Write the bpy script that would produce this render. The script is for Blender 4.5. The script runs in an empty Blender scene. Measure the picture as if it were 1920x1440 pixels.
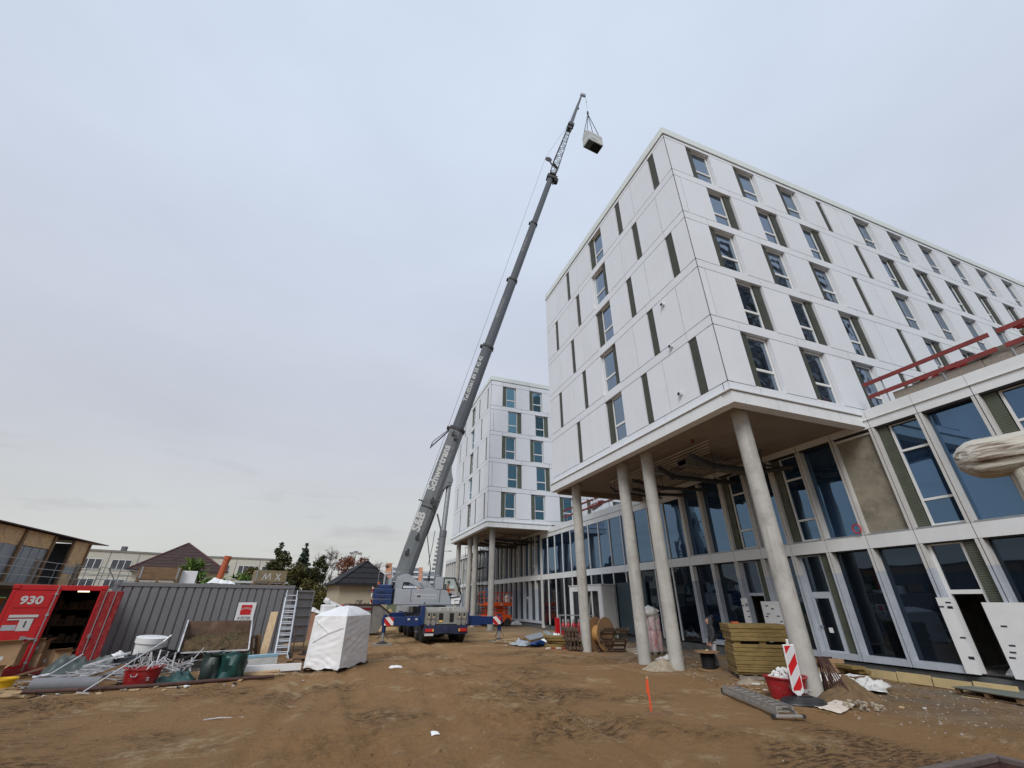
import bpy, bmesh, math, random
import numpy as np
from mathutils import Vector, Matrix, noise as mnoise
R = math.radians
random.seed(7)
SC = bpy.context.scene
COL = SC.collection

# ------------------------------------------------------------------ camera
# world axes: x along the tower's long facade, y along the glass podium, z up; camera stands at the origin
cam = bpy.data.cameras.new("camera")
camo = bpy.data.objects.new("camera", cam)
COL.objects.link(camo)
cam.sensor_width = 36.0
cam.lens = 782.967 / 1920 * 36.0
cam.clip_start = 0.05
cam.clip_end = 6000
P_, RO_, YB_ = R(27.40706), R(0.31163), R(20.32677)
fw = Vector((math.sin(YB_) * math.cos(P_), math.cos(YB_) * math.cos(P_), math.sin(P_)))
rt0 = Vector((math.cos(YB_), -math.sin(YB_), 0))
up0 = rt0.cross(fw)
rt = rt0 * math.cos(RO_) + up0 * math.sin(RO_)
up = -rt0 * math.sin(RO_) + up0 * math.cos(RO_)
mw = Matrix.Identity(4)
for i in range(3):
    mw[i][0], mw[i][1], mw[i][2] = rt[i], up[i], -fw[i]
mw[2][3] = 2.3
camo.matrix_world = mw
SC.camera = camo

# ------------------------------------------------------------------ world, sun, exposure
SC.view_settings.view_transform = 'Standard'
SC.view_settings.look = 'None'
SC.view_settings.exposure = 0.0
SC.view_settings.gamma = 1.0
SUN_EL, SUN_AZ = R(42), R(218)        # azimuth clockwise from +y: behind the camera, to the left
w = bpy.data.worlds.new("World")
SC.world = w
w.use_nodes = True
nt = w.node_tree
N, L = nt.nodes, nt.links
bg = N['Background']
sky = N.new('ShaderNodeTexSky')
sky.sky_type = 'NISHITA'
sky.sun_disc = False
sky.sun_elevation = SUN_EL
sky.sun_rotation = SUN_AZ
sky.air_density = 1.0
sky.dust_density = 3.0
skm = N.new('ShaderNodeVectorMath'); skm.operation = 'SCALE'; skm.inputs['Scale'].default_value = 0.05
L.new(sky.outputs[0], skm.inputs[0])
tc = N.new('ShaderNodeTexCoord')
sep = N.new('ShaderNodeSeparateXYZ')
L.new(tc.outputs['Generated'], sep.inputs[0])
ramp = N.new('ShaderNodeValToRGB')
cr = ramp.color_ramp
cr.elements[0].position = 0.0; cr.elements[0].color = (0.60, 0.61, 0.59, 1)
cr.elements[1].position = 1.0; cr.elements[1].color = (0.65, 0.745, 0.88, 1)
for p, c in ((0.10, (0.61, 0.62, 0.61, 1)), (0.30, (0.555, 0.585, 0.655, 1)), (0.62, (0.59, 0.65, 0.77, 1)), (0.88, (0.625, 0.715, 0.85, 1))):
    e = cr.elements.new(p); e.color = c
L.new(sep.outputs['Z'], ramp.inputs[0])
# stratus cover: broad soft unevenness, and a few darker wisps low down
mapn = N.new('ShaderNodeMapping'); mapn.inputs['Scale'].default_value = (2.0, 2.0, 5.0)
L.new(tc.outputs['Generated'], mapn.inputs[0])
n1 = N.new('ShaderNodeTexNoise'); n1.inputs['Scale'].default_value = 1.1; n1.inputs['Detail'].default_value = 5
L.new(mapn.outputs[0], n1.inputs[0])
mr = N.new('ShaderNodeMapRange'); mr.inputs[1].default_value = 0.3; mr.inputs[2].default_value = 0.7
mr.inputs[3].default_value = 0.95; mr.inputs[4].default_value = 1.05
L.new(n1.outputs[0], mr.inputs[0])
map2 = N.new('ShaderNodeMapping'); map2.inputs['Scale'].default_value = (5.0, 5.0, 22.0); map2.inputs['Location'].default_value = (1.3, 0.4, 0.2)
L.new(tc.outputs['Generated'], map2.inputs[0])
n2 = N.new('ShaderNodeTexNoise'); n2.inputs['Scale'].default_value = 1.4; n2.inputs['Detail'].default_value = 6
L.new(map2.outputs[0], n2.inputs[0])
wr = N.new('ShaderNodeMapRange'); wr.inputs[1].default_value = 0.56; wr.inputs[2].default_value = 0.72
wr.inputs[3].default_value = 1.0; wr.inputs[4].default_value = 0.86
L.new(n2.outputs[0], wr.inputs[0])
low = N.new('ShaderNodeMapRange'); low.inputs[1].default_value = 0.16; low.inputs[2].default_value = 0.30
low.inputs[3].default_value = 1.0; low.inputs[4].default_value = 0.0
L.new(sep.outputs['Z'], low.inputs[0])
wm = N.new('ShaderNodeMix'); wm.data_type = 'FLOAT'; wm.inputs[2].default_value = 1.0
L.new(low.outputs[0], wm.inputs[0]); L.new(wr.outputs[0], wm.inputs[3])
mm = N.new('ShaderNodeMath'); mm.operation = 'MULTIPLY'
L.new(mr.outputs[0], mm.inputs[0]); L.new(wm.outputs[0], mm.inputs[1])
sc1 = N.new('ShaderNodeVectorMath'); sc1.operation = 'SCALE'
L.new(ramp.outputs[0], sc1.inputs[0]); L.new(mm.outputs[0], sc1.inputs['Scale'])
mixs = N.new('ShaderNodeMix'); mixs.data_type = 'RGBA'; mixs.inputs[0].default_value = 0.93
L.new(skm.outputs[0], mixs.inputs[6]); L.new(sc1.outputs[0], mixs.inputs[7])
L.new(mixs.outputs[2], bg.inputs['Color'])
bg.inputs['Strength'].default_value = 1.09
sl = bpy.data.lights.new("sun", 'SUN'); sl.energy = 2.2; sl.angle = R(25); sl.color = (1.0, 0.97, 0.93)
so = bpy.data.objects.new("sun", sl); COL.objects.link(so)
sd = Vector((math.sin(SUN_AZ) * math.cos(SUN_EL), math.cos(SUN_AZ) * math.cos(SUN_EL), math.sin(SUN_EL)))
so.rotation_euler = sd.to_track_quat('Z', 'Y').to_euler()
so.location = sd * 100

# ------------------------------------------------------------------ materials
MATS = {}
def mat(name, col, rough=0.6, metal=0.0, var=0.12, vscale=1.5, bump=0.0, bscale=30.0, dirt=None, dscale=0.8, damt=0.5, coords='Object', ior=None, spec=None, stretch=None, island=0.0, streak=0.0):
    """procedural surface: base colour broken up by two noises, optional dirt patches with a shape of their own, optional bump"""
    if name in MATS: return MATS[name]
    m = bpy.data.materials.new(name); m.use_nodes = True
    nt = m.node_tree; N, L = nt.nodes, nt.links
    b = N['Principled BSDF']
    b.inputs['Roughness'].default_value = rough
    b.inputs['Metallic'].default_value = metal
    if ior: b.inputs['IOR'].default_value = ior
    if spec is not None: b.inputs['Specular IOR Level'].default_value = spec
    t = N.new('ShaderNodeTexCoord')
    src = t.outputs[coords]
    if coords == 'World':
        pass
    if stretch:
        mp = N.new('ShaderNodeMapping'); mp.inputs['Scale'].default_value = stretch
        L.new(src, mp.inputs[0]); src = mp.outputs[0]
    n = N.new('ShaderNodeTexNoise'); n.inputs['Scale'].default_value = vscale; n.inputs['Detail'].default_value = 6; n.inputs['Roughness'].default_value = 0.65
    L.new(src, n.inputs[0])
    r = N.new('ShaderNodeMapRange'); r.inputs[1].default_value = 0.3; r.inputs[2].default_value = 0.7
    r.inputs[3].default_value = 1 - var; r.inputs[4].default_value = 1 + var
    L.new(n.outputs[0], r.inputs[0])
    s = N.new('ShaderNodeVectorMath'); s.operation = 'SCALE'; s.inputs[0].default_value = col
    L.new(r.outputs[0], s.inputs['Scale'])
    out = s.outputs[0]
    if island:                                    # every panel a slightly different batch of paint
        g = N.new('ShaderNodeNewGeometry'); ri = N.new('ShaderNodeMapRange'); ri.inputs[3].default_value = 1 - island; ri.inputs[4].default_value = 1 + island
        L.new(g.outputs['Random Per Island'], ri.inputs[0])
        s2 = N.new('ShaderNodeVectorMath'); s2.operation = 'SCALE'; L.new(out, s2.inputs[0]); L.new(ri.outputs[0], s2.inputs['Scale']); out = s2.outputs[0]
    if streak:                                    # rain runs: stains drawn out downwards
        mp = N.new('ShaderNodeMapping'); mp.inputs['Scale'].default_value = (2.6, 2.6, 0.16); L.new(t.outputs[coords], mp.inputs[0])
        n3 = N.new('ShaderNodeTexNoise'); n3.inputs['Scale'].default_value = 2.2; n3.inputs['Detail'].default_value = 7; L.new(mp.outputs[0], n3.inputs[0])
        r3 = N.new('ShaderNodeMapRange'); r3.inputs[1].default_value = 0.5; r3.inputs[2].default_value = 0.75; r3.inputs[3].default_value = 1.0; r3.inputs[4].default_value = 1 - streak; L.new(n3.outputs[0], r3.inputs[0])
        s3 = N.new('ShaderNodeVectorMath'); s3.operation = 'SCALE'; L.new(out, s3.inputs[0]); L.new(r3.outputs[0], s3.inputs['Scale']); out = s3.outputs[0]
    if dirt:
        n2 = N.new('ShaderNodeTexNoise'); n2.inputs['Scale'].default_value = dscale; n2.inputs['Detail'].default_value = 8; n2.inputs['Roughness'].default_value = 0.7
        L.new(src, n2.inputs[0])
        r2 = N.new('ShaderNodeMapRange'); r2.inputs[1].default_value = 0.5; r2.inputs[2].default_value = 0.68; r2.inputs[4].default_value = damt
        L.new(n2.outputs[0], r2.inputs[0])
        mx = N.new('ShaderNodeMix'); mx.data_type = 'RGBA'; mx.inputs[7].default_value = (*dirt, 1)
        L.new(r2.outputs[0], mx.inputs[0]); L.new(out, mx.inputs[6]); out = mx.outputs[2]
    L.new(out, b.inputs['Base Color'])
    if bump:
        nb = N.new('ShaderNodeTexNoise'); nb.inputs['Scale'].default_value = bscale; nb.inputs['Detail'].default_value = 5
        L.new(src, nb.inputs[0])
        bp = N.new('ShaderNodeBump'); bp.inputs['Strength'].default_value = bump; bp.inputs['Distance'].default_value = 0.02
        L.new(nb.outputs[0], bp.inputs['Height']); L.new(bp.outputs[0], b.inputs['Normal'])
    MATS[name] = m
    return m

def glassmat(name, base, tint=(0.75, 0.85, 1.0), ior=2.1, wav=0.03, wsc=0.9, rough=0.02):
    if name in MATS: return MATS[name]
    m = bpy.data.materials.new(name); m.use_nodes = True
    nt = m.node_tree; N, L = nt.nodes, nt.links
    b = N['Principled BSDF']
    b.inputs['Roughness'].default_value = 0.02; b.inputs['IOR'].default_value = ior
    b.inputs['Specular Tint'].default_value = (*tint, 1)
    t = N.new('ShaderNodeTexCoord')
    n0 = N.new('ShaderNodeTexNoise'); n0.inputs['Scale'].default_value = 0.6
    L.new(t.outputs['Object'], n0.inputs[0])
    mx = N.new('ShaderNodeMix'); mx.data_type = 'RGBA'; mx.inputs[6].default_value = (*[c * 0.6 for c in base], 1); mx.inputs[7].default_value = (*[c * 1.5 for c in base], 1)
    L.new(n0.outputs[0], mx.inputs[0])
    g = N.new('ShaderNodeNewGeometry'); oi = N.new('ShaderNodeObjectInfo'); ad = N.new('ShaderNodeMath'); ad.operation = 'ADD'; L.new(g.outputs['Random Per Island'], ad.inputs[0]); L.new(oi.outputs['Random'], ad.inputs[1])
    rr = N.new('ShaderNodeMapRange'); rr.inputs[1].default_value = 0.3; rr.inputs[2].default_value = 1.9; rr.inputs[3].default_value = 0.4; rr.inputs[4].default_value = 3.0; L.new(ad.outputs[0], rr.inputs[0])
    sc = N.new('ShaderNodeVectorMath'); sc.operation = 'SCALE'; L.new(mx.outputs[2], sc.inputs[0]); L.new(rr.outputs[0], sc.inputs['Scale']); L.new(sc.outputs[0], b.inputs['Base Color'])
    nb = N.new('ShaderNodeTexNoise'); nb.inputs['Scale'].default_value = wsc; nb.inputs['Detail'].default_value = 1
    L.new(t.outputs['Object'], nb.inputs[0])
    bp = N.new('ShaderNodeBump'); bp.inputs['Strength'].default_value = wav; bp.inputs['Distance'].default_value = 0.3
    L.new(nb.outputs[0], bp.inputs['Height']); L.new(bp.outputs[0], b.inputs['Normal'])
    MATS[name] = m
    return m

def stripemat(name, c1, c2, freq, direction, rough=0.45, thr=0.5, bumpy=0.0, coords='Object', dirty=0.15):
    """hard edged stripes across an object axis (warning boards, mesh louvres, roof tiles, sheet ribs)"""
    if name in MATS: return MATS[name]
    m = bpy.data.materials.new(name); m.use_nodes = True
    nt = m.node_tree; N, L = nt.nodes, nt.links
    b = N['Principled BSDF']; b.inputs['Roughness'].default_value = rough; b.inputs['Specular IOR Level'].default_value = 0.3
    t = N.new('ShaderNodeTexCoord')
    d = N.new('ShaderNodeVectorMath'); d.operation = 'DOT_PRODUCT'; d.inputs[1].default_value = [x * freq for x in direction]
    L.new(t.outputs[coords], d.inputs[0])
    f = N.new('ShaderNodeMath'); f.operation = 'FRACT'; L.new(d.outputs['Value'], f.inputs[0])
    g = N.new('ShaderNodeMath'); g.operation = 'GREATER_THAN'; g.inputs[1].default_value = thr; L.new(f.outputs[0], g.inputs[0])
    mx = N.new('ShaderNodeMix'); mx.data_type = 'RGBA'; mx.inputs[6].default_value = (*c1, 1); mx.inputs[7].default_value = (*c2, 1)
    L.new(g.outputs[0], mx.inputs[0])
    n = N.new('ShaderNodeTexNoise'); n.inputs['Scale'].default_value = 3; n.inputs['Detail'].default_value = 6; L.new(t.outputs['Object'], n.inputs[0])
    r = N.new('ShaderNodeMapRange'); r.inputs[1].default_value = 0.3; r.inputs[2].default_value = 0.7; r.inputs[3].default_value = 1 - dirty; r.inputs[4].default_value = 1 + dirty
    L.new(n.outputs[0], r.inputs[0])
    s = N.new('ShaderNodeVectorMath'); s.operation = 'SCALE'; L.new(mx.outputs[2], s.inputs[0]); L.new(r.outputs[0], s.inputs['Scale'])
    L.new(s.outputs[0], b.inputs['Base Color'])
    if bumpy:
        bp = N.new('ShaderNodeBump'); bp.inputs['Strength'].default_value = bumpy; bp.inputs['Distance'].default_value = 0.02
        L.new(f.outputs[0], bp.inputs['Height']); L.new(bp.outputs[0], b.inputs['Normal'])
    MATS[name] = m
    return m

M_white = mat('white_cladding', (0.695, 0.725, 0.775), 0.38, var=0.025, vscale=0.5, dirt=(0.62, 0.63, 0.64), dscale=0.35, damt=0.3, island=0.018, streak=0.03)
M_white2 = mat('white_fascia', (0.71, 0.735, 0.755), 0.4, var=0.03, dirt=(0.58, 0.58, 0.56), dscale=0.6, damt=0.3, island=0.03, streak=0.06)
M_cap = mat('pale_roof_cap', (0.66, 0.71, 0.70), 0.35, var=0.04)
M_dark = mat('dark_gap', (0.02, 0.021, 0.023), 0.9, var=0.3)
M_frame = mat('white_window_frame', (0.72, 0.73, 0.73), 0.4, var=0.03)
M_alu = mat('grey_facade_post', (0.56, 0.56, 0.55), 0.45, var=0.06, dirt=(0.36, 0.34, 0.31), damt=0.25)
M_foil = mat('blue_grey_foil', (0.42, 0.46, 0.52), 0.35, var=0.1, vscale=3)
M_louv = stripemat('olive_louvre', (0.03, 0.033, 0.028), (0.088, 0.096, 0.08), 26, (0, 0, 1), 0.5, 0.35, 0.4)
M_mesh = stripemat('green_mesh_louvre', (0.050, 0.056, 0.044), (0.112, 0.128, 0.096), 15, (0, 0, 1), 0.5, 0.3, 0.5)
M_glass = glassmat('tower_glass', (0.012, 0.016, 0.022), (0.68, 0.83, 1.0), 3.7, 0.07, 1.3)
M_glass2 = glassmat('teal_tower_glass', (0.010, 0.022, 0.028), (0.42, 0.80, 1.0), 3.7, 0.06, 1.3)
M_louv2 = stripemat('green_grey_louvre', (0.045, 0.055, 0.044), (0.115, 0.135, 0.105), 26, (0, 0, 1), 0.5, 0.35, 0.4)
M_glassp = glassmat('podium_glass', (0.006, 0.014, 0.030), (0.42, 0.68, 1.0), 2.7, 0.012, 0.8)
M_glassd = glassmat('dark_glass', (0.003, 0.005, 0.008), (0.6, 0.78, 1.0), 1.7, 0.012, 0.8)
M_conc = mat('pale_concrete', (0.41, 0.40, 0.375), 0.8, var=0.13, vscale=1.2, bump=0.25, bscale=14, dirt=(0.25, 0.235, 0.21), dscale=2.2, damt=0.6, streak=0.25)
M_conc2 = mat('raw_concrete_wall', (0.25, 0.228, 0.18), 0.85, var=0.25, vscale=1.2, bump=0.4, bscale=9, dirt=(0.115, 0.10, 0.075), dscale=1.6, damt=0.75)
M_soff = mat('soffit_concrete', (0.235, 0.195, 0.165), 0.85, var=0.12, vscale=0.8, bump=0.15, bscale=6, dirt=(0.20, 0.16, 0.125), dscale=0.5, damt=0.5)  # brown cast of light bounced off the earth is put into this colour
M_plinth = mat('dark_plinth', (0.10, 0.105, 0.105), 0.8, var=0.25, vscale=2)
M_galv = mat('galvanised_steel', (0.36, 0.38, 0.40), 0.45, 0.6, var=0.15, vscale=5)
M_alum = mat('aluminium', (0.62, 0.63, 0.65), 0.35, 0.5, var=0.1, vscale=6)
M_steelw = mat('white_profile', (0.45, 0.45, 0.47), 0.4, var=0.4, vscale=6)
M_pipe_d = mat('dark_pipe', (0.03, 0.03, 0.032), 0.5, var=0.3)
M_pipe_w = mat('pale_duct', (0.50, 0.46, 0.41), 0.5, var=0.2)
M_redwood = mat('red_painted_timber', (0.20, 0.028, 0.025), 0.6, var=0.25, vscale=2.5, dirt=(0.14, 0.03, 0.03), dscale=2)
M_wood = mat('grey_timber', (0.22, 0.19, 0.16), 0.8, var=0.25, vscale=3, stretch=(1, 6, 6))
M_woodb = mat('brown_timber', (0.19, 0.115, 0.06), 0.75, var=0.35, vscale=2.5, stretch=(1.5, 1.5, 5))
M_wooddk = mat('weathered_dark_timber', (0.09, 0.06, 0.04), 0.8, var=0.35, vscale=4)
M_woodl = mat('pale_timber', (0.46, 0.33, 0.19), 0.7, var=0.2, vscale=2.5, stretch=(4, 4, 0.6), dirt=(0.25, 0.15, 0.07), dscale=3, damt=0.4)
M_osb = mat('chipboard', (0.56, 0.38, 0.20), 0.75, var=0.3, vscale=6, dirt=(0.24, 0.17, 0.12), dscale=1.4, damt=0.6)
M_card = mat('cardboard', (0.33, 0.215, 0.12), 0.85, var=0.15, vscale=2, dirt=(0.18, 0.11, 0.06), dscale=2.5, damt=0.4)
M_rubber = mat('black_rubber', (0.016, 0.016, 0.017), 0.8, var=0.3, vscale=8, dirt=(0.12, 0.085, 0.05), dscale=2.5, damt=0.7)
M_blackp = mat('black_plastic', (0.02, 0.021, 0.023), 0.45, var=0.25, vscale=5, dirt=(0.09, 0.085, 0.08), dscale=3, damt=0.35)
M_crane = mat('crane_grey_paint', (0.31, 0.335, 0.37), 0.38, var=0.06, vscale=1.2, dirt=(0.2, 0.2, 0.2), dscale=1.5, damt=0.3)
M_boom = mat('boom_grey_paint', (0.155, 0.17, 0.18), 0.42, var=0.08, vscale=0.8, dirt=(0.085, 0.09, 0.095), dscale=1.3, damt=0.6)
M_boom2 = mat('inner_boom_steel', (0.085, 0.094, 0.108), 0.4, var=0.08, vscale=0.8, dirt=(0.06, 0.064, 0.07), dscale=1.0, damt=0.4)
M_blue = mat('crane_blue_paint', (0.004, 0.026, 0.115), 0.4, var=0.15, vscale=1.5, dirt=(0.02, 0.03, 0.07), dscale=2, damt=0.4)
M_bumper = mat('dark_blue_chassis', (0.015, 0.022, 0.06), 0.5, var=0.2)
M_lampred = mat('red_lamp_lens', (0.45, 0.02, 0.015), 0.25, var=0.1)
M_amber = mat('amber_lens', (0.75, 0.5, 0.12), 0.3, var=0.1)
M_rw = stripemat('red_white_boards', (0.70, 0.68, 0.66), (0.42, 0.02, 0.02), 2.6, (0.7, 0.0, 0.7), 0.4)
M_red = mat('red_paint', (0.47, 0.005, 0.010), 0.5, var=0.1, vscale=1.0, dirt=(0.28, 0.015, 0.015), dscale=1.5, damt=0.5)
M_redd = mat('worn_red_paint', (0.20, 0.009, 0.012), 0.55, var=0.25, vscale=3, dirt=(0.22, 0.15, 0.14), dscale=6, damt=0.35)
M_redpl = mat('red_plastic_tub', (0.33, 0.015, 0.02), 0.42, var=0.15, vscale=3, dirt=(0.3, 0.16, 0.15), dscale=4, damt=0.35)
M_contg = mat('grey_container_paint', (0.172, 0.172, 0.184), 0.5, var=0.07, vscale=0.8, dirt=(0.20, 0.195, 0.19), dscale=1.0, damt=0.35)
M_whitepl = mat('white_plastic', (0.74, 0.75, 0.76), 0.4, var=0.06, vscale=2)
M_sheet = mat('white_tarpaulin', (0.74, 0.745, 0.76), 0.42, var=0.06, vscale=2.5, dirt=(0.55, 0.53, 0.49), dscale=1.5, damt=0.35)
M_film = mat('milky_film', (0.62, 0.62, 0.60), 0.25, var=0.2, vscale=3)
M_green = mat('green_sack', (0.008, 0.05, 0.047), 0.38, var=0.3, vscale=3)
M_greend = mat('dark_green_sack', (0.018, 0.035, 0.032), 0.45, var=0.3, vscale=3)
M_greenb = mat('bright_green_paint', (0.03, 0.42, 0.05), 0.45, var=0.15)
M_tarpd = mat('grey_green_tarp', (0.06, 0.078, 0.073), 0.45, var=0.3, vscale=2)
M_yellow = mat('yellow_plastic', (0.70, 0.42, 0.01), 0.4, var=0.1)
M_orange = mat('orange_lift_paint', (0.62, 0.085, 0.012), 0.42, var=0.15, vscale=2)
M_orpipe = mat('orange_drain_pipe', (0.38, 0.085, 0.03), 0.45, var=0.1)
M_insul = mat('mineral_wool', (0.225, 0.155, 0.055), 0.95, var=0.22, vscale=2.5, bump=0.6, bscale=40, dirt=(0.12, 0.085, 0.03), dscale=2.0, damt=0.6, stretch=(1.5, 1.5, 5))
M_rust = mat('rusty_steel', (0.065, 0.030, 0.024), 0.8, var=0.4, vscale=6)
M_soil = mat('dark_soil', (0.075, 0.05, 0.028), 0.95, var=0.4, vscale=5, bump=0.6, bscale=18)
M_straw = mat('soil_and_grass', (0.078, 0.050, 0.023), 0.95, var=0.5, vscale=7, bump=1.0, bscale=14, dirt=(0.065, 0.068, 0.020), dscale=1.2, damt=0.7)
M_grit = mat('pale_rubble', (0.30, 0.25, 0.185), 0.95, var=0.35, vscale=7, bump=0.7, bscale=20)
M_sand = mat('yellow_sand', (0.36, 0.245, 0.12), 0.95, var=0.25, vscale=1.5, bump=0.5, bscale=12)
M_stone = mat('white_rubble', (0.66, 0.65, 0.62), 0.85, var=0.15, vscale=5)
M_brick = stripemat('stacked_brick', (0.30, 0.16, 0.11), (0.40, 0.24, 0.17), 7, (0, 0, 1), 0.8, 0.2)
M_cream = mat('cream_render', (0.52, 0.51, 0.45), 0.8, var=0.06, vscale=0.3)
M_beige = mat('beige_render', (0.40, 0.36, 0.275), 0.85, var=0.06, vscale=0.6, dirt=(0.33, 0.30, 0.24), dscale=0.5, damt=0.4)
M_tilebr = stripemat('brown_roof_tiles', (0.036, 0.022, 0.021), (0.060, 0.037, 0.035), 3.2, (0, 0, 1), 0.9, 0.3, 0.5)
M_tilebk = stripemat('black_roof_tiles', (0.010, 0.010, 0.012), (0.026, 0.026, 0.03), 1.9, (0, 0, 1), 0.95, 0.25, 0.5)
M_winfar = mat('far_window_glass', (0.06, 0.07, 0.085), 0.15, var=0.2)
M_hutsheet = mat('zinc_sheet', (0.235, 0.26, 0.29), 0.45, var=0.12, vscale=0.7, dirt=(0.14, 0.15, 0.16), dscale=0.8, damt=0.4)
M_rubcable = mat('cable_black', (0.012, 0.012, 0.013), 0.6, var=0.2)
M_drum = mat('plywood_drum', (0.25, 0.15, 0.075), 0.75, var=0.25, vscale=3)
M_cardtube = mat('tan_drum_core', (0.42, 0.22, 0.075), 0.7, var=0.15, vscale=3)
M_bluefilm = mat('light_blue_film', (0.28, 0.46, 0.56), 0.35, var=0.1, vscale=4)
M_bluebag = mat('blue_bag', (0.02, 0.14, 0.55), 0.35, var=0.2, vscale=3)
M_greybag = mat('pale_grey_bag', (0.33, 0.36, 0.40), 0.35, var=0.25, vscale=4)
M_skin = mat('skin', (0.42, 0.24, 0.17), 0.6, var=0.06)
M_hoodie = mat('charcoal_hoodie', (0.035, 0.037, 0.042), 0.9, var=0.25, vscale=6)
M_trous = mat('grey_work_trousers', (0.34, 0.33, 0.36), 0.85, var=0.25, vscale=7)
M_boot = mat('dark_boots', (0.03, 0.025, 0.022), 0.7, var=0.2)
M_jacket = mat('blue_work_jacket', (0.03, 0.09, 0.20), 0.85, var=0.2, vscale=6)
M_hivis = mat('orange_vest', (0.62, 0.13, 0.03), 0.75, var=0.1)
M_helmet = mat('dark_cap', (0.03, 0.03, 0.035), 0.6, var=0.1)
M_lug = mat('flaking_white_paint', (0.47, 0.445, 0.385), 0.6, var=0.12, vscale=9, bump=0.5, bscale=16, dirt=(0.10, 0.05, 0.028), dscale=9.0, damt=1.6, stretch=(5, 5, 0.55))
M_black = mat('matt_black', (0.01, 0.01, 0.01), 0.9, var=0.2)
M_interior = mat('dim_interior', (0.32, 0.31, 0.29), 0.95, var=0.3)
M_skip = mat('grey_skip_paint', (0.23, 0.225, 0.21), 0.55, var=0.15, vscale=2, dirt=(0.13, 0.09, 0.06), dscale=2.5, damt=0.5)
M_rope = mat('steel_rope', (0.04, 0.04, 0.045), 0.5, 0.4)
M_letter = mat('white_lettering', (0.50, 0.51, 0.51), 0.5, var=0.06)
M_letter2 = mat('pale_grey_lettering', (0.24, 0.25, 0.26), 0.5, var=0.15, vscale=3)
M_ink = mat('dark_ink', (0.03, 0.035, 0.05), 0.6)
M_koster = mat('sign_red', (0.55, 0.012, 0.018), 0.4)
M_orstake = mat('orange_marker_paint', (0.72, 0.10, 0.035), 0.6, var=0.15, vscale=8)

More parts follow.
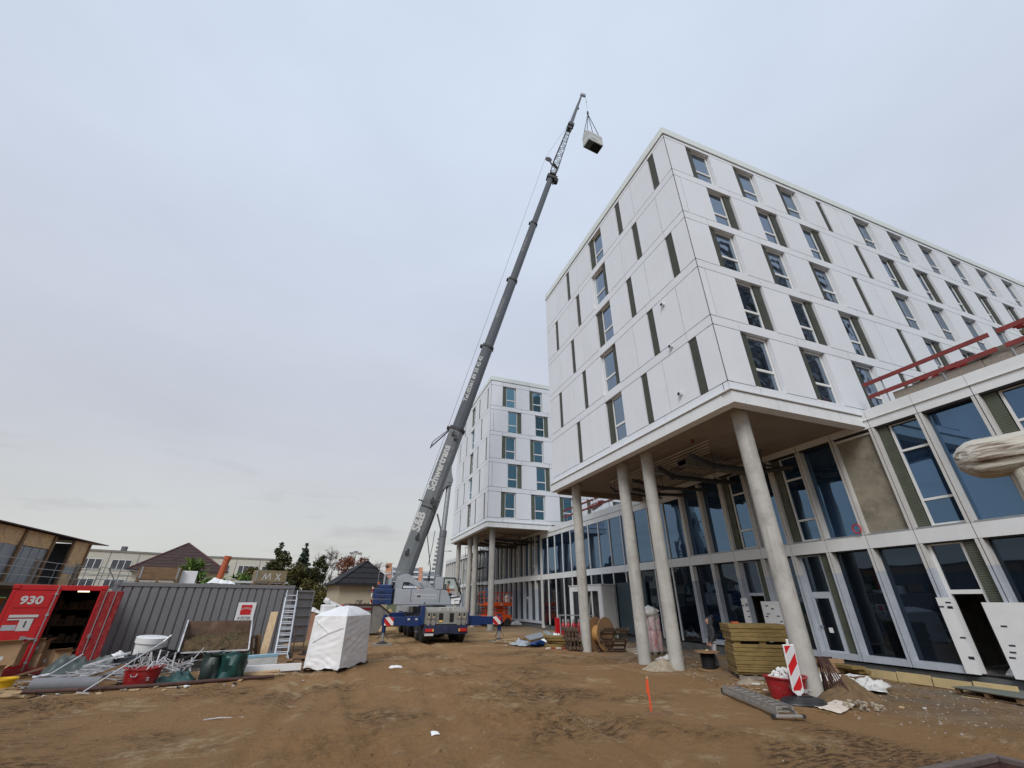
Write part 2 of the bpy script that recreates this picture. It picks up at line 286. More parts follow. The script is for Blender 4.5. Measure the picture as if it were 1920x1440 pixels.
# ------------------------------------------------------------------ mesh builder
class MB:
    def __init__(self):
        self.v = []; self.f = []; self.mi = []
    def add(self, vs, fs, m=0, X=None):
        o = len(self.v)
        self.v += [tuple(X @ Vector(p)) if X is not None else tuple(p) for p in vs]
        for q in fs:
            self.f.append(tuple(i + o for i in q)); self.mi.append(m)
        return self
    def box(self, x0, x1, y0, y1, z0, z1, m=0, X=None):
        vs = [(x, y, z) for z in (z0, z1) for y in (y0, y1) for x in (x0, x1)]
        return self.add(vs, [(0, 2, 3, 1), (4, 5, 7, 6), (0, 1, 5, 4), (1, 3, 7, 5), (3, 2, 6, 7), (2, 0, 4, 6)], m, X)
    def beam(self, p, q, w, h, m=0, upv=(0, 0, 1)):
        p, q = Vector(p), Vector(q); d = q - p; l = d.length; d.normalize()
        upv = Vector(upv)
        if abs(d.dot(upv)) > 0.99: upv = Vector((0, 1, 0))
        s = d.cross(upv).normalized(); t = s.cross(d).normalized()
        vs = []
        for c in (p, q):
            for a, b in ((-1, -1), (1, -1), (1, 1), (-1, 1)):
                vs.append(c + s * a * w / 2 + t * b * h / 2)
        return self.add(vs, [(0, 1, 2, 3), (7, 6, 5, 4), (0, 4, 5, 1), (1, 5, 6, 2), (2, 6, 7, 3), (3, 7, 4, 0)], m)
    def tube(self, p, q, r, r2=None, n=12, m=0, caps=True):
        p, q = Vector(p), Vector(q); d = (q - p).normalized()
        r2 = r if r2 is None else r2
        a = d.orthogonal().normalized(); b = d.cross(a)
        vs = []
        for c, rr in ((p, r), (q, r2)):
            for i in range(n):
                t = 2 * math.pi * i / n
                vs.append(c + (a * math.cos(t) + b * math.sin(t)) * rr)
        fs = [(i, (i + 1) % n, n + (i + 1) % n, n + i) for i in range(n)]
        if caps: fs += [tuple(range(n - 1, -1, -1)), tuple(range(n, 2 * n))]
        return self.add(vs, fs, m)
    def path(self, pts, r, n=8, m=0):
        for a, b in zip(pts[:-1], pts[1:]): self.tube(a, b, r, n=n, m=m)
        return self
    def prism(self, poly, o, ex, ey, depth, m=0):
        o, ex, ey, depth = Vector(o), Vector(ex), Vector(ey), Vector(depth)
        n = len(poly)
        vs = [o + ex * x + ey * y for x, y in poly] + [o + ex * x + ey * y + depth for x, y in poly]
        fs = [tuple(range(n)), tuple(range(2 * n - 1, n - 1, -1))] + [(i, n + i, n + (i + 1) % n, (i + 1) % n) for i in range(n)]
        return self.add(vs, fs, m)
    def lathe(self, prof, c=(0, 0, 0), n=24, m=0, X=None, wob=0, seed=0):
        vs = []; fs = []
        rnd = random.Random(seed)
        ph = [rnd.uniform(0, 6.28) for _ in range(6)]
        for k, (r, z) in enumerate(prof):
            for i in range(n):
                t = 2 * math.pi * i / n
                rr = r * (1 + wob * (math.sin(3 * t + ph[0] + 2 * z) + .7 * math.sin(5 * t + ph[1] - 4 * z) + .5 * math.sin(9 * t + ph[2] + 7 * z)))
                vs.append((c[0] + rr * math.cos(t), c[1] + rr * math.sin(t), c[2] + z))
        for k in range(len(prof) - 1):
            for i in range(n):
                fs.append((k * n + i, k * n + (i + 1) % n, (k + 1) * n + (i + 1) % n, (k + 1) * n + i))
        if prof[0][0] > 1e-4: fs.append(tuple(range(n - 1, -1, -1)))
        if prof[-1][0] > 1e-4: fs.append(tuple((len(prof) - 1) * n + i for i in range(n)))
        return self.add(vs, fs, m, X)
    def blob(self, c, rad, seed=0, amp=0.3, freq=1.6, sub=2, m=0, flat=None):
        bm = bmesh.new(); bmesh.ops.create_icosphere(bm, subdivisions=sub, radius=1)
        vs = []
        for v in bm.verts:
            d = 1 + amp * mnoise.noise(v.co * freq + Vector((seed * 3.1, seed * 1.7, seed)))
            d += amp * 0.5 * mnoise.noise(v.co * freq * 2.7 + Vector((seed, seed * 2.3, 5)))
            p = Vector((v.co.x * rad[0] * d, v.co.y * rad[1] * d, v.co.z * rad[2] * d))
            if flat is not None and p.z < flat: p.z = flat
            vs.append(p + Vector(c))
        fs = [tuple(x.index for x in f.verts) for f in bm.faces]
        bm.free()
        return self.add(vs, fs, m)
    def sheet(self, fn, nu, nv, m=0, thick=0.0):
        vs = [fn(i / nu, j / nv) for j in range(nv + 1) for i in range(nu + 1)]
        fs = [(j * (nu + 1) + i, j * (nu + 1) + i + 1, (j + 1) * (nu + 1) + i + 1, (j + 1) * (nu + 1) + i) for j in range(nv) for i in range(nu)]
        return self.add(vs, fs, m)
    def mesh(self, name, mats):
        me = bpy.data.meshes.new(name)
        me.from_pydata(self.v, [], self.f)
        for mm in (mats if isinstance(mats, (list, tuple)) else [mats]): me.materials.append(mm)
        if any(self.mi): me.polygons.foreach_set('material_index', self.mi)
        me.update()
        return me
    def build(self, name, mats, parent=None, loc=(0, 0, 0), rot=(0, 0, 0), smooth=False, bevel=0, solid=0, sub=0):
        me = self.mesh(name, mats)
        bm = bmesh.new(); bm.from_mesh(me); bmesh.ops.recalc_face_normals(bm, faces=bm.faces); bm.to_mesh(me); bm.free()
        o = bpy.data.objects.new(name, me); COL.objects.link(o)
        o.location = loc; o.rotation_euler = rot
        if parent: o.parent = parent
        if smooth: smooth_mesh(me)
        if solid:
            md = o.modifiers.new('thick', 'SOLIDIFY'); md.thickness = solid; md.offset = 0
        if sub:
            md = o.modifiers.new('sub', 'SUBSURF'); md.levels = sub; md.render_levels = sub
        if bevel:
            md = o.modifiers.new('bev', 'BEVEL'); md.width = bevel; md.segments = 2; md.limit_method = 'ANGLE'; md.angle_limit = R(40)
        return o

def smooth_mesh(me, ang=35):
    me.polygons.foreach_set('use_smooth', [True] * len(me.polygons))
    bm = bmesh.new(); bm.from_mesh(me)
    for e in bm.edges:
        if len(e.link_faces) == 2 and e.calc_face_angle(0) > R(ang): e.smooth = False
    bm.to_mesh(me); bm.free()

def tag(o, label=None, cat=None, group=None, kind=None):
    if label: o['label'] = label
    if cat: o['category'] = cat
    if group: o['group'] = group
    if kind: o['kind'] = kind
    return o
def thing(name, label, cat, loc=(0, 0, 0), rotz=0, group=None):
    o = bpy.data.objects.new(name, None); COL.objects.link(o)
    o.location = loc; o.rotation_euler = (0, 0, rotz); o.empty_display_size = 0.2
    return tag(o, label, cat, group)
def inst(me, name, parent, loc, rot=(0, 0, 0)):
    o = bpy.data.objects.new(name, me); COL.objects.link(o)
    o.parent = parent; o.location = loc; o.rotation_euler = rot
    return o
def dup(root, loc, rotz=None, label=None, group=None):
    r = root.copy(); COL.objects.link(r); r.location = loc
    if rotz is not None: r.rotation_euler = (0, 0, rotz)
    if label: r['label'] = label
    if group: r['group'] = group
    for ch in list(root.children):
        c = ch.copy(); COL.objects.link(c); c.parent = r
        for g in list(ch.children):
            d = g.copy(); COL.objects.link(d); d.parent = c
    return r
def text(s, size, m, parent, loc, ex, ez, name='lettering', ext=0.004, bold=0.0, align='CENTER', sx=1.0):
    """writing as thin raised letters: ex = reading direction, ez = up direction of the letters"""
    cu = bpy.data.curves.new('t', 'FONT'); cu.body = s; cu.size = size; cu.extrude = ext; cu.offset = bold
    cu.align_x = align; cu.align_y = 'CENTER'; cu.resolution_u = 3
    to = bpy.data.objects.new('t', cu); COL.objects.link(to)
    dg = bpy.context.evaluated_depsgraph_get()
    me = bpy.data.meshes.new_from_object(to.evaluated_get(dg)); me.name = name
    bpy.data.objects.remove(to)
    me.materials.clear(); me.materials.append(m)
    o = bpy.data.objects.new(name, me); COL.objects.link(o)
    ex = Vector(ex).normalized(); ez = Vector(ez).normalized(); n = ex.cross(ez)
    X = Matrix.Identity(4)
    for i in range(3):
        X[i][0], X[i][1], X[i][2], X[i][3] = ex[i] * sx, ez[i], n[i], loc[i]
    if parent: o.parent = parent
    o.matrix_local = X
    return o

# ------------------------------------------------------------------ ground
def relief(x, y):
    r = math.hypot(x, y)
    if r > 110: return 0.0
    k = min(1.0, (110 - r) / 40)
    p = Vector((x, y, 0))
    z = 0.05 * mnoise.noise(p * 0.23 + Vector((3, 1, 0)))
    if r < 60:
        z += 0.03 * mnoise.noise(p * 0.9) + 0.014 * mnoise.noise(p * 2.9 + Vector((7, 0, 2)))
        # churned wheel tracks: a wide lane that swings from the left foreground to the crane
        lane = abs((x - 1.5) - 0.06 * (y - 16)) / 6.0
        ch = max(0.0, 1 - lane * lane) * max(0.0, 0.35 + mnoise.noise(p * 0.35 + Vector((0, 9, 4))))
        q = Vector((x * 0.9 + y * 0.5, y * 1.8 - x * 0.5, 0))
        q2 = Vector((x * 2.2, y * 5.5, 1.0))
        z += 0.06 * ch * mnoise.noise(q * 2.2)
        if r < 26 and ch > .02:
            n_ = mnoise.noise(q2 * 1.3); z += ch * (0.22 * max(0, .22 - abs(n_)) * -1.8 + 0.06 * mnoise.noise(q2 * 2.3))
        patch = max(0.0, mnoise.noise(p * 0.42 + Vector((20, 3, 0))) - .08)
        if r < 26 and patch > 0: z += patch * 0.5 * min(0.25, abs(mnoise.noise(Vector((x * 2.6, y * 6.0, 5.0)))))
        for cx, ww in ((-0.9, .24), (1.2, .24), (3.4, .26), (5.6, .26)):
            d = (x - cx - 0.035 * (y - 20) - 0.5 * math.sin(y * 0.16 + cx)) / ww
            if abs(d) < 1.0: z += 0.02 * (1 - d * d) * math.sin(y * 17 + abs(d) * 3 + cx)
            if abs(d) < 2.5: z += -0.055 * math.exp(-d * d) + 0.03 * math.exp(-(abs(d) - 1.6) ** 2 * 3)
    return z * k
def build_ground():
    fa = [R(a) for a in np.arange(-62, 108, 0.21)]        # around the view direction, as compass angle from +y
    ca = [R(a) for a in np.arange(108, 298, 5.0)]
    ang = fa + ca
    rad = list(np.geomspace(2.5, 110, 480)) + [160, 260, 500, 1000, 2500]
    n = len(ang)
    vs = [(0, 0, relief(0, 0))]
    for r in rad:
        for a in ang:
            x, y = r * math.sin(a), r * math.cos(a)
            vs.append((x, y, relief(x, y)))
    fs = [(0, 1 + (i + 1) % n, 1 + i) for i in range(n)]
    for k in range(len(rad) - 1):
        for i in range(n):
            j = (i + 1) % n
            fs.append((1 + k * n + i, 1 + k * n + j, 1 + (k + 1) * n + j, 1 + (k + 1) * n + i))
    me = bpy.data.meshes.new('ground'); me.from_pydata(vs, [], fs)
    me.polygons.foreach_set('use_smooth', [True] * len(me.polygons))
    m = bpy.data.materials.new('trodden_earth'); m.use_nodes = True
    nt = m.node_tree; N, L = nt.nodes, nt.links
    b = N['Principled BSDF']; b.inputs['Roughness'].default_value = 0.93; b.inputs['Specular IOR Level'].default_value = 0.25
    t = N.new('ShaderNodeTexCoord'); src = t.outputs['Object']
    def noi(scale, det=6, rough=0.65, st=None, rot=0.0):
        mp = N.new('ShaderNodeMapping'); mp.inputs['Scale'].default_value = st or (1, 1, 1); mp.inputs['Rotation'].default_value = (0, 0, rot)
        L.new(src, mp.inputs[0])
        n = N.new('ShaderNodeTexNoise'); n.inputs['Scale'].default_value = scale; n.inputs['Detail'].default_value = det; n.inputs['Roughness'].default_value = rough
        L.new(mp.outputs[0], n.inputs[0]); return n.outputs[0]
    def rng(v, a, b_, c, d):
        r = N.new('ShaderNodeMapRange'); r.inputs[1].default_value = a; r.inputs[2].default_value = b_; r.inputs[3].default_value = c; r.inputs[4].default_value = d
        L.new(v, r.inputs[0]); return r.outputs[0]
    def mix(f, a, b_):
        x = N.new('ShaderNodeMix'); x.data_type = 'RGBA'; L.new(f, x.inputs[0])
        for s, k in ((a, 6), (b_, 7)):
            if isinstance(s, tuple): x.inputs[k].default_value = (*s, 1)
            else: L.new(s, x.inputs[k])
        return x.outputs[2]
    def mul(a, b_):
        x = N.new('ShaderNodeMath'); x.operation = 'MULTIPLY'; L.new(a, x.inputs[0]); L.new(b_, x.inputs[1]); return x.outputs[0]
    c = mix(noi(0.22, 5), (0.245, 0.136, 0.058), (0.395, 0.235, 0.108))
    c = mix(rng(noi(5.5, 6, 0.7, (0.7, 1.5, 1), 0.3), 0.55, 0.66, 0, 0.35), c, (0.17, 0.09, 0.036))
    c = mix(rng(noi(1.3, 8, 0.75), 0.42, 0.66, 0, 0.75), c, (0.34, 0.20, 0.092))
    # sandy heap-ground behind and beside the crane, away from the lane
    sp = N.new('ShaderNodeSeparateXYZ'); L.new(src, sp.inputs[0])
    far = rng(sp.outputs['Y'], 25, 33, 0, 1)
    c = mix(mul(far, rng(noi(0.35, 4), 0.35, 0.6, 0, 0.85)), c, (0.44, 0.30, 0.15))
    # damp churned patches; the dark flecks also paint in shade between clods
    c = mix(mul(rng(noi(0.24, 4, 0.6), 0.49, 0.60, 0, 1), rng(noi(7.5, 4, 0.72, (0.6, 1.5, 1), 0.12), 0.45, 0.57, 0.10, 0.95)), c, (0.072, 0.040, 0.018))
    # dry pale scuffs and grit
    c = mix(mul(rng(noi(0.5, 4, 0.6, None, 0.7), 0.53, 0.62, 0, 1), rng(noi(3.0, 7, 0.72), 0.45, 0.60, 0, 0.85)), c, (0.47, 0.35, 0.205))
    c = mix(rng(noi(26, 3, 0.6), 0.64, 0.70, 0, 0.65), c, (0.34, 0.27, 0.19))
    c = mix(rng(noi(48, 3, 0.6), 0.66, 0.72, 0, 0.5), c, (0.07, 0.05, 0.03))
    # grey trodden strip at the foot of the glass facade
    gx = rng(sp.outputs['X'], 11.5, 15.5, 0, 0.8)
    c = mix(mul(gx, rng(noi(0.7, 5), 0.38, 0.6, 0.2, 1)), c, (0.235, 0.20, 0.155))
    # grass far outside the site
    r2 = N.new('ShaderNodeVectorMath'); r2.operation = 'LENGTH'; L.new(src, r2.inputs[0])
    c = mix(rng(r2.outputs['Value'], 75, 95, 0, 1), c, (0.07, 0.085, 0.035))
    L.new(c, b.inputs['Base Color'])
    h1 = noi(9, 8, 0.75); h2 = noi(42, 4, 0.7)
    ad = N.new('ShaderNodeMath'); ad.operation = 'MULTIPLY_ADD'; ad.inputs[1].default_value = 0.35; L.new(h2, ad.inputs[0]); L.new(h1, ad.inputs[2])
    bp = N.new('ShaderNodeBump'); bp.inputs['Strength'].default_value = 1.0; bp.inputs['Distance'].default_value = 0.12
    L.new(ad.outputs[0], bp.inputs['Height']); L.new(bp.outputs[0], b.inputs['Normal'])
    me.materials.append(m)
    o = bpy.data.objects.new('ground', me); COL.objects.link(o)
    tag(o, 'brown trodden earth of the building site with wheel tracks', 'ground', kind='structure')
build_ground()
GZ = relief
def pebbles(name, label, count, mtl, rmin, rmax, area, seed):
    rnd = random.Random(seed); b = MB()
    for _ in range(count):
        x, y = area(rnd); s = rnd.uniform(rmin, rmax) * rnd.uniform(0.5, 1)
        z = relief(x, y)
        q = [Vector((rnd.uniform(.6, 1.2), 0, 0)), Vector((0, rnd.uniform(.6, 1.2), 0)), Vector((-rnd.uniform(.6, 1.2), 0, 0)), Vector((0, -rnd.uniform(.6, 1.2), 0)), Vector((.1, .1, rnd.uniform(.4, .8))), Vector((0, 0, -.4))]
        X = Matrix.Translation((x, y, z)) @ Matrix.Rotation(rnd.uniform(0, 6.28), 4, 'Z') @ Matrix.Scale(s, 4)
        b.add(q, [(0, 1, 4), (1, 2, 4), (2, 3, 4), (3, 0, 4), (1, 0, 5), (2, 1, 5), (3, 2, 5), (0, 3, 5)], 0, X)
    o = b.build(name, mtl); tag(o, label, 'pebbles', kind='stuff')
def area_all(rnd):
    r = 6 + 26 * rnd.random() ** 1.4; a = YB_ + rnd.uniform(-0.95, 0.8)
    return r * math.sin(a), r * math.cos(a)
pebbles('pebbles', 'small pale pebbles scattered over the brown earth', 1500, M_grit, 0.008, 0.028, area_all, 3)
pebbles('clods', 'small dark clods lying on the wheel-churned earth', 1100, mat('damp_clod', (0.17, 0.098, 0.046), 0.95, var=.35), 0.012, 0.045, lambda r: ((lambda y: (r.gauss(1.6 + .06 * (y - 16), 3.4), y))(6 + 24 * r.random() ** 1.3)), 5)
pebbles('gravel', 'grey gravel and crumbs along the foot of the glass facade', 1500, mat('grey_crumb', (0.27, 0.24, 0.20), 0.95, var=.3), 0.012, 0.05, lambda r: (r.uniform(11.5, 17.8), r.uniform(6.5, 26)), 6)

# ------------------------------------------------------------------ towers
ZB, FH, OPH = 9.16, 2.85, 2.42
def window_meshes(M_glass, M_louv):
    out = {}
    for par, lx in (('a', 0.0), ('b', 1.10)):
        wx0, wx1 = (0.42, 1.46) if par == 'a' else (0.04, 1.08)
        f = MB(); g = MB(); l = MB(); t = 0.065; tr = 0.86
        y0, y1 = 0.17, 0.25
        f.box(wx0, wx0 + t, y0, y1, 0.04, OPH - .02); f.box(wx1 - t, wx1, y0, y1, 0.04, OPH - .02)
        f.box(wx0 + t, wx1 - t, y0, y1, 0.04, 0.04 + t); f.box(wx0 + t, wx1 - t, y0, y1, OPH - .02 - t, OPH - .02)
        f.box(wx0 + t, wx1 - t, y0 - .003, y1, tr, tr + 0.10)
        f.box(0.0, 1.5, 0.02, 0.29, 0.0, 0.035)
        tilt = 0.004
        g.add([(wx0 + t, .21, .1), (wx1 - t, .21 + tilt, .1), (wx1 - t, .21, tr), (wx0 + t, .21 - tilt, tr)], [(0, 1, 2, 3)])
        g.add([(wx0 + t, .20, tr + .1), (wx1 - t, .20, tr + .1), (wx1 - t, .20 + tilt, OPH - .08), (wx0 + t, .20, OPH - .08)], [(0, 1, 2, 3)])
        lx0 = 0.02 if par == 'a' else 1.10
        l.box(lx0, lx0 + .385, .10, .26, .04, OPH - .02)
        out[par] = (f.mesh('window_frame', M_frame), g.mesh('glass_pane', M_glass), l.mesh('louvre_panel', M_louv))
    s = MB().box(0.02, .41, .045, .27, 0.03, OPH - .01)
    out['slot'] = s.mesh('louvre_slot', M_louv)
    return out
def tower(name, label, u0, v0, ulen, vlen, top, cols, services, gm, lm):
    WM = window_meshes(gm, lm)
    root = thing(name, label, 'building', (u0, v0, 0))
    g = 0.017; D = 0.30
    clad = MB(); core = MB()
    # two facades: long one looks to -y, short one to -x
    k_n = int((ulen - 3) / 3.11)
    odd_long = [(1.33 + 3.11 * k, 'a') for k in range(k_n) if k != 3] + [(1.33 + 9.33, 'slot')]
    evn_long = [(1.96 + 3.11 * k, 'b') for k in range(k_n) if k != 3] + [(12.36, 'slot')]
    S = lambda t: vlen - t
    odd_sh = [(S(1.34), 'slot'), (S(4.48), 'slot'), (S(7.58), 'a'), (S(10.72), 'slot')]
    evn_sh = [(S(3.38), 'slot'), (S(7.58), 'b'), (S(9.64), 'slot'), (S(12.77), 'slot')]
    faces = [((0, 0), (1, 0), (0, 1), ulen, 0.0, odd_long, evn_long, [12.25], [0.36, 10.7], [1.33 + 3.11 * k for k in range(k_n + 1)], [3.46 + 3.11 * k for k in range(k_n)]),
             ((0, vlen), (0, -1), (1, 0), vlen, -R(90), odd_sh, evn_sh, [S(2.95), S(9.2), S(12.35)], [S(1.37), S(4.5), S(10.7), S(13.74)], [S(1.34), S(4.48), S(7.58), S(10.72)], [S(3.38), S(9.2), S(12.77)])]
    for (o, r, inw, Ln, rz, odd, evn, jo, je, bo, be) in faces:
        def fbox(b, s0, s1, d0, d1, z0, z1):
            xs = sorted((o[0] + r[0] * s0 + inw[0] * d0, o[0] + r[0] * s1 + inw[0] * d1))
            ys = sorted((o[1] + r[1] * s0 + inw[1] * d0, o[1] + r[1] * s1 + inw[1] * d1))
            b.box(xs[0], xs[1], ys[0], ys[1], z0, z1)
        fbox(core, 0.32, Ln - .32, D, D + .05, 8.6, top - .5)
        if rz == 0.0: core.box(.012, .29, .012, .29, 8.85, top - .53)
        for k in range(5):
            B = ZB + FH * k; T = B + OPH
            ops, js = (odd, jo) if k % 2 == 0 else (evn, je)
            wid = {'a': 1.5, 'b': 1.5, 'slot': 0.43}
            iv = sorted((s, s + wid[t]) for s, t in ops)
            cuts = [0.0]; spans = []
            cur = 0.0
            for a, b_ in iv + [(Ln, Ln)]:
                seg = [cur] + sorted(j for j in js if cur + .1 < j < a - .1) + [a]
                spans += list(zip(seg[:-1], seg[1:])); cur = b_
            for a, b_ in spans:
                if b_ - a > 0.05: fbox(clad, a + (.03 if a == 0 and rz == 0 else g), b_ - (.03 if b_ == Ln and rz else g), 0, D, B + g, T - g)
            bj = bo if k % 2 == 0 else be
            zt = B + FH if k < 4 else top - 0.52
            seg = [0.0] + [j for j in sorted(bj) if .3 < j < Ln - .3] + [Ln]
            for a, b_ in zip(seg[:-1], seg[1:]): fbox(clad, a + (.03 if a == 0 and rz == 0 else g), b_ - (.03 if b_ == Ln and rz else g), 0, D, T + g, zt - g)
            for s, t in ops:
                px, py = o[0] + r[0] * s, o[1] + r[1] * s
                if t == 'slot':
                    inst(WM['slot'], 'louvre_slot', root, (px, py, B), (0, 0, rz))
                else:
                    f = inst(WM[t][0], 'window', root, (px, py, B), (0, 0, rz))
                    inst(WM[t][1], 'glass_pane', f, (0, 0, 0)); inst(WM[t][2], 'louvre_panel', f, (0, 0, 0))
        seg = [0.0] + [j for j in np.arange(1.5, Ln, 3.11)] + [Ln]
        for a, b_ in zip(seg[:-1], seg[1:]): fbox(clad, a + g, b_ - g, 0, D, 8.84, ZB - g)
    # rear walls, plain
    clad.box(0.3, ulen, vlen - .3, vlen - .006, 8.84, top - .52); clad.box(ulen - .3, ulen - .006, .3, vlen - .3, 8.84, top - .52)
    clad.build('cladding_panels', M_white, root)
    core.build('dark_backing', M_dark, root)
    # roof edge cap
    cap = MB(); c0 = -0.05
    seg = [c0] + list(np.arange(4.2, ulen, 4.66)) + [ulen]
    for a, b_ in zip(seg[:-1], seg[1:]): cap.box(a + .008, b_ - .008, c0, .5, top - .47, top)
    seg = [.5] + list(np.arange(4.2, vlen, 4.66)) + [vlen]
    for a, b_ in zip(seg[:-1], seg[1:]): cap.box(c0, .5, a + .008, b_ - .008, top - .47, top)
    cap.box(.5, ulen, vlen - .5, vlen, top - .47, top)
    cap.build('roof_cap', M_cap, root, bevel=0.01)
    MB().box(.45, ulen - .05, .45, vlen - .45, top - .6, top - .3).build('roof_deck', M_plinth, root)
    # fascia below the cladding
    fa = MB(); e0 = -0.10; lim = 6.52
    seg = [e0 + .02, .5] + list(np.arange(2.05, lim, 1.55)) + [lim]
    for a, b_ in zip(seg[:-1], seg[1:]): fa.box(a + .008, b_ - .008, e0, .3, 8.3, 8.72)
    seg = [.3] + list(np.arange(1.85, vlen, 1.55)) + [vlen + .1]
    for a, b_ in zip(seg[:-1], seg[1:]): fa.box(e0, .3, a + .008, b_ - .008, 8.3, 8.72)
    fa.build('fascia_panels', M_white2, root)
    li = MB(); li.box(e0 - .06, lim, e0 - .06, .28, 8.745, 8.80); li.box(e0 - .06, .28, .28, vlen + .16, 8.745, 8.80)
    li.box(e0 + .04, lim, e0 + .04, .25, 8.725, 8.742); li.box(e0 + .04, .25, .25, vlen, 8.725, 8.742)
    li.build('drip_ledge', M_white2, root, bevel=0.008)
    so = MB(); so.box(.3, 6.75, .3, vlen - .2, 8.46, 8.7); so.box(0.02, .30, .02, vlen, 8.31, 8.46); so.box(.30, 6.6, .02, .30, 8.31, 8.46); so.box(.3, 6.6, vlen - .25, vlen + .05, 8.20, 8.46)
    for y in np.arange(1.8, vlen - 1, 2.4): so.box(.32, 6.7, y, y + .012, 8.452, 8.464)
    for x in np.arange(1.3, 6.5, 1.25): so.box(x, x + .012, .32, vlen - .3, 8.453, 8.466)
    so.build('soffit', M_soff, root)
    for cx, cy in cols:
        c = MB(); c.lathe([(.265, -.3), (.265, 8.30), (.285, 8.32), (.285, 8.47)], (cx - u0, cy - v0, 0), 40)
        c.build('column', M_conc, root, smooth=True)
    services(root, u0, v0, vlen)
    return root
def serv_a(root, u0, v0, vlen):
    rnd = random.Random(4)
    y0 = 3.2
    for k in range(5):                      # meandering pale heating pipes under the slab
        b = MB(); x = 1.9 + .30 * k
        b.path([(x, y0 + .3 * k, 8.28), (x, y0 + 7.5 - .3 * k, 8.28), (x + 3.4 - .6 * k, y0 + 7.5 - .3 * k, 8.28), (x + 3.4 - .6 * k, y0 + 1.2 + .4 * k, 8.28)], .028, 6)
        b.build('heating_pipe', M_pipe_w, root)
    for pts, r in (([(1.6, 4.0, 8.05), (3.4, 4.6, 7.95), (5.9, 4.2, 7.85), (6.5, 3.2, 7.85)], .10), ([(1.7, 6.2, 8.1), (3.0, 6.9, 7.98), (5.4, 6.6, 7.9), (6.5, 6.4, 7.9)], .11),
                   ([(1.9, 8.6, 8.1), (4.0, 8.9, 7.95), (6.4, 8.2, 7.9)], .09), ([(3.0, 10.2, 8.1), (4.6, 10.0, 7.9), (6.4, 9.4, 7.85)], .09), ([(4.4, 2.9, 8.3), (4.4, 3.2, 7.95), (5.2, 3.6, 7.9), (6.5, 3.6, 7.9)], .05), ([(2.1, 11.0, 8.3), (2.1, 10.6, 8.0), (3.9, 10.8, 7.95), (5.5, 10.9, 7.95)], .05)):
        pts = [(a_, b_, c_ - .22) for a_, b_, c_ in pts]; b = MB(); b.path(pts, r, 10)
        for p in pts[1:-1]: b.tube((p[0], p[1], p[2]), (p[0], p[1], 8.45), .014, n=6); b.tube((p[0] - .06, p[1], p[2]), (p[0] + .06, p[1], p[2]), r * 1.35, n=10)
        b.build('drain_pipe', M_pipe_d, root, smooth=True)
    b = MB(); b.box(2.2, 6.3, 5.0, 5.5, 7.80, 8.02)
    for k in range(26): b.box(2.2 + .16 * k, 2.215 + .16 * k, 4.97, 5.53, 7.77, 8.05)
    b.build('air_duct', mat('grey_flexible_duct', (0.16, 0.16, 0.15), 0.6, var=.3, vscale=9), root)
    b = MB(); b.box(2.0, 5.4, 7.4, 7.7, 8.05, 8.12); b.box(2.0, 5.4, 7.4, 7.43, 8.12, 8.2); b.box(2.0, 5.4, 7.67, 7.7, 8.12, 8.2)
    b.build('cable_tray', M_galv, root)
    b = MB(); b.tube((1.6, 3.75, 8.44), (1.6, 3.75, 8.30), .05, n=12); b.build('red_pipe_end', M_redwood, root)
tower('white_apartment_tower', 'near white panelled block on concrete columns, its corner toward the site', 11.53, 9.45, 42, 14.18, 23.72,
      [(12.55, 10.19), (12.46, 15.52), (12.40, 17.42), (12.33, 22.15)], serv_a, M_glass, M_louv)
tower('white_apartment_tower', 'farther white panelled block on columns, standing behind the crane boom', 11.80, 38.25, 30, 14.18, 24.0,
      [(12.75, 39.5), (12.75, 45.1), (12.65, 47.0), (12.45, 51.3)], serv_a, M_glass2, M_louv2)
vr = bpy.data.objects['white_apartment_tower']
for t, z in ((2.22, 14.08), (2.23, 11.87), (2.24, 9.64)):   # three small vent hoods on the short facade
    b = MB(); b.lathe([(.085, 0), (.095, .02), (.095, .12), (.07, .13), (.06, .05), (.0, .05)], n=6, X=Matrix.Translation((0, t, z)) @ Matrix.Rotation(R(-90), 4, 'Y'))
    ho = b.build('vent_hood', M_alum, vr)
    b = MB(); b.box(-.135, -.125, t - .055, t + .055, z - .06, z + .05); b.build('hood_opening', M_black, ho)  # black plate standing in for the shade inside the hood mouth

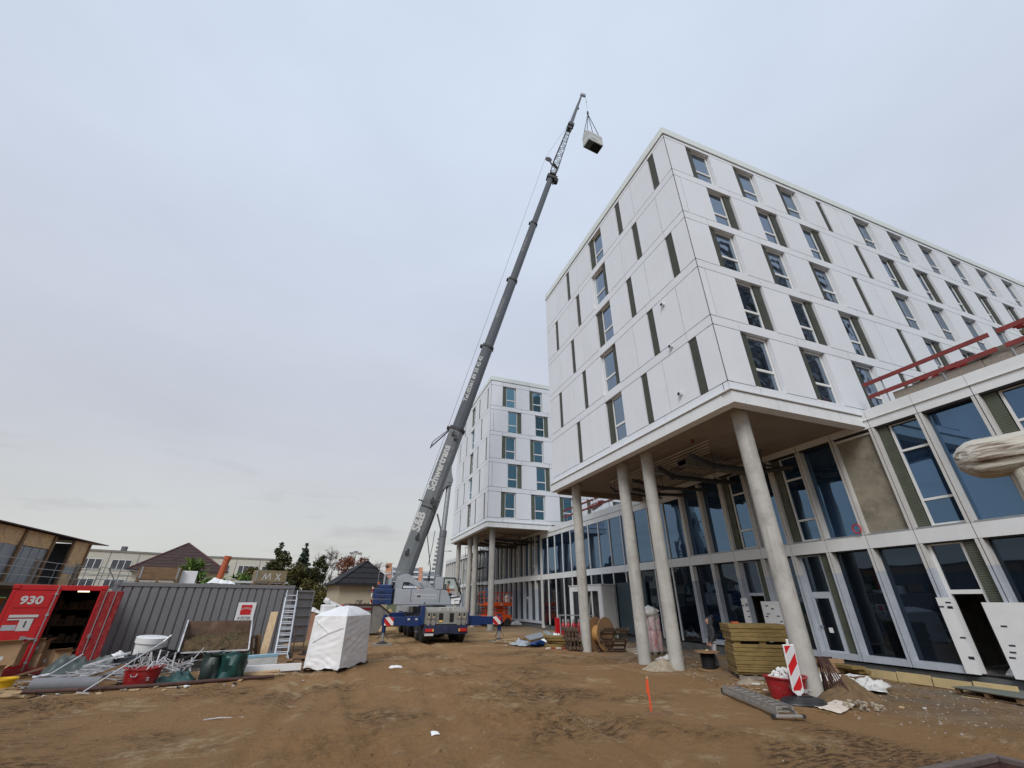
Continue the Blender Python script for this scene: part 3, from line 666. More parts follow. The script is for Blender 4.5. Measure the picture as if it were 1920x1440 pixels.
# ------------------------------------------------------------------ glass podium along x = 18
def podium():
    root = thing('glass_podium', 'two-storey glass podium with white bands running below both white blocks', 'building', (18, 0, 0))
    y0, i0, i1, P = 9.2, -9, 48, 1.55
    va = lambda i: y0 + P * i
    flush = lambda i: 7 <= i < 20
    yA, yB = va(i0), va(i1)
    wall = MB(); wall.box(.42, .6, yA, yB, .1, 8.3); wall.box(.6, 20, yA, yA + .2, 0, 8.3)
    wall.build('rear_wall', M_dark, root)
    MB().box(.5, 34, yA, yB, 8.3, 8.62).build('flat_roof', M_plinth, root)
    pl = MB(); pl.box(.12, .5, yA, yB, -.3, .36); pl.build('plinth', M_plinth, root)
    g = .012
    def band(name, z0, z1, x0, x1, m, off=0):
        b = MB()
        for i in range(i0, i1): b.box(x0, x1, va(i) + g, va(i + 1) - g, z0, z1)
        b.build(name, m, root)
    band('transom_band', 4.06, 4.50, 0.0, .3, M_white2)
    bk = MB(); bk.box(.03, .28, yA, yB, 4.02, 4.54); bk.box(.03, .28, yA, va(7), 8.15, 8.9); bk.box(.03, .28, va(7), va(20), 7.75, 8.5); bk.box(.03, .28, va(20), yB, 8.15, 8.9); bk.build('band_backing', M_dark, root)
    b = MB(); b2 = MB(); lo = MB()
    for i in range(i0, i1):
        a, c = va(i), va(i + 1)
        z = 7.72 if flush(i) else 8.20
        b.box(0, .3, a + g, c - g, z + .01, 8.52 if not flush(i) else 8.10)
        b2.box(-.02, .3, a + g * .5, c - g * .5, 8.56 if not flush(i) else 8.14, 8.92 if not flush(i) else 8.55)
        lo.box(-.05, .1, a, c, 8.525 if not flush(i) else 8.105, 8.555 if not flush(i) else 8.135)
    b.build('header_panels', M_white2, root); b2.build('parapet_panels', M_white2, root); lo.build('parapet_ledge', M_cap, root)
    concrete_bay = 0
    upw = {-6, -3, -1, 2, 4} | set(range(21, 48, 3))        # upper bays with louvre and divided window
    loww = {-4, -1, 2, 4} | set(range(22, 48, 3))
    for i in range(i0, i1 + 1):
        if i < i0 or i > i1: continue
        a = va(i)
        m = MB()
        if flush(i) and i != 7:
            m.box(-.02, .10, a - .03, a + .03, .42, 4.05, 0); m.box(-.02, .10, a - .03, a + .03, 4.51, 7.72, 0)
        elif i == 20:
            m.box(-.03, .36, a - .25, a + .1, .1, 8.2, 0)
        else:
            for s in (-1, 1):
                y_ = a + s * .055
                m.box(0, .34, y_ - .04, y_ + .04, 3.30, 4.05, 0); m.box(0, .34, y_ - .04, y_ + .04, 4.51, 8.19, 0)
                m.box(0, .34, y_ - .04, y_ + .04, .42, 3.30, 1)
            m.box(.06, .3, a - .014, a + .014, .42, 8.18, 2)
        m.build('mullion', [M_alu if not flush(i) else M_frame, M_foil, M_dark], root)
    for i in range(i0, i1):
        if i in (-1, 4): continue
        d = .0 if not flush(i) else .02
        if flush(i): continue
        MB().box(.02, .34, va(i) + .1, va(i + 1) - .1, .42, .62).build('bottom_rail', M_foil, root)
    for i in range(i0, i1):
        if not flush(i): MB().box(.0, .36, va(i) + .1, va(i + 1) - .1, 4.505, 4.56).build('window_sill', M_galv, root)
    def pane(y_a, y_b, z0, z1, x, m, parent, tl=0.0):
        b = MB(); b.add([(x, y_a, z0), (x, y_b, z0), (x + tl, y_b, z1), (x + tl, y_a, z1)], [(0, 1, 2, 3)])
        return b.build('glass_pane', m, parent)
    rnd = random.Random(9)
    for i in range(i0, i1):
        a, c = va(i), va(i + 1)
        fl = flush(i)
        if i > 44 : continue
        # upper storey
        if i == concrete_bay:
            b = MB(); b.box(.16, .42, a + .1, c - .1, 4.56, 8.05); b.build('concrete_wall_panel', M_conc2, root)
            MB().box(.10, .42, a + .1, c - .1, 8.05, 8.12).build('edge_strip', M_frame, root)
        elif fl:
            pane(a + .03, c - .03, 4.51, 7.72, .05, M_glassp, root, rnd.uniform(-.004, .004))
        elif i in upw:
            w_ = MB(); ya, yb = a + .11, c - .10
            lv = .36
            yb2 = yb - lv
            for q in ((ya, ya + .07), (yb2 - .07, yb2)): w_.box(.22, .32, q[0], q[1], 4.56, 8.19)
            for z in (4.56, 5.38, 7.12, 8.12): w_.box(.223, .32, ya + .07, yb2 - .07, z, z + .075)
            wo = w_.build('divided_window', M_frame, root)
            for z0, z1 in ((4.63, 5.38), (5.455, 7.12), (7.195, 8.12)): pane(ya + .07, yb2 - .07, z0, z1, .275, M_glassp, wo, rnd.uniform(-.004, .004))
            MB().box(.16, .34, yb2 + .03, yb, 4.56, 8.19).build('louvre_panel', M_mesh, wo)
        else:
            pane(a + .11, c - .11, 4.56, 8.19, .27, M_glassp, root, rnd.uniform(-.006, .006))
        # ground storey
        if fl:
            pane(a + .03, c - .03, .42, 4.06, .05, M_glassd, root, rnd.uniform(-.004, .004))
            continue
        ya, yb = a + .11, c - .10
        if i in loww:
            lv = .36; yl = ya + lv                    # louvre on the near side
            w_ = MB()
            for q in ((yl + .02, yl + .10), (yb - .09, yb)): w_.box(.20, .32, q[0], q[1], .45, 4.05)
            w_.box(.203, .32, yl + .10, yb - .09, 2.55, 2.67); w_.box(.203, .32, yl + .10, yb - .09, 3.98, 4.05)
            wo = w_.build('door_frame', M_frame if i == -1 else M_foil, root)
            pane(yl + .10, yb - .09, 2.67, 3.98, .27, M_glassd, wo)
            lz = 2.3 if i in (-1, 4) else .45
            lb = MB(); lb.box(.14, .34, ya, yl, lz, 4.05); lb.build('louvre_panel', M_mesh, wo)
            if i in (-1, 4):
                # open doorway, white boards with black tape on both sides
                for (q0, q1, xx, zt) in ((a - .32, yl + .12, -.045, 2.32), (c - .22, c + .12, -.045, 2.45)):
                    pb = MB(); pb.box(xx - .02, xx + .03, q0, q1, .44, zt)
                    po = pb.build('protective_board', M_whitepl, root)
                    tb = MB()
                    for _ in range(7):
                        zz = rnd.uniform(.6, zt - .1); yy = rnd.choice((q0 + .06, q1 - .06)) if q1 - q0 < .4 else rnd.uniform(q0 + .05, q1 - .05)
                        tb.box(xx - .024, xx - .021, yy - .07, yy + .07, zz, zz + .045)
                    tb.build('tape_strip', M_ink, po)
                rm = MB(); rm.box(.9, 4.5, yl + .1, yb + .8, .36, .42); rm.box(4.3, 4.4, yl - .5, yb + 2, .4, 3); rm.box(.61, 4.4, yb + 1.2, yb + 1.3, .4, 3); rm.box(.61, 4.4, yl - .5, yl - .4, .4, 3); rm.box(.61, 4.4, yl - .4, yb + 1.2, 2.98, 3.02)
                rm.build('inner_room', M_interior, root)
            else:
                d = MB()
                d.box(.17, .24, yl + .10, yl + .20, .5, 2.55); d.box(.17, .24, yb - .19, yb - .09, .5, 2.55)
                d.box(.173, .24, yl + .20, yb - .19, .5, .66); d.box(.173, .24, yl + .20, yb - .19, 2.44, 2.55)
                do = d.build('glass_door', M_foil, root)
                pane(yl + .20, yb - .19, .66, 2.44, .20, M_glassd, do)
                h = MB(); h.box(.12, .17, yb - .17, yb - .12, 1.42, 1.5); h.beam((.12, yb - .145, 1.46), (.12, yb - .30, 1.46), .02, .02); h.build('door_handle', M_galv, do)
                if i == 2: MB().box(.185, .197, yl + .42, yl + .58, 1.25, 1.42).build('paper_notice', M_whitepl, do)
        else:
            pane(a + .11, c - .11, .62, 4.05, .27, M_glassd, root, rnd.uniform(-.006, .006))
    # red cable coil on the sill beside the raw concrete panel
    return root
POD = podium()
# cut the door openings in the rear wall: separate dark rooms show through because the wall is replaced there
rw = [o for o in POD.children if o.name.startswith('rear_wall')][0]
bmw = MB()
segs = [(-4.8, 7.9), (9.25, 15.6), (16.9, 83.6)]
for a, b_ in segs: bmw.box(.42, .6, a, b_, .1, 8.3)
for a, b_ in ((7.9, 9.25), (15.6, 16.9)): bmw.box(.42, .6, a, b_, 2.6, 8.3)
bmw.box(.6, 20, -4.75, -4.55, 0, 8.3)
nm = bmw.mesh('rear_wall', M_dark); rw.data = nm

# ------------------------------------------------------------------ mobile crane
def crane():
    CX, CY = 6.4, 33.2
    root = thing('mobile_crane', 'grey and blue mobile crane on outriggers with long telescopic boom raised', 'mobile crane', (CX, CY, 0))
    P = root
    # carrier
    c = MB(); c.box(-1.25, 1.25, -4.6, 8.2, .75, 1.38); c.box(-1.3, 1.3, -3.6, 8.2, 1.38, 1.46)
    c.box(-1.32, 1.32, -4.85, -4.5, .50, .98); c.box(-1.28, -1.05, -4.4, 7.9, 1.0, 1.34)
    c.tube((0, -4.95, .72), (0, -4.8, .72), .16, n=16); c.box(-.5, .5, -4.9, -4.84, .56, .62)
    c.build('carrier_frame', M_bumper, P, bevel=.02)
    c = MB(); c.box(-1.3, 1.3, 8.3, 10.0, .6, 2.6); c.box(-1.25, 1.25, 8.9, 10.05, 1.6, 2.5, 1); c.build('driver_cab', [M_crane, M_winfar], P, bevel=.06)
    d = MB()
    d.box(-1.0, -.4, -2.6, -1.5, 1.46, 1.95, 1); d.box(-1.2, -.7, -3.5, -2.9, 1.46, 1.9); d.box(.1, 1.0, -2.9, -1.8, 1.46, 1.9, 1); d.box(-.5, .1, -3.4, -2.7, 1.46, 1.75, 2); d.box(-1.2, -.95, .9, 2.4, 1.46, 1.9)
    d.box(-1.26, 1.26, 2.2, 7.8, 1.46, 1.9)
    d.build('deck_boxes', [M_crane, M_rubber, M_galv], P, bevel=.02)
    s = MB(); s.lathe([(.95, 1.46), (.95, 1.95)], n=32); s.build('slewing_ring', M_bumper, P)
    # rear body
    b = MB(); b.box(-1.33, 1.33, -4.72, -4.3, 1.02, 1.68); b.prism([(-4.72, 1.68), (-4.3, 1.68), (-3.9, 1.92), (-4.55, 1.92)], (-1.33, 0, 0), (0, 1, 0), (0, 0, 1), (2.66, 0, 0))
    b.build('rear_body', M_skip, P, bevel=.015)
    MB().box(-1.52, -1.34, -4.8, -4.1, 1.0, 2.0).build('rear_corner_post', M_blue, P, bevel=.015); MB().box(1.34, 1.44, -4.7, -4.1, 1.0, 1.65).build('rear_corner_post', M_blue, P, bevel=.015)
    for x in (-1.08, -.78, .78, 1.08):
        h = MB(); h.box(x - .125, x + .125, -4.82, -4.70, 1.30, 1.66); h.box(x - .10, x + .10, -4.80, -4.70, .96, 1.27); h.box(x - .05, x + .05, -4.835, -4.80, 1.46, 1.60, 1); h.lathe([(.03, 0), (.03, .02)], (0, 0, 0), 10, 2, Matrix.Translation((x, -4.82, 1.40)) @ Matrix.Rotation(R(90), 4, 'X'))
        h.build('valve_box', [M_skip, M_black, M_amber], P, bevel=.01)
    for x in (-.33, .33):
        h = MB(); h.box(x - .13, x + .13, -4.735, -4.70, 1.14, 1.60); h.box(x - .11, x + .11, -4.745, -4.735, 1.13, 1.22, 1 if x < 0 else 0); h.build('rear_slot', [M_black, M_amber], P)
    rp_ = MB().box(-.45, .45, -4.68, -4.66, 1.71, 1.92).build('rear_plate', M_letter, P); q_ = MB()
    for k_ in range(9):
        if k_ != 5: q_.box(-.38 + .085 * k_, -.325 + .085 * k_, -4.684, -4.68, 1.775, 1.87)
    q_.box(-.40, .40, -4.684, -4.68, 1.725, 1.75); q_.build('worn_marking', M_skip, rp_)
    for sx in (-1, 1):
        h = MB(); h.box(sx * 1.02 - .23, sx * 1.02 + .23, -4.93, -4.84, .64, .80); h.box(sx * 1.02 - sx * .23 - .03, sx * 1.02 - sx * .23 + .03, -4.95, -4.84, .65, .79, 1); h.build('tail_light', [M_lampred, M_amber], P, bevel=.01)
    pl = MB().box(-1.27, -.75, -4.9, -4.86, .44, .56).build('licence_plate', M_letter, P)
    # wheels
    wl = None
    for y in (-3.7, -2.1, 1.6, 3.3, 6.3):
        for sx in (-1, 1):
            X = Matrix.Translation((0, 0, 0)) @ Matrix.Rotation(R(90), 4, 'Y')
            if wl is None:
                t = MB(); t.lathe([(.38, -.24), (.62, -.24), (.71, -.18), (.72, -.06), (.70, -.055), (.70, -.03), (.72, -.025), (.72, .06), (.70, .065), (.70, .09), (.72, .095), (.71, .18), (.62, .24), (.38, .24)], n=32, X=X)
                wl = t.mesh('wheel', M_rubber); smooth_mesh(wl)
                r_ = MB(); r_.lathe([(.0, -.12), (.16, -.12), (.18, -.05), (.34, -.05), (.38, -.22), (.39, .22), (.34, .05), (.18, .05), (.16, .12), (0, .12)], n=24, X=X)
                rm = r_.mesh('rim', M_crane)
            wo = inst(wl, 'wheel', P, (sx * 1.10, y, .71)); inst(rm, 'rim', wo, (0, 0, 0))
    mf = MB()
    for y in (-3.7, -2.1, 1.6, 3.3, 6.3):
        for sx in (-1, 1):
            mf.box(sx * 1.1 - .25, sx * 1.1 + .25, y - .7, y + .7, 1.47, 1.50); mf.box(sx * 1.1 - .25, sx * 1.1 + .25, y + .78, y + .80, .45, 1.4)
    mf.build('mudguard', M_bumper, P)
    # outriggers: rear pair and front pair
    for y in (-4.25, 4.6):
        for sx in (-1, 1):
            x1 = sx * 3.55
            o = MB(); o.box(min(sx * 1.2, x1), max(sx * 1.2, x1), y - .17, y + .17, .96, 1.40); o.box(min(sx * 1.2, sx * 2.3), max(sx * 1.2, sx * 2.3), y - .2, y + .2, .92, 1.44)
            o.build('outrigger_beam', M_blue, P, bevel=.015)
            if y < 0:
                q = MB(); q.lathe([(.25, 0), (.25, .03)], n=24, X=Matrix.Translation((sx * 3.32, y - .215, 1.18)) @ Matrix.Rotation(R(90), 4, 'X')); q.box(sx * 3.32 - .26, sx * 3.32 + .26, y - .235, y - .215, .98, 1.38)
                q.build('warning_plate', M_rw, P)
                if sx < 0:
                    for xx in (-2.2, -1.75): MB().box(xx - .07, xx + .07, y - .207, y - .2, 1.24, 1.33).build('reflector', M_letter, P)
            j = MB(); j.tube((x1, y, .62), (x1, y, 1.52), .115, n=16); j.tube((x1, y, .18), (x1, y, .62), .075, n=16, m=1); j.box(x1 - .16, x1 + .16, y - .16, y + .16, 1.0, 1.36)
            j.build('outrigger_jack', [M_blue, M_galv], P, smooth=True)
            f = MB(); f.lathe([(.32, .06), (.32, .10), (.12, .20), (0, .22)], (x1, y, 0), 20); f.beam((x1 - .3, y - .1, .3), (x1 - .05, y, .62), .05, .03); f.beam((x1 + .3, y - .1, .3), (x1 + .05, y, .62), .05, .03)
            f.build('foot_pad', M_pipe_d, P)
            pd = MB()
            for k in range(3): pd.box(CX + x1 - .55, CX + x1 + .55, CY + y - .42 + .29 * k, CY + y - .15 + .29 * k, -.06, .07)
            po = pd.build('timber_mat', M_wood, None, bevel=.01)
            tag(po, {(-1, True): 'grey timber mat under the crane foot next to the white tarpaulin', (1, True): 'grey timber mat under the crane foot toward the glass building', (-1, False): 'grey timber mat under the far crane foot beside the grey skip', (1, False): 'grey timber mat under the far crane foot, before the orange lift'}[(sx, y < 0)], 'timber mat', 'timber mats under the crane feet')
    # upper works, slewed across the carrier; SX maps its own axes (forward, left, up)
    ph = R(-10); rot = (0, 0, ph)
    b = MB(); b.box(-2.5, 1.15, -1.38, 1.38, 1.98, 2.2); b.box(-2.2, 1.0, .2, 1.3, 2.2, 2.9); b.box(-2.6, -2.45, -1.3, 1.3, 2.0, 2.95)
    b.build('turntable', M_crane, P, rot=rot, bevel=.02)
    pan = MB()
    pan.box(-2.55, -1.52, -1.42, -.75, 2.02, 2.95); pan.box(-1.49, .42, -1.42, -.75, 2.02, 2.95)
    pan.prism([(.45, 2.02), (1.16, 2.02), (1.10, 2.45), (.92, 2.86), (.80, 2.92), (.45, 2.95)], (0, -1.42, 0), (1, 0, 0), (0, 0, 1), (0, .67, 0))
    sidep = pan.build('side_panel', M_crane, P, rot=rot, bevel=.02)
    h = MB(); h.box(-1.44, -1.36, -1.43, -1.41, 2.22, 2.25); h.box(.22, .30, -1.43, -1.41, 2.21, 2.24); h.box(-.61, -.49, -1.435, -1.41, 2.09, 2.16); h.box(-1.10, -.86, -1.43, -1.415, 2.47, 2.58); h.build('panel_latch', M_ink, sidep)
    text('S&B Schwertrans', .222, M_letter, sidep, (-.53, -1.424, 2.62), (1, 0, 0), (0, 0, 1), bold=.004, sx=.98)
    text('Tel.:05361 89 35 42 42', .165, M_letter, sidep, (-.53, -1.424, 2.42), (1, 0, 0), (0, 0, 1), bold=.003, sx=1.02)
    cw = MB()
    for z0, z1, x0 in ((2.02, 2.36, -3.95), (2.375, 2.66, -4.02), (2.675, 2.98, -4.0), (2.995, 3.22, -3.75)): cw.box(x0, -2.75 - (.12 if z1 > 3 else 0), -1.40, 1.40, z0, z1)
    cwo = cw.build('counterweight', M_blue, P, rot=rot, bevel=.03)
    hh = MB()
    for z in (2.2, 2.5, 2.82): hh.path([(-3.6, -1.42, z + .06), (-3.6, -1.47, z), (-3.25, -1.47, z), (-3.25, -1.42, z + .06)], .018)
    hh.build('lifting_loop', M_bumper, cwo)
    for z in (2.06, 2.44, 2.80): MB().box(-4.10, -4.03, -1.44, -1.1, z, z + .27).build('hazard_board', M_rw, cwo)
    # A-frame, exhausts, railings
    a = MB()
    for y in (-.55, .55):
        a.prism([(-2.75, 3.1), (-2.6, 3.75), (-2.05, 3.95), (-1.75, 3.9), (-.3, 2.95), (-.75, 2.95), (-1.8, 3.42), (-2.15, 3.40), (-2.2, 2.95), (-2.75, 2.95)], (0, y - .06, 0), (1, 0, 0), (0, 0, 1), (0, .12, 0))
    a.tube((-2.25, -.62, 3.7), (-2.25, .62, 3.7), .12, n=14)
    a.build('boom_bracket', M_crane, P, rot=rot, bevel=.01)
    e = MB(); e.tube((-3.0, -.9, 3.2), (-3.0, -.9, 3.62), .16, n=16); e.tube((-3.4, -1.0, 3.2), (-3.4, -1.0, 3.85), .07, n=10); e.path([(-3.4, -1.0, 3.85), (-3.1, -1.0, 3.92)], .07); e.build('exhaust_stack', M_crane, P, rot=rot, smooth=True)
    rl = MB()
    for x in (-3.8, -3.2): rl.tube((x, -1.25, 3.2), (x, -1.25, 4.0), .016, n=6)
    rl.path([(-3.8, -1.25, 4.0), (-2.4, -1.25, 4.0)], .016); rl.path([(-1.4, -1.2, 2.95), (-1.4, -1.2, 3.85), (.3, -1.2, 3.85), (.3, -1.2, 2.95)], .016); rl.path([(-1.4, -1.2, 3.4), (.3, -1.2, 3.4)], .016)
    rl.build('handrail', M_galv, P, rot=rot)
    wi = MB(); wi.tube((-2.9, -.3, 3.15), (-2.9, .6, 3.15), .3, n=20); wi.build('winch_drum', M_pipe_d, P, rot=rot)
    ck = MB(); ck.prism([(-.65, 2.95), (.10, 2.95), (-.25, 3.28), (-.9, 3.55), (-1.0, 3.42)], (0, -.9, 0), (1, 0, 0), (0, 0, 1), (0, .9, 0)); ck.build('oil_cooler', M_galv, P, rot=rot, bevel=.01)
    # operator's cab, glazed, open frame
    cabp = [(.86, 2.0), (1.82, 2.0), (1.95, 2.35), (1.90, 2.75), (1.52, 3.62), (1.38, 3.74), (.12, 3.74), (.05, 3.60), (.05, 2.96), (.86, 2.96)]
    fr = MB()
    fr.prism([(.05, 2.96), (.62, 2.96), (.62, 3.74), (.12, 3.74), (.05, 3.6)], (0, -1.45, 0), (1, 0, 0), (0, 0, 1), (0, 1.0, 0))
    fr.beam((.3, -.95, 3.71), (1.42, -.95, 3.71), 1.0, .06)
    fr.build('cab_shell', M_crane, P, rot=rot, bevel=.02)
    k = MB()
    for y in (-1.43, -.49):
        for p, q in (((.66, 2.96), (.66, 3.68)), ((.66, 3.68), (1.40, 3.68)), ((1.40, 3.68), (1.86, 2.72)), ((1.86, 2.72), (1.90, 2.3)), ((1.90, 2.3), (1.78, 2.02)), ((1.78, 2.02), (1.2, 2.02)), ((1.12, 2.45), (1.78, 2.55))):
            k.beam((p[0], y, p[1]), (q[0], y, q[1]), .05, .06)
    for x, z in ((1.40, 3.68), (1.86, 2.72), (1.78, 2.02)): k.beam((x, -1.43, z), (x, -.49, z), .05, .05)
    k.build('cab_frame', M_black, P, rot=rot)
    gm = bpy.data.materials.new('cab_glass'); gm.use_nodes = True; N = gm.node_tree.nodes; Lk = gm.node_tree.links
    tr = N.new('ShaderNodeBsdfTransparent'); tr.inputs[0].default_value = (.72, .82, .78, 1); gl = N.new('ShaderNodeBsdfGlossy'); gl.inputs['Roughness'].default_value = .03; gl.inputs[0].default_value = (.8, .9, .9, 1)
    mx = N.new('ShaderNodeMixShader'); mx.inputs[0].default_value = .12; Lk.new(tr.outputs[0], mx.inputs[1]); Lk.new(gl.outputs[0], mx.inputs[2]); Lk.new(mx.outputs[0], N['Material Output'].inputs[0])
    gg = MB(); gg.add([(.69, -1.44, 2.98), (1.75, -1.44, 2.98), (1.38, -1.44, 3.65), (.69, -1.44, 3.65)], [(0, 1, 2, 3)]); gg.add([(1.40, -1.4, 3.66), (1.40, -.5, 3.66), (1.86, -.5, 2.74), (1.86, -1.4, 2.74)], [(0, 1, 2, 3)])
    gg.build('cab_window', gm, P, rot=rot)
    se = MB(); se.box(.8, 1.25, -1.2, -.7, 2.55, 2.72); se.box(.72, .84, -1.2, -.7, 2.7, 3.3); se.box(1.2, 1.84, -1.40, -.55, 2.30, 2.58, 1); se.box(1.22, 1.45, -1.42, -1.3, 2.05, 2.28, 1); se.box(1.5, 1.78, -1.41, -1.3, 2.08, 2.25, 1)
    se.build('cab_seat', [M_black, M_whitepl], P, rot=rot)
    # boom: direction at about 74.7 degrees
    el = R(74.62); PX, PZ = -2.27, 3.7
    ax = Vector((math.cos(el), 0, math.sin(el))); nn = Vector((math.sin(el), 0, -math.cos(el)))   # nn: underside
    def sect(name, s0, s1, w, h, m, mt=None):
        b = MB(); o = Vector((PX, 0, PZ)) + ax * s0
        prof = [(-w, -h), (w, -h), (w, -h * .05), (w * .86, h * .5), (w * .5, h * .9), (w * .2, h), (-w * .2, h), (-w * .5, h * .9), (-w * .86, h * .5), (-w, -h * .05)]
        b.prism(prof, o, (0, 1, 0), nn, ax * (s1 - s0))
        ob = b.build(name, m, P, rot=rot, bevel=.015)
        return ob
    def collar(parent_rot, s, w, h):
        b = MB(); o = Vector((PX, 0, PZ)) + ax * (s - .12)
        k_ = 1.13
        prof = [(-w * k_, -h * 1.1), (w * k_, -h * 1.1), (w * k_, h * .4), (w * .85, h * .85), (w * .45, h * 1.12), (-w * .45, h * 1.12), (-w * .85, h * .85), (-w * k_, h * .4)]
        b.prism(prof, o, (0, 1, 0), nn, ax * .24)
        b.prism([(-w * .6, -h * 1.5), (w * .6, -h * 1.5), (w * .6, -h), (-w * .6, -h)], o, (0, 1, 0), nn, ax * .16)
        b.build('boom_collar', M_pipe_d, P, rot=rot, bevel=.01)
    base = sect('boom_base_section', -.35, 11.9, .47, .60, M_boom)
    secs = [(11.9, 20.8, .42, .50), (20.8, 29.8, .375, .445), (29.8, 39.1, .33, .39), (39.1, 48.2, .285, .335)]
    so_ = [sect('boom_section', a_, b_, w_, h_, M_boom2) for a_, b_, w_, h_ in secs]
    for (s, w_, h_) in ((11.9, .47, .6), (20.8, .42, .5), (29.8, .375, .445), (39.1, .33, .39)): collar(rot, s, w_, h_)
    side = -1   # lettering on the side that faces the site
    def wr(s, txt, size, par, w, ofs=-.08, mt=M_letter, b_=.006, sx=1.0):
        p = Vector((PX, -w - .006, PZ)) + ax * s + nn * ofs
        text(txt, size, mt, par, p, ax, -nn, bold=b_, sx=sx, ext=.006)
    wr(3.9, 'S&B', .82, base, .47, -.27, b_=.03, sx=1.05); wr(8.3, 'Schwertrans', .78, base, .47, -.27, b_=.028, sx=.99)
    wr(17.0, 'Tel.:05361 89 35 42 42', .46, so_[0], .42, -.24, b_=.012, sx=1.14)
    wr(25.6, 'S&B Schwertrans', .36, so_[1], .375, -.22, M_letter2, .006, 1.05)
    wr(35.2, 'S&B Schwertrans', .32, so_[2], .33, -.19, M_letter2, .006, 1.05)
    # fittings on the base section
    f = MB()
    for s, off in ((5.4, .35), (5.6, .1), (11.0, .1), (11.3, -.2), (1.6, -.3), (2.8, .0)):
        p = Vector((PX, -.52, PZ)) + ax * s + nn * off
        f = MB(); f.box(p.x - .12, p.x + .12, p.y - .08, p.y + .05, p.z - .12, p.z + .12); f.tube(p, p + ax * .3 + Vector((0, -.05, 0)), .05, n=8); f.build('boom_bracket_lug', M_pipe_d, P, rot=rot)
    f = MB(); p0 = Vector((PX, -.5, PZ)) + ax * 5.1; f.beam(p0 - nn * .55, p0 + nn * .6, .05, .06); f.beam(p0 - nn * .55 + ax * .3, p0 - nn * .9 + ax * .3, .08, .08)
    f.build('boom_strap', M_pipe_d, P, rot=rot)
    o_ = MB(); q0 = Vector((PX, -.3, PZ)) + ax * 11.6 - nn * .6; q1 = Vector((PX, -.3, PZ)) + ax * 9.7 - nn * 1.55
    o_.beam(q0, q1, .09, .09); o_.beam(q0 + ax * .15, q1 + ax * .5, .05, .05); o_.beam(q1 - ax * .12, q1 + ax * .45, .07, .07); o_.build('rope_guide_arm', M_pipe_d, P, rot=rot)
    # luffing cylinder
    ct = Vector((PX, 0, PZ)) + ax * 7.5 + nn * .85; cb = Vector((.15, 0, 2.4)); cd = (ct - cb)
    cy = MB(); cy.tube(cb, cb + cd * .55, .255, n=24); cy.tube(cb + cd * .50, cb + cd * .555, .275, n=24); cy.build('lift_cylinder', M_boom, P, rot=rot, smooth=True)
    cy = MB(); cy.tube(cb + cd * .55, ct, .19, n=20, m=0); cy.build('cylinder_rod', M_galv, P, rot=rot, smooth=True)
    cy = MB(); kk = Vector((PX, 0, PZ)) + ax * 8.4
    cy.prism([(6.6, .55), (8.9, .55), (8.2, .80), (7.7, 1.1), (7.3, 1.1), (7.1, .8)], Vector((PX, -.36, PZ)), ax, nn, (0, .72, 0)); cy.tube((ct.x, -.42, ct.z), (ct.x, .42, ct.z), .13, n=16); cy.build('cylinder_bracket', M_boom, P, rot=rot, bevel=.01)
    # auxiliary pipework next to the cylinder, as seen against the sky
    au = MB(); z0 = Vector((.0, .9, 2.9))
    au.beam((.0, .8, 3.0), (.35, .8, 6.6), .22, .18)
    for k_ in range(9): au.box(-.28 + .035 * k_, -.05 + .035 * k_, .68, .92, 4.0 + .3 * k_, 4.16 + .3 * k_)
    au.beam((.38, .8, 6.6), (-.2, .4, 8.3), .09, .09); au.beam((.30, .8, 6.4), (.3, .8, 7.3), .3, .12); au.path([(-.55, .9, 4.6), (-.35, .9, 6.0), (-.25, .9, 7.1)], .025)
    au.build('support_frame', M_galv, P, rot=rot)
    # head and lattice fly jib
    hd = MB(); o = Vector((PX, 0, PZ)) + ax * 48.0
    hd.prism([(-.38, -.55), (.38, -.55), (.38, .75), (-.38, .75)], o, (0, 1, 0), nn, ax * .55); hd.tube(o + nn * .7 + Vector((0, -.3, 0)), o + nn * .7 + Vector((0, .3, 0)), .3, n=16); hd.prism([(-.5, -.3), (.5, -.3), (.5, .5), (-.5, .5)], o + ax * .6, (0, 1, 0), nn, ax * .2)
    hd.beam(o - ax * .5 + nn * .4, o - ax * .8 + nn * .5, .15, .1)
    hd.build('boom_head', M_pipe_d, P, rot=rot)
    J = lambda s, a_, y: Vector((PX, y, PZ)) + ax * (s + max(0, s - 48) * .05) + nn * a_
    lt = MB(); n_ = 13; s0, s1 = 48.5, 59.2
    hw = lambda t: (.44 * min(1, .55 + 2.5 * t) if t < .2 else .44 - .19 * (t - .2) / .8)
    for sa in (-1, 1):
        for sy in (-1, 1):
            lt.path([J(s0 + (s1 - s0) * k_ / n_, sa * hw(k_ / n_), sy * hw(k_ / n_)) for k_ in range(n_ + 1)], .055, 6)
    for k_ in range(n_):
        ta, tb = k_ / n_, (k_ + 1) / n_; sa_, sb_ = s0 + (s1 - s0) * ta, s0 + (s1 - s0) * tb; ha, hb = hw(ta), hw(tb)
        fl = 1 if k_ % 2 else -1
        for q in (-1, 1):
            lt.tube(J(sa_, fl * ha, q * ha), J(sb_, -fl * hb, q * hb), .026, n=5); lt.tube(J(sa_, q * ha, fl * ha), J(sb_, q * hb, -fl * hb), .026, n=5)
            lt.tube(J(sb_, -hb, q * hb), J(sb_, hb, q * hb), .022, n=5); lt.tube(J(sb_, q * hb, -hb), J(sb_, q * hb, hb), .022, n=5)
    lt.build('lattice_jib', M_pipe_d, P, rot=rot)
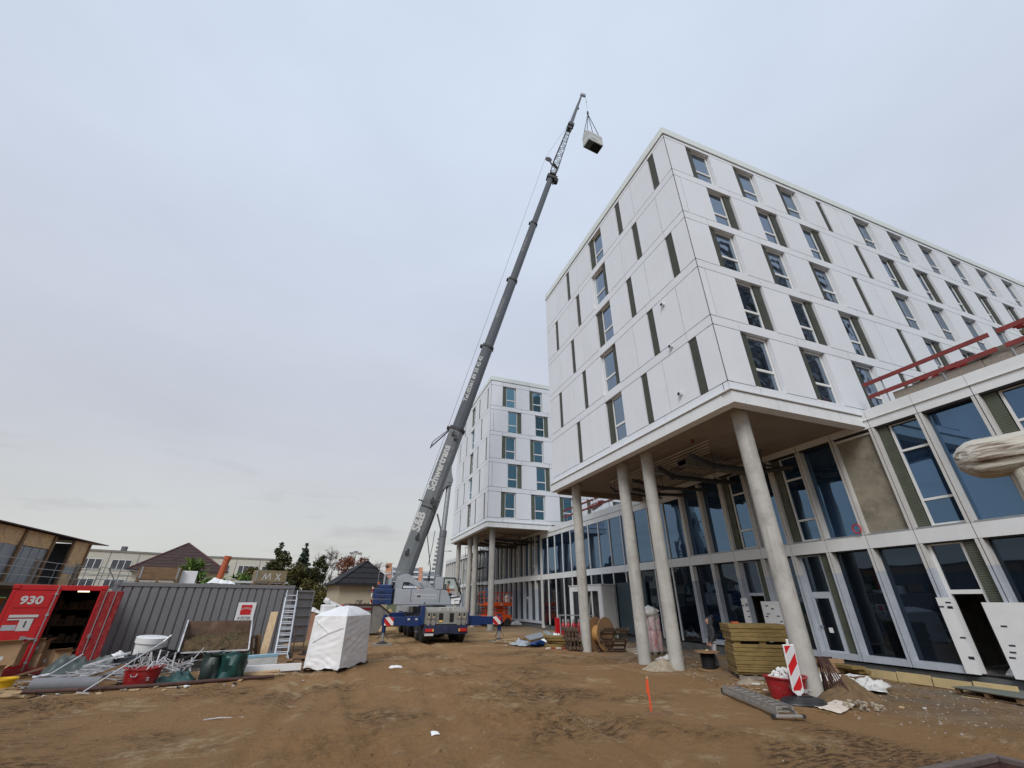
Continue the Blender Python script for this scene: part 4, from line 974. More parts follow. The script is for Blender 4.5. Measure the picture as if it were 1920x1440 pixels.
    sh = MB(); sp_ = J(51.6, -1.15, 0); sh.lathe([(.42, -.05), (.46, 0), (.42, .05)], n=20, X=Matrix.Translation(sp_) @ Matrix.Rotation(R(90), 4, 'X')); sh.beam(J(50.6, -.3, 0), sp_, .14, .14); sh.beam(J(51.0, -.3, 0), J(50.5, .3, 0), .3, .2); sh.build('jib_sheave', M_pipe_d, P, rot=rot)
    tp = MB(); o = J(59.2, 0, 0); tp.prism([(-.22, -.26), (.22, -.26), (.22, .26), (-.22, .26)], o, (0, 1, 0), nn, ax * 1.9)
    tp.prism([(-.34, -.40), (.34, -.40), (.34, .38), (-.34, .38)], o, (0, 1, 0), nn, ax * .35); tp.prism([(-.34, -.40), (.34, -.40), (.34, .48), (-.34, .48)], o + ax * .9, (0, 1, 0), nn, ax * .5); tp.build('jib_joint', M_pipe_d, P, rot=rot)
    tp = MB(); vs = []
    for (s, a_) in ((60.4, .25), (68.6, .12)):
        for x, y in ((-1, -1), (1, -1), (1, 1), (-1, 1)): vs.append(J(s, y * a_, x * a_))
    tp.add(vs, [(0, 1, 2, 3), (7, 6, 5, 4), (0, 4, 5, 1), (1, 5, 6, 2), (2, 6, 7, 3), (3, 7, 4, 0)]);
    tp.tube(J(64.6, .22, -.1), J(64.9, .22, -.1), .12, n=8); tp.build('jib_tip', M_boom2, P, rot=rot)
    tp = MB(); tp.lathe([(.30, -.06), (.34, 0), (.30, .06)], n=16, X=Matrix.Translation(J(68.9, .25, 0)) @ Matrix.Rotation(R(90), 4, 'X')); tp.prism([(-.14, -.22), (.14, -.22), (.14, .6), (-.14, .6)], J(68.5, 0, 0), (0, 1, 0), nn, ax * .5); tp.build('tip_sheave', M_galv, P, rot=rot)
    # hoses, mirrors, beacon, step irons
    for k_, y_ in enumerate((-.30, -.15, .05)):
        ho = MB(); ho.path([(-1.0 + .1 * k_, y_, 2.95), (-.55 + .1 * k_, y_ - .1, 3.45), (-.35, y_, 4.3), Vector((PX, y_, PZ)) + ax * 3.2 + nn * .63, Vector((PX, y_, PZ)) + ax * 6.8 + nn * .66], .028, 7); ho.build('hydraulic_hose', M_rubcable, P, rot=rot, smooth=True)
    mi = MB(); mi.path([(1.45, -1.45, 3.6), (1.75, -1.62, 3.62), (1.78, -1.64, 3.3)], .016, 6); mi.box(1.70, 1.76, -1.75, -1.55, 3.0, 3.35); mi.build('cab_mirror', M_black, P, rot=rot)
    be = MB(); be.lathe([(.07, 0), (.075, .12), (.05, .16), (0, .17)], (-3.75, -1.1, 3.22), 14); be.build('warning_beacon', M_hivis, P, rot=rot, smooth=True)
    st = MB()
    for z_ in (.55, .85, 1.15): st.path([(-1.36, -3.0, z_), (-1.46, -3.0, z_), (-1.46, -2.6, z_), (-1.36, -2.6, z_)], .014, 6)
    st.build('step_iron', M_galv, P)
    # hoist rope and hook
    rp = MB(); w0 = Vector((-3.0, .1, 3.35)); w1 = J(51.6, -1.6, 0)
    rp.tube(w0, w1, .016, n=6); rp.tube(J(51.7, -1.6, 0), J(59.6, -.45, 0), .014, n=6); rp.tube(J(59.6, -.45, 0), J(68.9, -.05, 0), .012, n=6)
    tipw = J(68.9, .52, 0); hook = Vector((tipw.x, 0, 66.7)); rp.tube(tipw, hook, .016, n=6); m_ = tipw.lerp(hook, .36); rp.tube(m_, m_ - Vector((0, 0, .35)), .05, n=8)
    rp.build('hoist_rope', M_rope, P, rot=rot)
    hk = MB(); hk.blob((hook.x, 0, hook.z - .3), (.16, .16, .42), 1, .1); hk.build('hook_block', M_pipe_d, P, rot=rot, smooth=True)
    M = Matrix.Translation((CX, CY, 0)) @ Matrix.Rotation(ph, 4, 'Z')
    return M @ (hook - Vector((0, 0, .6))), M
HOOK, CM = crane()

def load_unit(hook):
    root = thing('hoisted_unit', 'pale grey roof unit with sloping upper edges in dark slings below the jib tip', 'roof unit', (hook.x + .25, hook.y + .1, 58.7), R(5))
    a, b_, h = 1.2, .69, 2.65
    m = MB()
    m.prism([(-b_, 0), (b_, 0), (b_, h - .65), (b_ * .45, h), (-b_ * .45, h), (-b_, h - .65)], (-a, 0, 0), (0, 1, 0), (0, 0, 1), (2 * a, 0, 0))
    m.build('housing', mat('unit_grey', (.50, .51, .50), .5, var=.06), root, bevel=.03)
    t = MB()
    for x in (-a + .05, a - .05): t.box(x - .02, x + .02, -b_ - .012, b_ + .012, .1, h - .65)
    for z in (.12, 1.5): t.box(-a - .012, a + .012, -b_ - .014, b_ + .014, z, z + .05)
    t.build('edge_trim', M_galv, root)
    u = MB(); u.box(-a + .08, a - .08, -b_ + .08, b_ - .08, -.04, -.003); u.build('underside', M_plinth, root)
    v = MB(); v.box(-.3, a - .15, -b_ + .12, b_ - .12, -.07, -.04); v.tube((.4, 0, -.16), (.4, 0, -.07), .36, n=18); v.build('intake_opening', M_black, root)
    s = MB(); inv = Matrix.Rotation(R(-5), 4, 'Z') @ Matrix.Translation((-hook.x - .25, -hook.y - .1, -58.7)); hp = inv @ hook
    for x in (-a + .15, a - .35):
        for y in (-.45, .45):
            s.tube((x, y, h - .02), hp, .05, n=6)
    s.build('lifting_sling', M_rope, root)
    l = MB(); l.box(-.8, .3, -b_ - .02, -b_ - .012, .55, .60); l.build('dark_slit', M_pipe_d, root)
load_unit(HOOK)

# ------------------------------------------------------------------ people
def person(name, label, loc, rotz, J, rad, zones, mats, group=None, extra=None):
    """J: joints, chain by chain; one continuous skinned surface, coloured by zone(co) -> material index"""
    pts = list(J.keys()); idx = {k: i for i, k in enumerate(pts)}
    E = [('pelvis', 'waist'), ('waist', 'chest'), ('chest', 'neck'), ('neck', 'head'), ('head', 'crown'),
         ('chest', 'shl'), ('shl', 'ell'), ('ell', 'wrl'), ('wrl', 'pal'), ('chest', 'shr'), ('shr', 'elr'), ('elr', 'wrr'), ('wrr', 'par'),
         ('pelvis', 'hil'), ('hil', 'knl'), ('knl', 'anl'), ('anl', 'tol'), ('pelvis', 'hir'), ('hir', 'knr'), ('knr', 'anr'), ('anr', 'tor')]
    E = [(a, b) for a, b in E if a in idx and b in idx]
    me = bpy.data.meshes.new(name); me.from_pydata([J[k] for k in pts], [(idx[a], idx[b]) for a, b in E], [])
    o = bpy.data.objects.new(name, me); COL.objects.link(o)
    sk = o.modifiers.new('s', 'SKIN'); sk.use_smooth_shade = True
    for k in pts:
        d = me.skin_vertices[0].data[idx[k]]; r = rad[k]
        d.radius = r if isinstance(r, tuple) else (r, r); d.use_root = (k == 'pelvis')
    sb = o.modifiers.new('u', 'SUBSURF'); sb.levels = 2; sb.render_levels = 2
    dg = bpy.context.evaluated_depsgraph_get()
    m2 = bpy.data.meshes.new_from_object(o.evaluated_get(dg)); m2.name = name
    o.modifiers.clear(); o.data = m2
    for mm in mats: m2.materials.append(mm)
    for p in m2.polygons: p.material_index = zones(p.center); p.use_smooth = True
    o.location = loc; o.rotation_euler = (0, 0, rotz)
    tag(o, label, 'person', group)
    # hands: five separate curled fingers each, in skin
    for sfx in ('l', 'r'):
        if 'pa' + sfx not in J: continue
        w_, p_ = Vector(J['wr' + sfx]), Vector(J['pa' + sfx]); d = (p_ - w_).normalized()
        s = d.cross(Vector((1, 0, .2))).normalized(); n = s.cross(d)
        h = MB(); h.beam(w_, p_ + d * .03, .075, .03, 0, n)
        for k in range(4):
            q = p_ + d * .02 + s * (.03 - .02 * k); l_ = (.036, .042, .039, .03)[k]
            h.path([q, q + d * l_, q + d * (l_ * 1.6) + n * .018, q + d * (l_ * 1.9) + n * .038], .0085, 6)
        q = w_ + d * .03 + s * .035; h.path([q, q + d * .03 + s * .022, q + d * .06 + s * .026 + n * .012], .010, 6)
        h.build('hand', M_skin, o, smooth=True)
    if extra: extra(o)
    return o
def stand(lean=0.0, arms='down'):
    J = {'pelvis': (0, 0, .94), 'waist': (0, .01, 1.08), 'chest': (0, .0, 1.32), 'neck': (0, .03, 1.50), 'head': (0, .06, 1.60), 'crown': (0, .05, 1.71),
         'shl': (-.19, -.01, 1.40), 'ell': (-.245, .0, 1.12), 'wrl': (-.23, .12, .90), 'pal': (-.225, .16, .83), 'shr': (.19, -.01, 1.40), 'elr': (.25, -.02, 1.12), 'wrr': (.24, .09, .89), 'par': (.235, .13, .82),
         'hil': (-.10, 0, .88), 'knl': (-.115, .05, .48), 'anl': (-.12, .0, .09), 'tol': (-.125, .16, .045), 'hir': (.10, 0, .88), 'knr': (.115, .0, .48), 'anr': (.125, -.07, .09), 'tor': (.135, .09, .045)}
    rad = {'pelvis': (.15, .12), 'waist': (.15, .115), 'chest': (.17, .125), 'neck': .06, 'head': .10, 'crown': .075, 'shl': .075, 'ell': .055, 'wrl': .042, 'pal': .03, 'shr': .075, 'elr': .055, 'wrr': .042, 'par': .03,
           'hil': .105, 'knl': .075, 'anl': .055, 'tol': .042, 'hir': .105, 'knr': .075, 'anr': .055, 'tor': .042}
    return J, rad
def face(o, hz, skinz=True):
    f = MB()
    f.blob((0, .15, hz - .0), (.018, .026, .026), 2, .1, sub=1)
    for x in (-.035, .035): f.blob((x, .138, hz + .035), (.014, .01, .009), 3, 0, sub=1, m=1)
    f.box(-.028, .028, .128, .146, hz - .062, hz - .052, 2)
    for x in (-.1, .1): f.blob((x, .05, hz), (.014, .03, .035), 4, .1, sub=1)
    f.build('face_features', [M_skin, M_ink, M_redwood], o, smooth=True)
# worker behind the insulation stack: hood up, looking left
J, rad = stand()
def z1(c):
    if c.z > 1.5 and c.y > .06 and c.z < 1.70: return 1
    if c.z > .92: return 0
    if c.z < .12: return 3
    if c.x < -.18 and c.z > .84 or c.x > .19 and c.z > .84: return 0
    return 2
def hood(o):
    face(o, 1.60)
    b = MB(); b.lathe([(.10, -.17), (.135, -.10), (.138, .0), (.125, .08), (.08, .14), (.0, .155)], (0, .01, 1.61), 18)
    b.v = [(x, y if y < .07 else .07, z) for x, y, z in b.v]
    b.build('hood', M_hoodie, o, smooth=True)
    h = MB(); h.box(-.16, .16, -.15, -.13, 1.02, 1.05); h.box(-.13, .13, .12, .135, .98, 1.1); h.build('pocket', M_hoodie, o)
    k = MB(); k.box(-.18, -.06, .07, .10, .44, .56); k.box(.05, .18, .05, .085, .42, .54); k.build('knee_patch', M_boot, o)
person('person', 'person in charcoal hooded top and grey work trousers standing beside the mineral wool stack', (14.22, 15.35, relief(14.2, 15.3)), R(62), J, rad, z1, [M_hoodie, M_skin, M_trous, M_boot], extra=hood)
# worker in blue in the lift platform
J, rad = stand()
def z2(c):
    if c.z > 1.5: return 1
    if c.z > .90: return 0
    return 3 if c.z < .12 else 2
def capf(o):
    face(o, 1.60)
    MB().lathe([(.105, -.02), (.11, .05), (.07, .11), (0, .125)], (0, .05, 1.62), 16).build('cap', M_helmet, o, smooth=True)
person('person', 'person in blue work clothes standing in the orange lift platform', (14.55, 46.0, 1.98), R(150), J, rad, z2, [M_jacket, M_skin, M_jacket, M_boot], extra=capf)
# operator seated in the crane cab
J, rad = stand()
J.update({'pelvis': (0, 0, .52), 'waist': (0, -.03, .68), 'chest': (0, -.05, .92), 'neck': (0, -.02, 1.08), 'head': (0, .01, 1.18), 'crown': (0, .0, 1.28), 'shl': (-.19, -.05, .99), 'ell': (-.24, .06, .73), 'wrl': (-.2, .3, .70), 'pal': (-.19, .37, .70),
          'shr': (.19, -.05, .99), 'elr': (.24, .06, .73), 'wrr': (.2, .3, .70), 'par': (.19, .37, .70), 'hil': (-.1, .03, .50), 'knl': (-.11, .44, .50), 'anl': (-.11, .50, .10), 'tol': (-.11, .64, .06), 'hir': (.1, .03, .50), 'knr': (.11, .44, .50), 'anr': (.11, .50, .10), 'tor': (.11, .64, .06)})
def z3(c):
    if c.z > 1.08: return 1
    if c.z > .56 and c.y < .22: return 0
    return 2
def opf(o):
    f = MB(); f.blob((0, .105, 1.18), (.016, .022, .024), 2, .1, sub=1)
    for x in (-.035, .035): f.blob((x, .095, 1.215), (.013, .01, .009), 3, 0, sub=1, m=1)
    f.build('face_features', [M_skin, M_ink], o, smooth=True)
    MB().lathe([(.105, -.02), (.11, .05), (.07, .11), (0, .125)], (0, .0, 1.20), 16).build('cap', M_helmet, o, smooth=True)
sp = CM @ Vector((1.0, -.95, 2.2))
person('person', 'person in orange vest seated inside the crane cab', sp, R(-100), J, rad, z3, [M_hivis, M_skin, M_trous], extra=opf)

# ------------------------------------------------------------------ right-hand foreground
def stack():
    # mineral wool slabs piled on a pallet, in two lots with battens between
    root = thing('mineral_wool_stack', 'tall stack of yellow-brown mineral wool boards leaning before the concrete column', 'insulation stack', (14.15, 13.15, 0), R(58))
    rnd = random.Random(2)
    z = .14
    p = MB()
    for x in (-.55, 0, .55): p.box(x - .05, x + .05, -.95, .95, 0, .10)
    for y in (-.9, -.45, 0, .45, .9): p.box(-.62, .62, y - .06, y + .06, .10, .125)
    p.build('pallet', M_wood, root)
    for k in range(13):
        h = rnd.choice((.105, .12, .13)) if k > 3 else .07
        if k == 9:
            q = MB()
            for y in (-.8, .0, .8): q.box(-.6, .6, y - .1, y + .1, z, z + .09)
            q.build('spacer_block', M_insul, root); z += .09
        b = MB(); dx, dy = rnd.uniform(-.025, .025), rnd.uniform(-.025, .025); shift = .018 * k
        nx, ny = 8, 12; zz = z
        b.box(-.62 + dx - shift * .2, .62 + dx, -.98 + dy, .98 + dy, zz + .004, zz + h - .003)
        b.build('wool_slab', M_insul, root, rot=(0, 0, rnd.uniform(-.012, .012)), bevel=.012); z += h
    o = MB().box(-.1, .1, .5, .72, z, z + .06).build('scrap_block', M_orpipe, None, loc=(0, 0, 0)); o.parent = root
stack()
def beacon():
    b0 = Vector((11.34, 9.62, relief(11.3, 9.6)))
    root = thing('traffic_beacon', 'red and white striped traffic beacon board leaning on its black foot', 'traffic beacon', b0, R(-20))
    X = Matrix.Translation((0, 0, .16)) @ Matrix.Rotation(R(-2), 4, 'Y') @ Matrix.Rotation(R(7), 4, 'X')
    b = MB(); b.box(-.145, .145, -.02, .02, .13, 1.16, 0, X); b.box(-.03, .03, -.025, .025, -.08, .14, 0, X); b.prism([(-.145, .13), (-.03, .03), (.03, .03), (.145, .13)], X @ Vector((0, -.018, 0)), X.to_3x3() @ Vector((1, 0, 0)), X.to_3x3() @ Vector((0, 0, 1)), X.to_3x3() @ Vector((0, .036, 0)))
    b.box(-.03, .03, -.02, .02, 1.16, 1.28, 0, X)
    b.build('board', M_whitepl, root, bevel=.01)
    # diagonal bars as thin sheets of reflective foil
    w, z0, z1 = .122, .155, 1.135; per = .49
    def clip(poly, f):
        out = []
        for i in range(len(poly)):
            a, c = poly[i], poly[(i + 1) % len(poly)]; fa, fc = f(a), f(c)
            if fa >= 0: out.append(a)
            if fa * fc < 0: t = fa / (fa - fc); out.append((a[0] + t * (c[0] - a[0]), a[1] + t * (c[1] - a[1])))
        return out
    red = MB(); wh = MB()
    for k in range(-3, 9):
        lo = z0 - .3 + k * per / 2 * 1.0
        poly = [(-w, z0), (w, z0), (w, z1), (-w, z1)]
        fv = lambda q: q[1] - 1.15 * q[0]
        poly = clip(poly, lambda q: fv(q) - lo); poly = clip(poly, lambda q: lo + per / 2 - fv(q)) if poly else []
        if len(poly) > 2:
            (red if k % 2 else wh).add([X @ Vector((x, -.0225, z)) for x, z in poly], [tuple(range(len(poly)))])
    red.build('red_bar', M_koster, root); wh.build('white_bar', mat('reflective_white', (.62, .64, .68), .35, var=.05), root)
    f = MB(); f.lathe([(.40, .0), (.47, .02), (.48, .05), (.46, .075), (.44, .08), (.43, .115), (.36, .15), (.26, .175), (0, .18)], n=36)
    f.v = [(math.copysign(abs(x) ** .8, x) * 1.05 * .95, math.copysign(abs(y) ** .8, y) * .62, z) for x, y, z in f.v]; f.box(-.09, .22, -.10, .10, .16, .205)
    f.build('foot_plate', M_blackp, root, (.06, .0, .0), smooth=True)
beacon()
def mortar_tub(name, label, loc, rotz, r, h, fill, wr=None, group=None):
    root = thing(name, label, 'tub', loc, rotz, group)
    b = MB(); b.lathe([(r * .76, 0), (r * .80, .02), (r * .96, h - .03), (r * 1.04, h - .03), (r * 1.05, h), (r * .95, h), (r * .78, .05), (0, .04)], n=36)
    b.v = [(x * 1.12, y * .9, z + (.02 * math.cos(2 * math.atan2(y, x)) if z > h * .8 else 0)) for x, y, z in b.v]
    b.build('tub_shell', M_redpl, root, smooth=True)
    hd = MB(); hd.path([(-.25, -r * .83, h * .72), (-.22, -r * .87, h * .58), (-.12, -r * .89, h * .58), (-.09, -r * .86, h * .72)], .012, 6); hd.build('carry_handle', M_galv, root)
    if wr: text(wr, .10, M_letter, root, (.21, -r * .845, h * .42), (1, .2, 0), (0, -.2, 1), ext=.01, bold=.004)
    return root
t1 = mortar_tub('mortar_tub', 'red mortar tub heaped with white rubble behind the traffic beacon', (11.75, 10.28, relief(11.7, 10.3)), R(-12), .50, .50, None, 'WÜRTH')
def chunk_pile(name, label, cat, loc, r, h, n, s, m, seed, kind=None):
    rnd = random.Random(seed); b = MB()
    for _ in range(n):
        a = rnd.uniform(0, 6.28); q = rnd.random() ** .6 * r
        z = h * (1 - (q / r) ** 1.4) * rnd.uniform(.7, 1)
        k = s * rnd.uniform(.6, 1.3)
        b.blob((q * math.cos(a), q * math.sin(a), z), (k, k * rnd.uniform(.6, 1), k * rnd.uniform(.5, .8)), rnd.randint(0, 99), .55, 1.3, 1)
    o = b.build(name, m, None, loc); return tag(o, label, cat, kind=kind)
chunk_pile('rubble_heap', 'white plaster lumps piled up inside the red tub', 'rubble', (11.75, 10.28, .44), .42, .26, 70, .075, M_stone, 5, 'stuff')
M_dull = mat('weathered_aluminium', (.30, .285, .265), .5, .3, var=.25, vscale=5)
def ladder_flat():
    p = [(10.62, 11.12), (11.08, 11.22), (9.42, 8.62), (9.98, 8.62)]
    a, b_ = Vector((10.66, 11.2, 0)), Vector((9.74, 8.68, 0))
    d = (b_ - a).normalized(); Ln = (b_ - a).length
    root = thing('extension_ladder', 'grey aluminium ladder lying flat on the earth near the red tub', 'ladder', (a.x, a.y, .03 + relief(a.x, a.y)), math.atan2(d.y, d.x))
    for lay, z, w, x0 in ((0, .03, .21, 0), (1, .115, .18, 0.0)):
        r_ = MB()
        for s in (-1, 1): r_.box(x0, Ln - .05 * lay, s * w - .015, s * w + .015, z, z + .075)
        r_.build('side_rail', M_dull, root)
        g = MB()
        for k in range(9): g.box(x0 + .14 + .29 * k, x0 + .165 + .29 * k, -w + .015, w - .015, z + .022, z + .052)
        g.build('rung', M_dull, root)
    f = MB(); f.box(Ln - .02, Ln + .06, -.33, .33, .0, .05); f.build('stabiliser_bar', M_dull, root, bevel=.01)
    f = MB()
    for s in (-1, 1): f.box(-.06, .03, s * .2 - .03, s * .2 + .03, .01, .11); f.box(Ln - .03, Ln + .07, s * .33 - .03, s * .33 + .03, -.01, .06)
    f.build('rubber_foot', M_blackp, root)
ladder_flat()
def rebar_rack():
    root = thing('rebar_trestle', 'bundle of rusty steel trestles with slanting bars beside the red tub', 'steel trestle', (12.75, 10.15, relief(12.7, 10.2)), R(-35))
    for j, (oy, lean) in enumerate(((0, .04), (.1, -.05), (.2, .10), (.30, .0))):
        b = MB()
        L0 = 1.15
        for zz in (.95, ): b.tube((-.62, oy, zz), (.55, oy + lean, zz - .02 * j), .014, n=6)
        for k in range(6):
            x = -.52 + .17 * k; b.tube((x + .10, oy, .95), (x - .02 + .04 * j, oy + lean * 2 - .10, .0), .016, n=6)
        b.tube((-.6, oy - .12, .08), (.5, oy - .1 + lean, .1), .011, n=6)
        b.build('bar_trestle', M_rust, root)
    b = MB()
    for k in range(7): b.tube((.18 + .03 * k, -.05 - .02 * k, .95), (.22 + .07 * k, -.22 - .05 * k, -.02), .018, n=6)
    b.build('leaning_bar', M_rust, root)
rebar_rack()
def heap(name, label, cat, c, r, h, m, seed, n=28, kind=None, ring=26):
    """a loose heap of soil, sand or rubble: a lumpy cone running out to nothing"""
    b = MB()
    def fn(u, v):
        a = u * 2 * math.pi; q = v
        rr = 1 + .25 * mnoise.noise(Vector((math.cos(a) * 1.2, math.sin(a) * 1.2, seed)))
        x, y = c[0] + r[0] * q * rr * math.cos(a), c[1] + r[1] * q * rr * math.sin(a)
        p = Vector((x, y, seed))
        z = h * (1 - q) ** 1.15 * (1 + .35 * mnoise.noise(p * 1.8)) + (1 - q) * (.3 * h * mnoise.noise(p * 4.2) + .17 * h * mnoise.noise(p * 10))
        return (x, y, relief(x, y) - .02 * q + max(z, -.01))
    b.sheet(fn, 72, ring)
    o = b.build(name, m, None, smooth=True); tag(o, label, cat, kind=kind); return o
heap('earth_heap', 'low mound of brown earth right of the traffic beacon', 'earth heap', (13.15, 9.65), (1.05, .75), .55, mat('loose_earth', (.15, .095, .048), .95, var=.4, vscale=5, bump=.8, bscale=16, dirt=(.08, .06, .028), dscale=2.5, damt=.6), 11)
heap('rubble_mound', 'small grey rubble mound at the foot of two concrete columns', 'rubble mound', (11.95, 15.75), (.85, .55), .42, M_grit, 12)
heap('rubble_mound', 'thin spread of pale rubble by the plastic-wrapped rolls', 'rubble mound', (15.9, 21.5), (1.6, 1.3), .28, M_grit, 14)
heap('rubble_mound', 'pale crumbled plaster lying before the mineral wool stack', 'rubble mound', (12.75, 12.5), (.6, .4), .14, M_grit, 15)
heap('sand_heap', 'yellow sand heap half hidden behind the crane', 'sand heap', (4.1, 43.5), (2.4, 2.0), 1.7, M_sand, 16)
heap('rubble_mound', 'crumbly grey rubble strewn under the glass facade', 'rubble mound', (16.2, 12.6), (1.3, .8), .20, M_grit, 17)
chunk_pile('earth_lump', 'broken lumps of earth fallen from the mound by the beacon', 'earth lumps', (12.55, 9.0, .02), .55, .1, 26, .06, M_grit, 8, 'stuff')
def crumple(name, label, cat, c, size, h, m, seed, rotz=0, n=26, freq=2.2, fold=0.5):
    b = MB(); cr_, sr = math.cos(rotz), math.sin(rotz)
    def fn(u, v):
        x, y = (u - .5) * size[0], (v - .5) * size[1]
        e = min(1, 4 * min(u, 1 - u, v, 1 - v) + .15)
        p = Vector((x * freq, y * freq, seed))
        z = h * e * (.42 + .55 * mnoise.noise(p * .7) + fold * 1.3 * (.32 - abs(mnoise.noise(p * 1.5))) + .22 * (.3 - abs(mnoise.noise(p * 3.6))) + .06 * mnoise.noise(p * 8))
        x += .12 * size[0] * mnoise.noise(p * .7 + Vector((5, 0, 0))); y += .12 * size[1] * mnoise.noise(p * .7 + Vector((0, 7, 0)))
        X, Y = c[0] + x * cr_ - y * sr, c[1] + x * sr + y * cr_
        return (X, Y, relief(X, Y) + c[2] + max(.012, z))
    b.sheet(fn, n, n)
    o = b.build(name, m, None, smooth=True, solid=.006); return tag(o, label, cat)
crumple('plastic_film', 'crumpled translucent plastic film lying right of the earth mound', 'plastic film', (14.65, 10.75, .06), (2.1, .85), .40, M_film, 3, R(-62))
crumple('paper_sheet', 'torn pinkish white paper sheet in front of the earth mound', 'paper', (12.15, 9.25, .02), (1.5, .55), .10, mat('dirty_paper', (.60, .52, .45), .8, var=.15), 5, R(20))
crumple('paper_sheet', 'white paper sheet lying on offcuts below the glass facade', 'paper', (16.0, 11.4, .2), (.55, .4), .06, M_whitepl, 6)
crumple('plastic_film', 'clear plastic wrap dropped near the worker in the hood', 'plastic film', (14.3, 18.3, .0), (1.2, .7), .3, M_film, 9)
crumple('white_rag', 'small white rag on the wheel-churned earth in the foreground', 'rag', (2.17, 9.95, 0), (.15, .12), .10, M_whitepl, 21)
crumple('white_rag', 'flat white rag on the earth beyond the tarpaulin cube', 'rag', (2.54, 19.6, 0), (.45, .22), .08, M_whitepl, 22)
def boards(name, label, cat, c, n, L_, W_, T_, m, rotz, seed, spread=.12, zstep=True):
    rnd = random.Random(seed); root = thing(name, label, cat, c, rotz)
    z = 0
    for k in range(n):
        b = MB(); l = L_ * rnd.uniform(.75, 1.1); b.box(-l / 2, l / 2, -W_ / 2, W_ / 2, 0, T_)
        b.build('board', m, root, (rnd.uniform(-spread, spread), rnd.uniform(-spread, spread) * 1.6, z), (rnd.uniform(-.03, .03), rnd.uniform(-.05, .05), rnd.uniform(-.25, .25)), bevel=.004)
        if zstep: z += T_ * 1.02
    return root
boards('cardboard_packs', 'flat cardboard packs stacked against the facade base', 'cardboard', (16.75, 12.75, .12), 3, .95, .5, .13, M_card, R(-25), 3, .03)
boards('timber_offcuts', 'brown timber offcuts half under plastic film by the facade', 'timber', (15.2, 11.5, .02), 4, 1.6, .22, .05, M_woodb, R(-15), 4)
boards('wool_offcuts', 'torn mineral wool offcuts along the dark facade plinth', 'insulation', (17.1, 12.1, .02), 4, .9, .45, .09, M_insul, R(75), 6, .25)
boards('wool_offcuts', 'piece of mineral wool beside the earth mound', 'insulation', (13.5, 10.6, .05), 2, .9, .5, .10, M_insul, R(5), 7, .1)
boards('offcut_pile', 'brown and white offcuts under the paper sheet by the facade', 'offcuts', (15.9, 11.3, .02), 3, .8, .4, .06, M_woodb, R(35), 8, .1)
def perim():
    root = thing('insulation_boards', 'row of yellow foam boards set in the ground under the glass facade', 'insulation boards', (17.55, 9.9, 0), R(90))
    for k in range(5):
        b = MB(); b.box(-1.75 + .98 * k, -1.75 + .98 * k + .93, -.04, .04, .02, .30 - .03 * (k % 2)); b.build('foam_board', mat('yellow_foam', (.48, .37, .19), .9, var=.15, dirt=(.2, .15, .09), damt=.5), root, rot=(R(8), 0, R(2 - k)), bevel=.01)
perim()
def pallet(root, w=1.2, d=.8, m=M_wood):
    t = MB()
    for y in (-d / 2 + .07, -d / 4, 0, d / 4, d / 2 - .07): t.box(-w / 2, w / 2, y - .06, y + .06, .122, .145)
    t.build('deck_boards', m, root)
    s = MB()
    for x in (-w / 2 + .05, 0, w / 2 - .05):
        s.box(x - .05, x + .05, -d / 2, d / 2, .1, .122)
        for y in (-d / 2 + .07, 0, d / 2 - .07): s.box(x - .05, x + .05, y - .07, y + .07, .022, .1)
    for y in (-d / 2 + .07, 0, d / 2 - .07): s.box(-w / 2, w / 2, y - .05, y + .05, 0, .022)
    s.build('pallet_blocks', m, root)
r_ = thing('pallet', 'wooden pallet with a worn grey-green sheet on top by the open doorway', 'pallet', (17.35, 8.35, relief(17.3, 8.4) + .02), R(80))
pallet(r_, 1.5, 1.25, M_woodb)
MB().box(-.80, .80, -.66, .66, .146, .165).build('cover_sheet', mat('grey_green_sheet', (.13, .15, .13), .7, var=.2, dirt=(.25, .22, .17), dscale=2), r_, bevel=.004)
def stake():
    b = MB(); x, y = 7.24, 10.16; z = relief(x, y)
    root = thing('marker_stake', 'orange painted timber stake driven into the earth', 'stake', (x, y, z))
    b.beam((0, 0, -.2), (-.012, 0, .66), .036, .03); b.beam((-.035, .02, .36), (-.03, .01, .62), .03, .02); b.build('post', M_orstake, root)
    MB().beam((-.012, 0, .66), (-.013, 0, .70), .04, .03).build('raw_tip', M_woodl, root)
    return root
stake()
heap('earth_ring', 'low ring of loose dark soil round the orange stake', 'earth heap', (7.4, 10.1), (.5, .35), .07, mat('turned_earth', (.15, .085, .038), .95, var=.3, vscale=6, bump=.6, bscale=20), 19)
def cable_drum(name, label, c, rot, R_, w, core, mc, mf, cable=None):
    root = thing(name, label, 'cable drum', c)
    root.rotation_euler = rot
    for k, s in enumerate((-1, 1)):
        b = MB(); b.lathe([(.05, -.02), (R_, -.02), (R_, .02), (.05, .02)], (0, 0, s * w / 2), 40); b.build('flange', mf, root)
    b = MB(); b.lathe([(core, -w / 2 + .02), (core, w / 2 - .02)], n=32); b.build('drum_core', mc, root, smooth=True)
    if cable:
        b = MB(); n = 10
        for k in range(n): b.lathe([(cable - .03, -w / 2 + .03 + k * (w - .05) / n), (cable, -w / 2 + .03 + (k + .5) * (w - .05) / n), (cable - .03, -w / 2 + .03 + (k + 1) * (w - .05) / n)], n=32)
        b.build('wound_cable', M_rubcable, root, smooth=True)
    return root
cable_drum('cable_drum', 'small drum of black cable lying flat near the worker', (13.55, 15.05, relief(13.5, 15) + .31), (0, 0, 0), .46, .56, .2, M_cardtube, M_drum, .27)
chunk_pile('wood_block', 'raw wood block resting on the black cable drum', 'block', (13.62, 15.1, .63), .02, .03, 1, .09, M_woodl, 3)
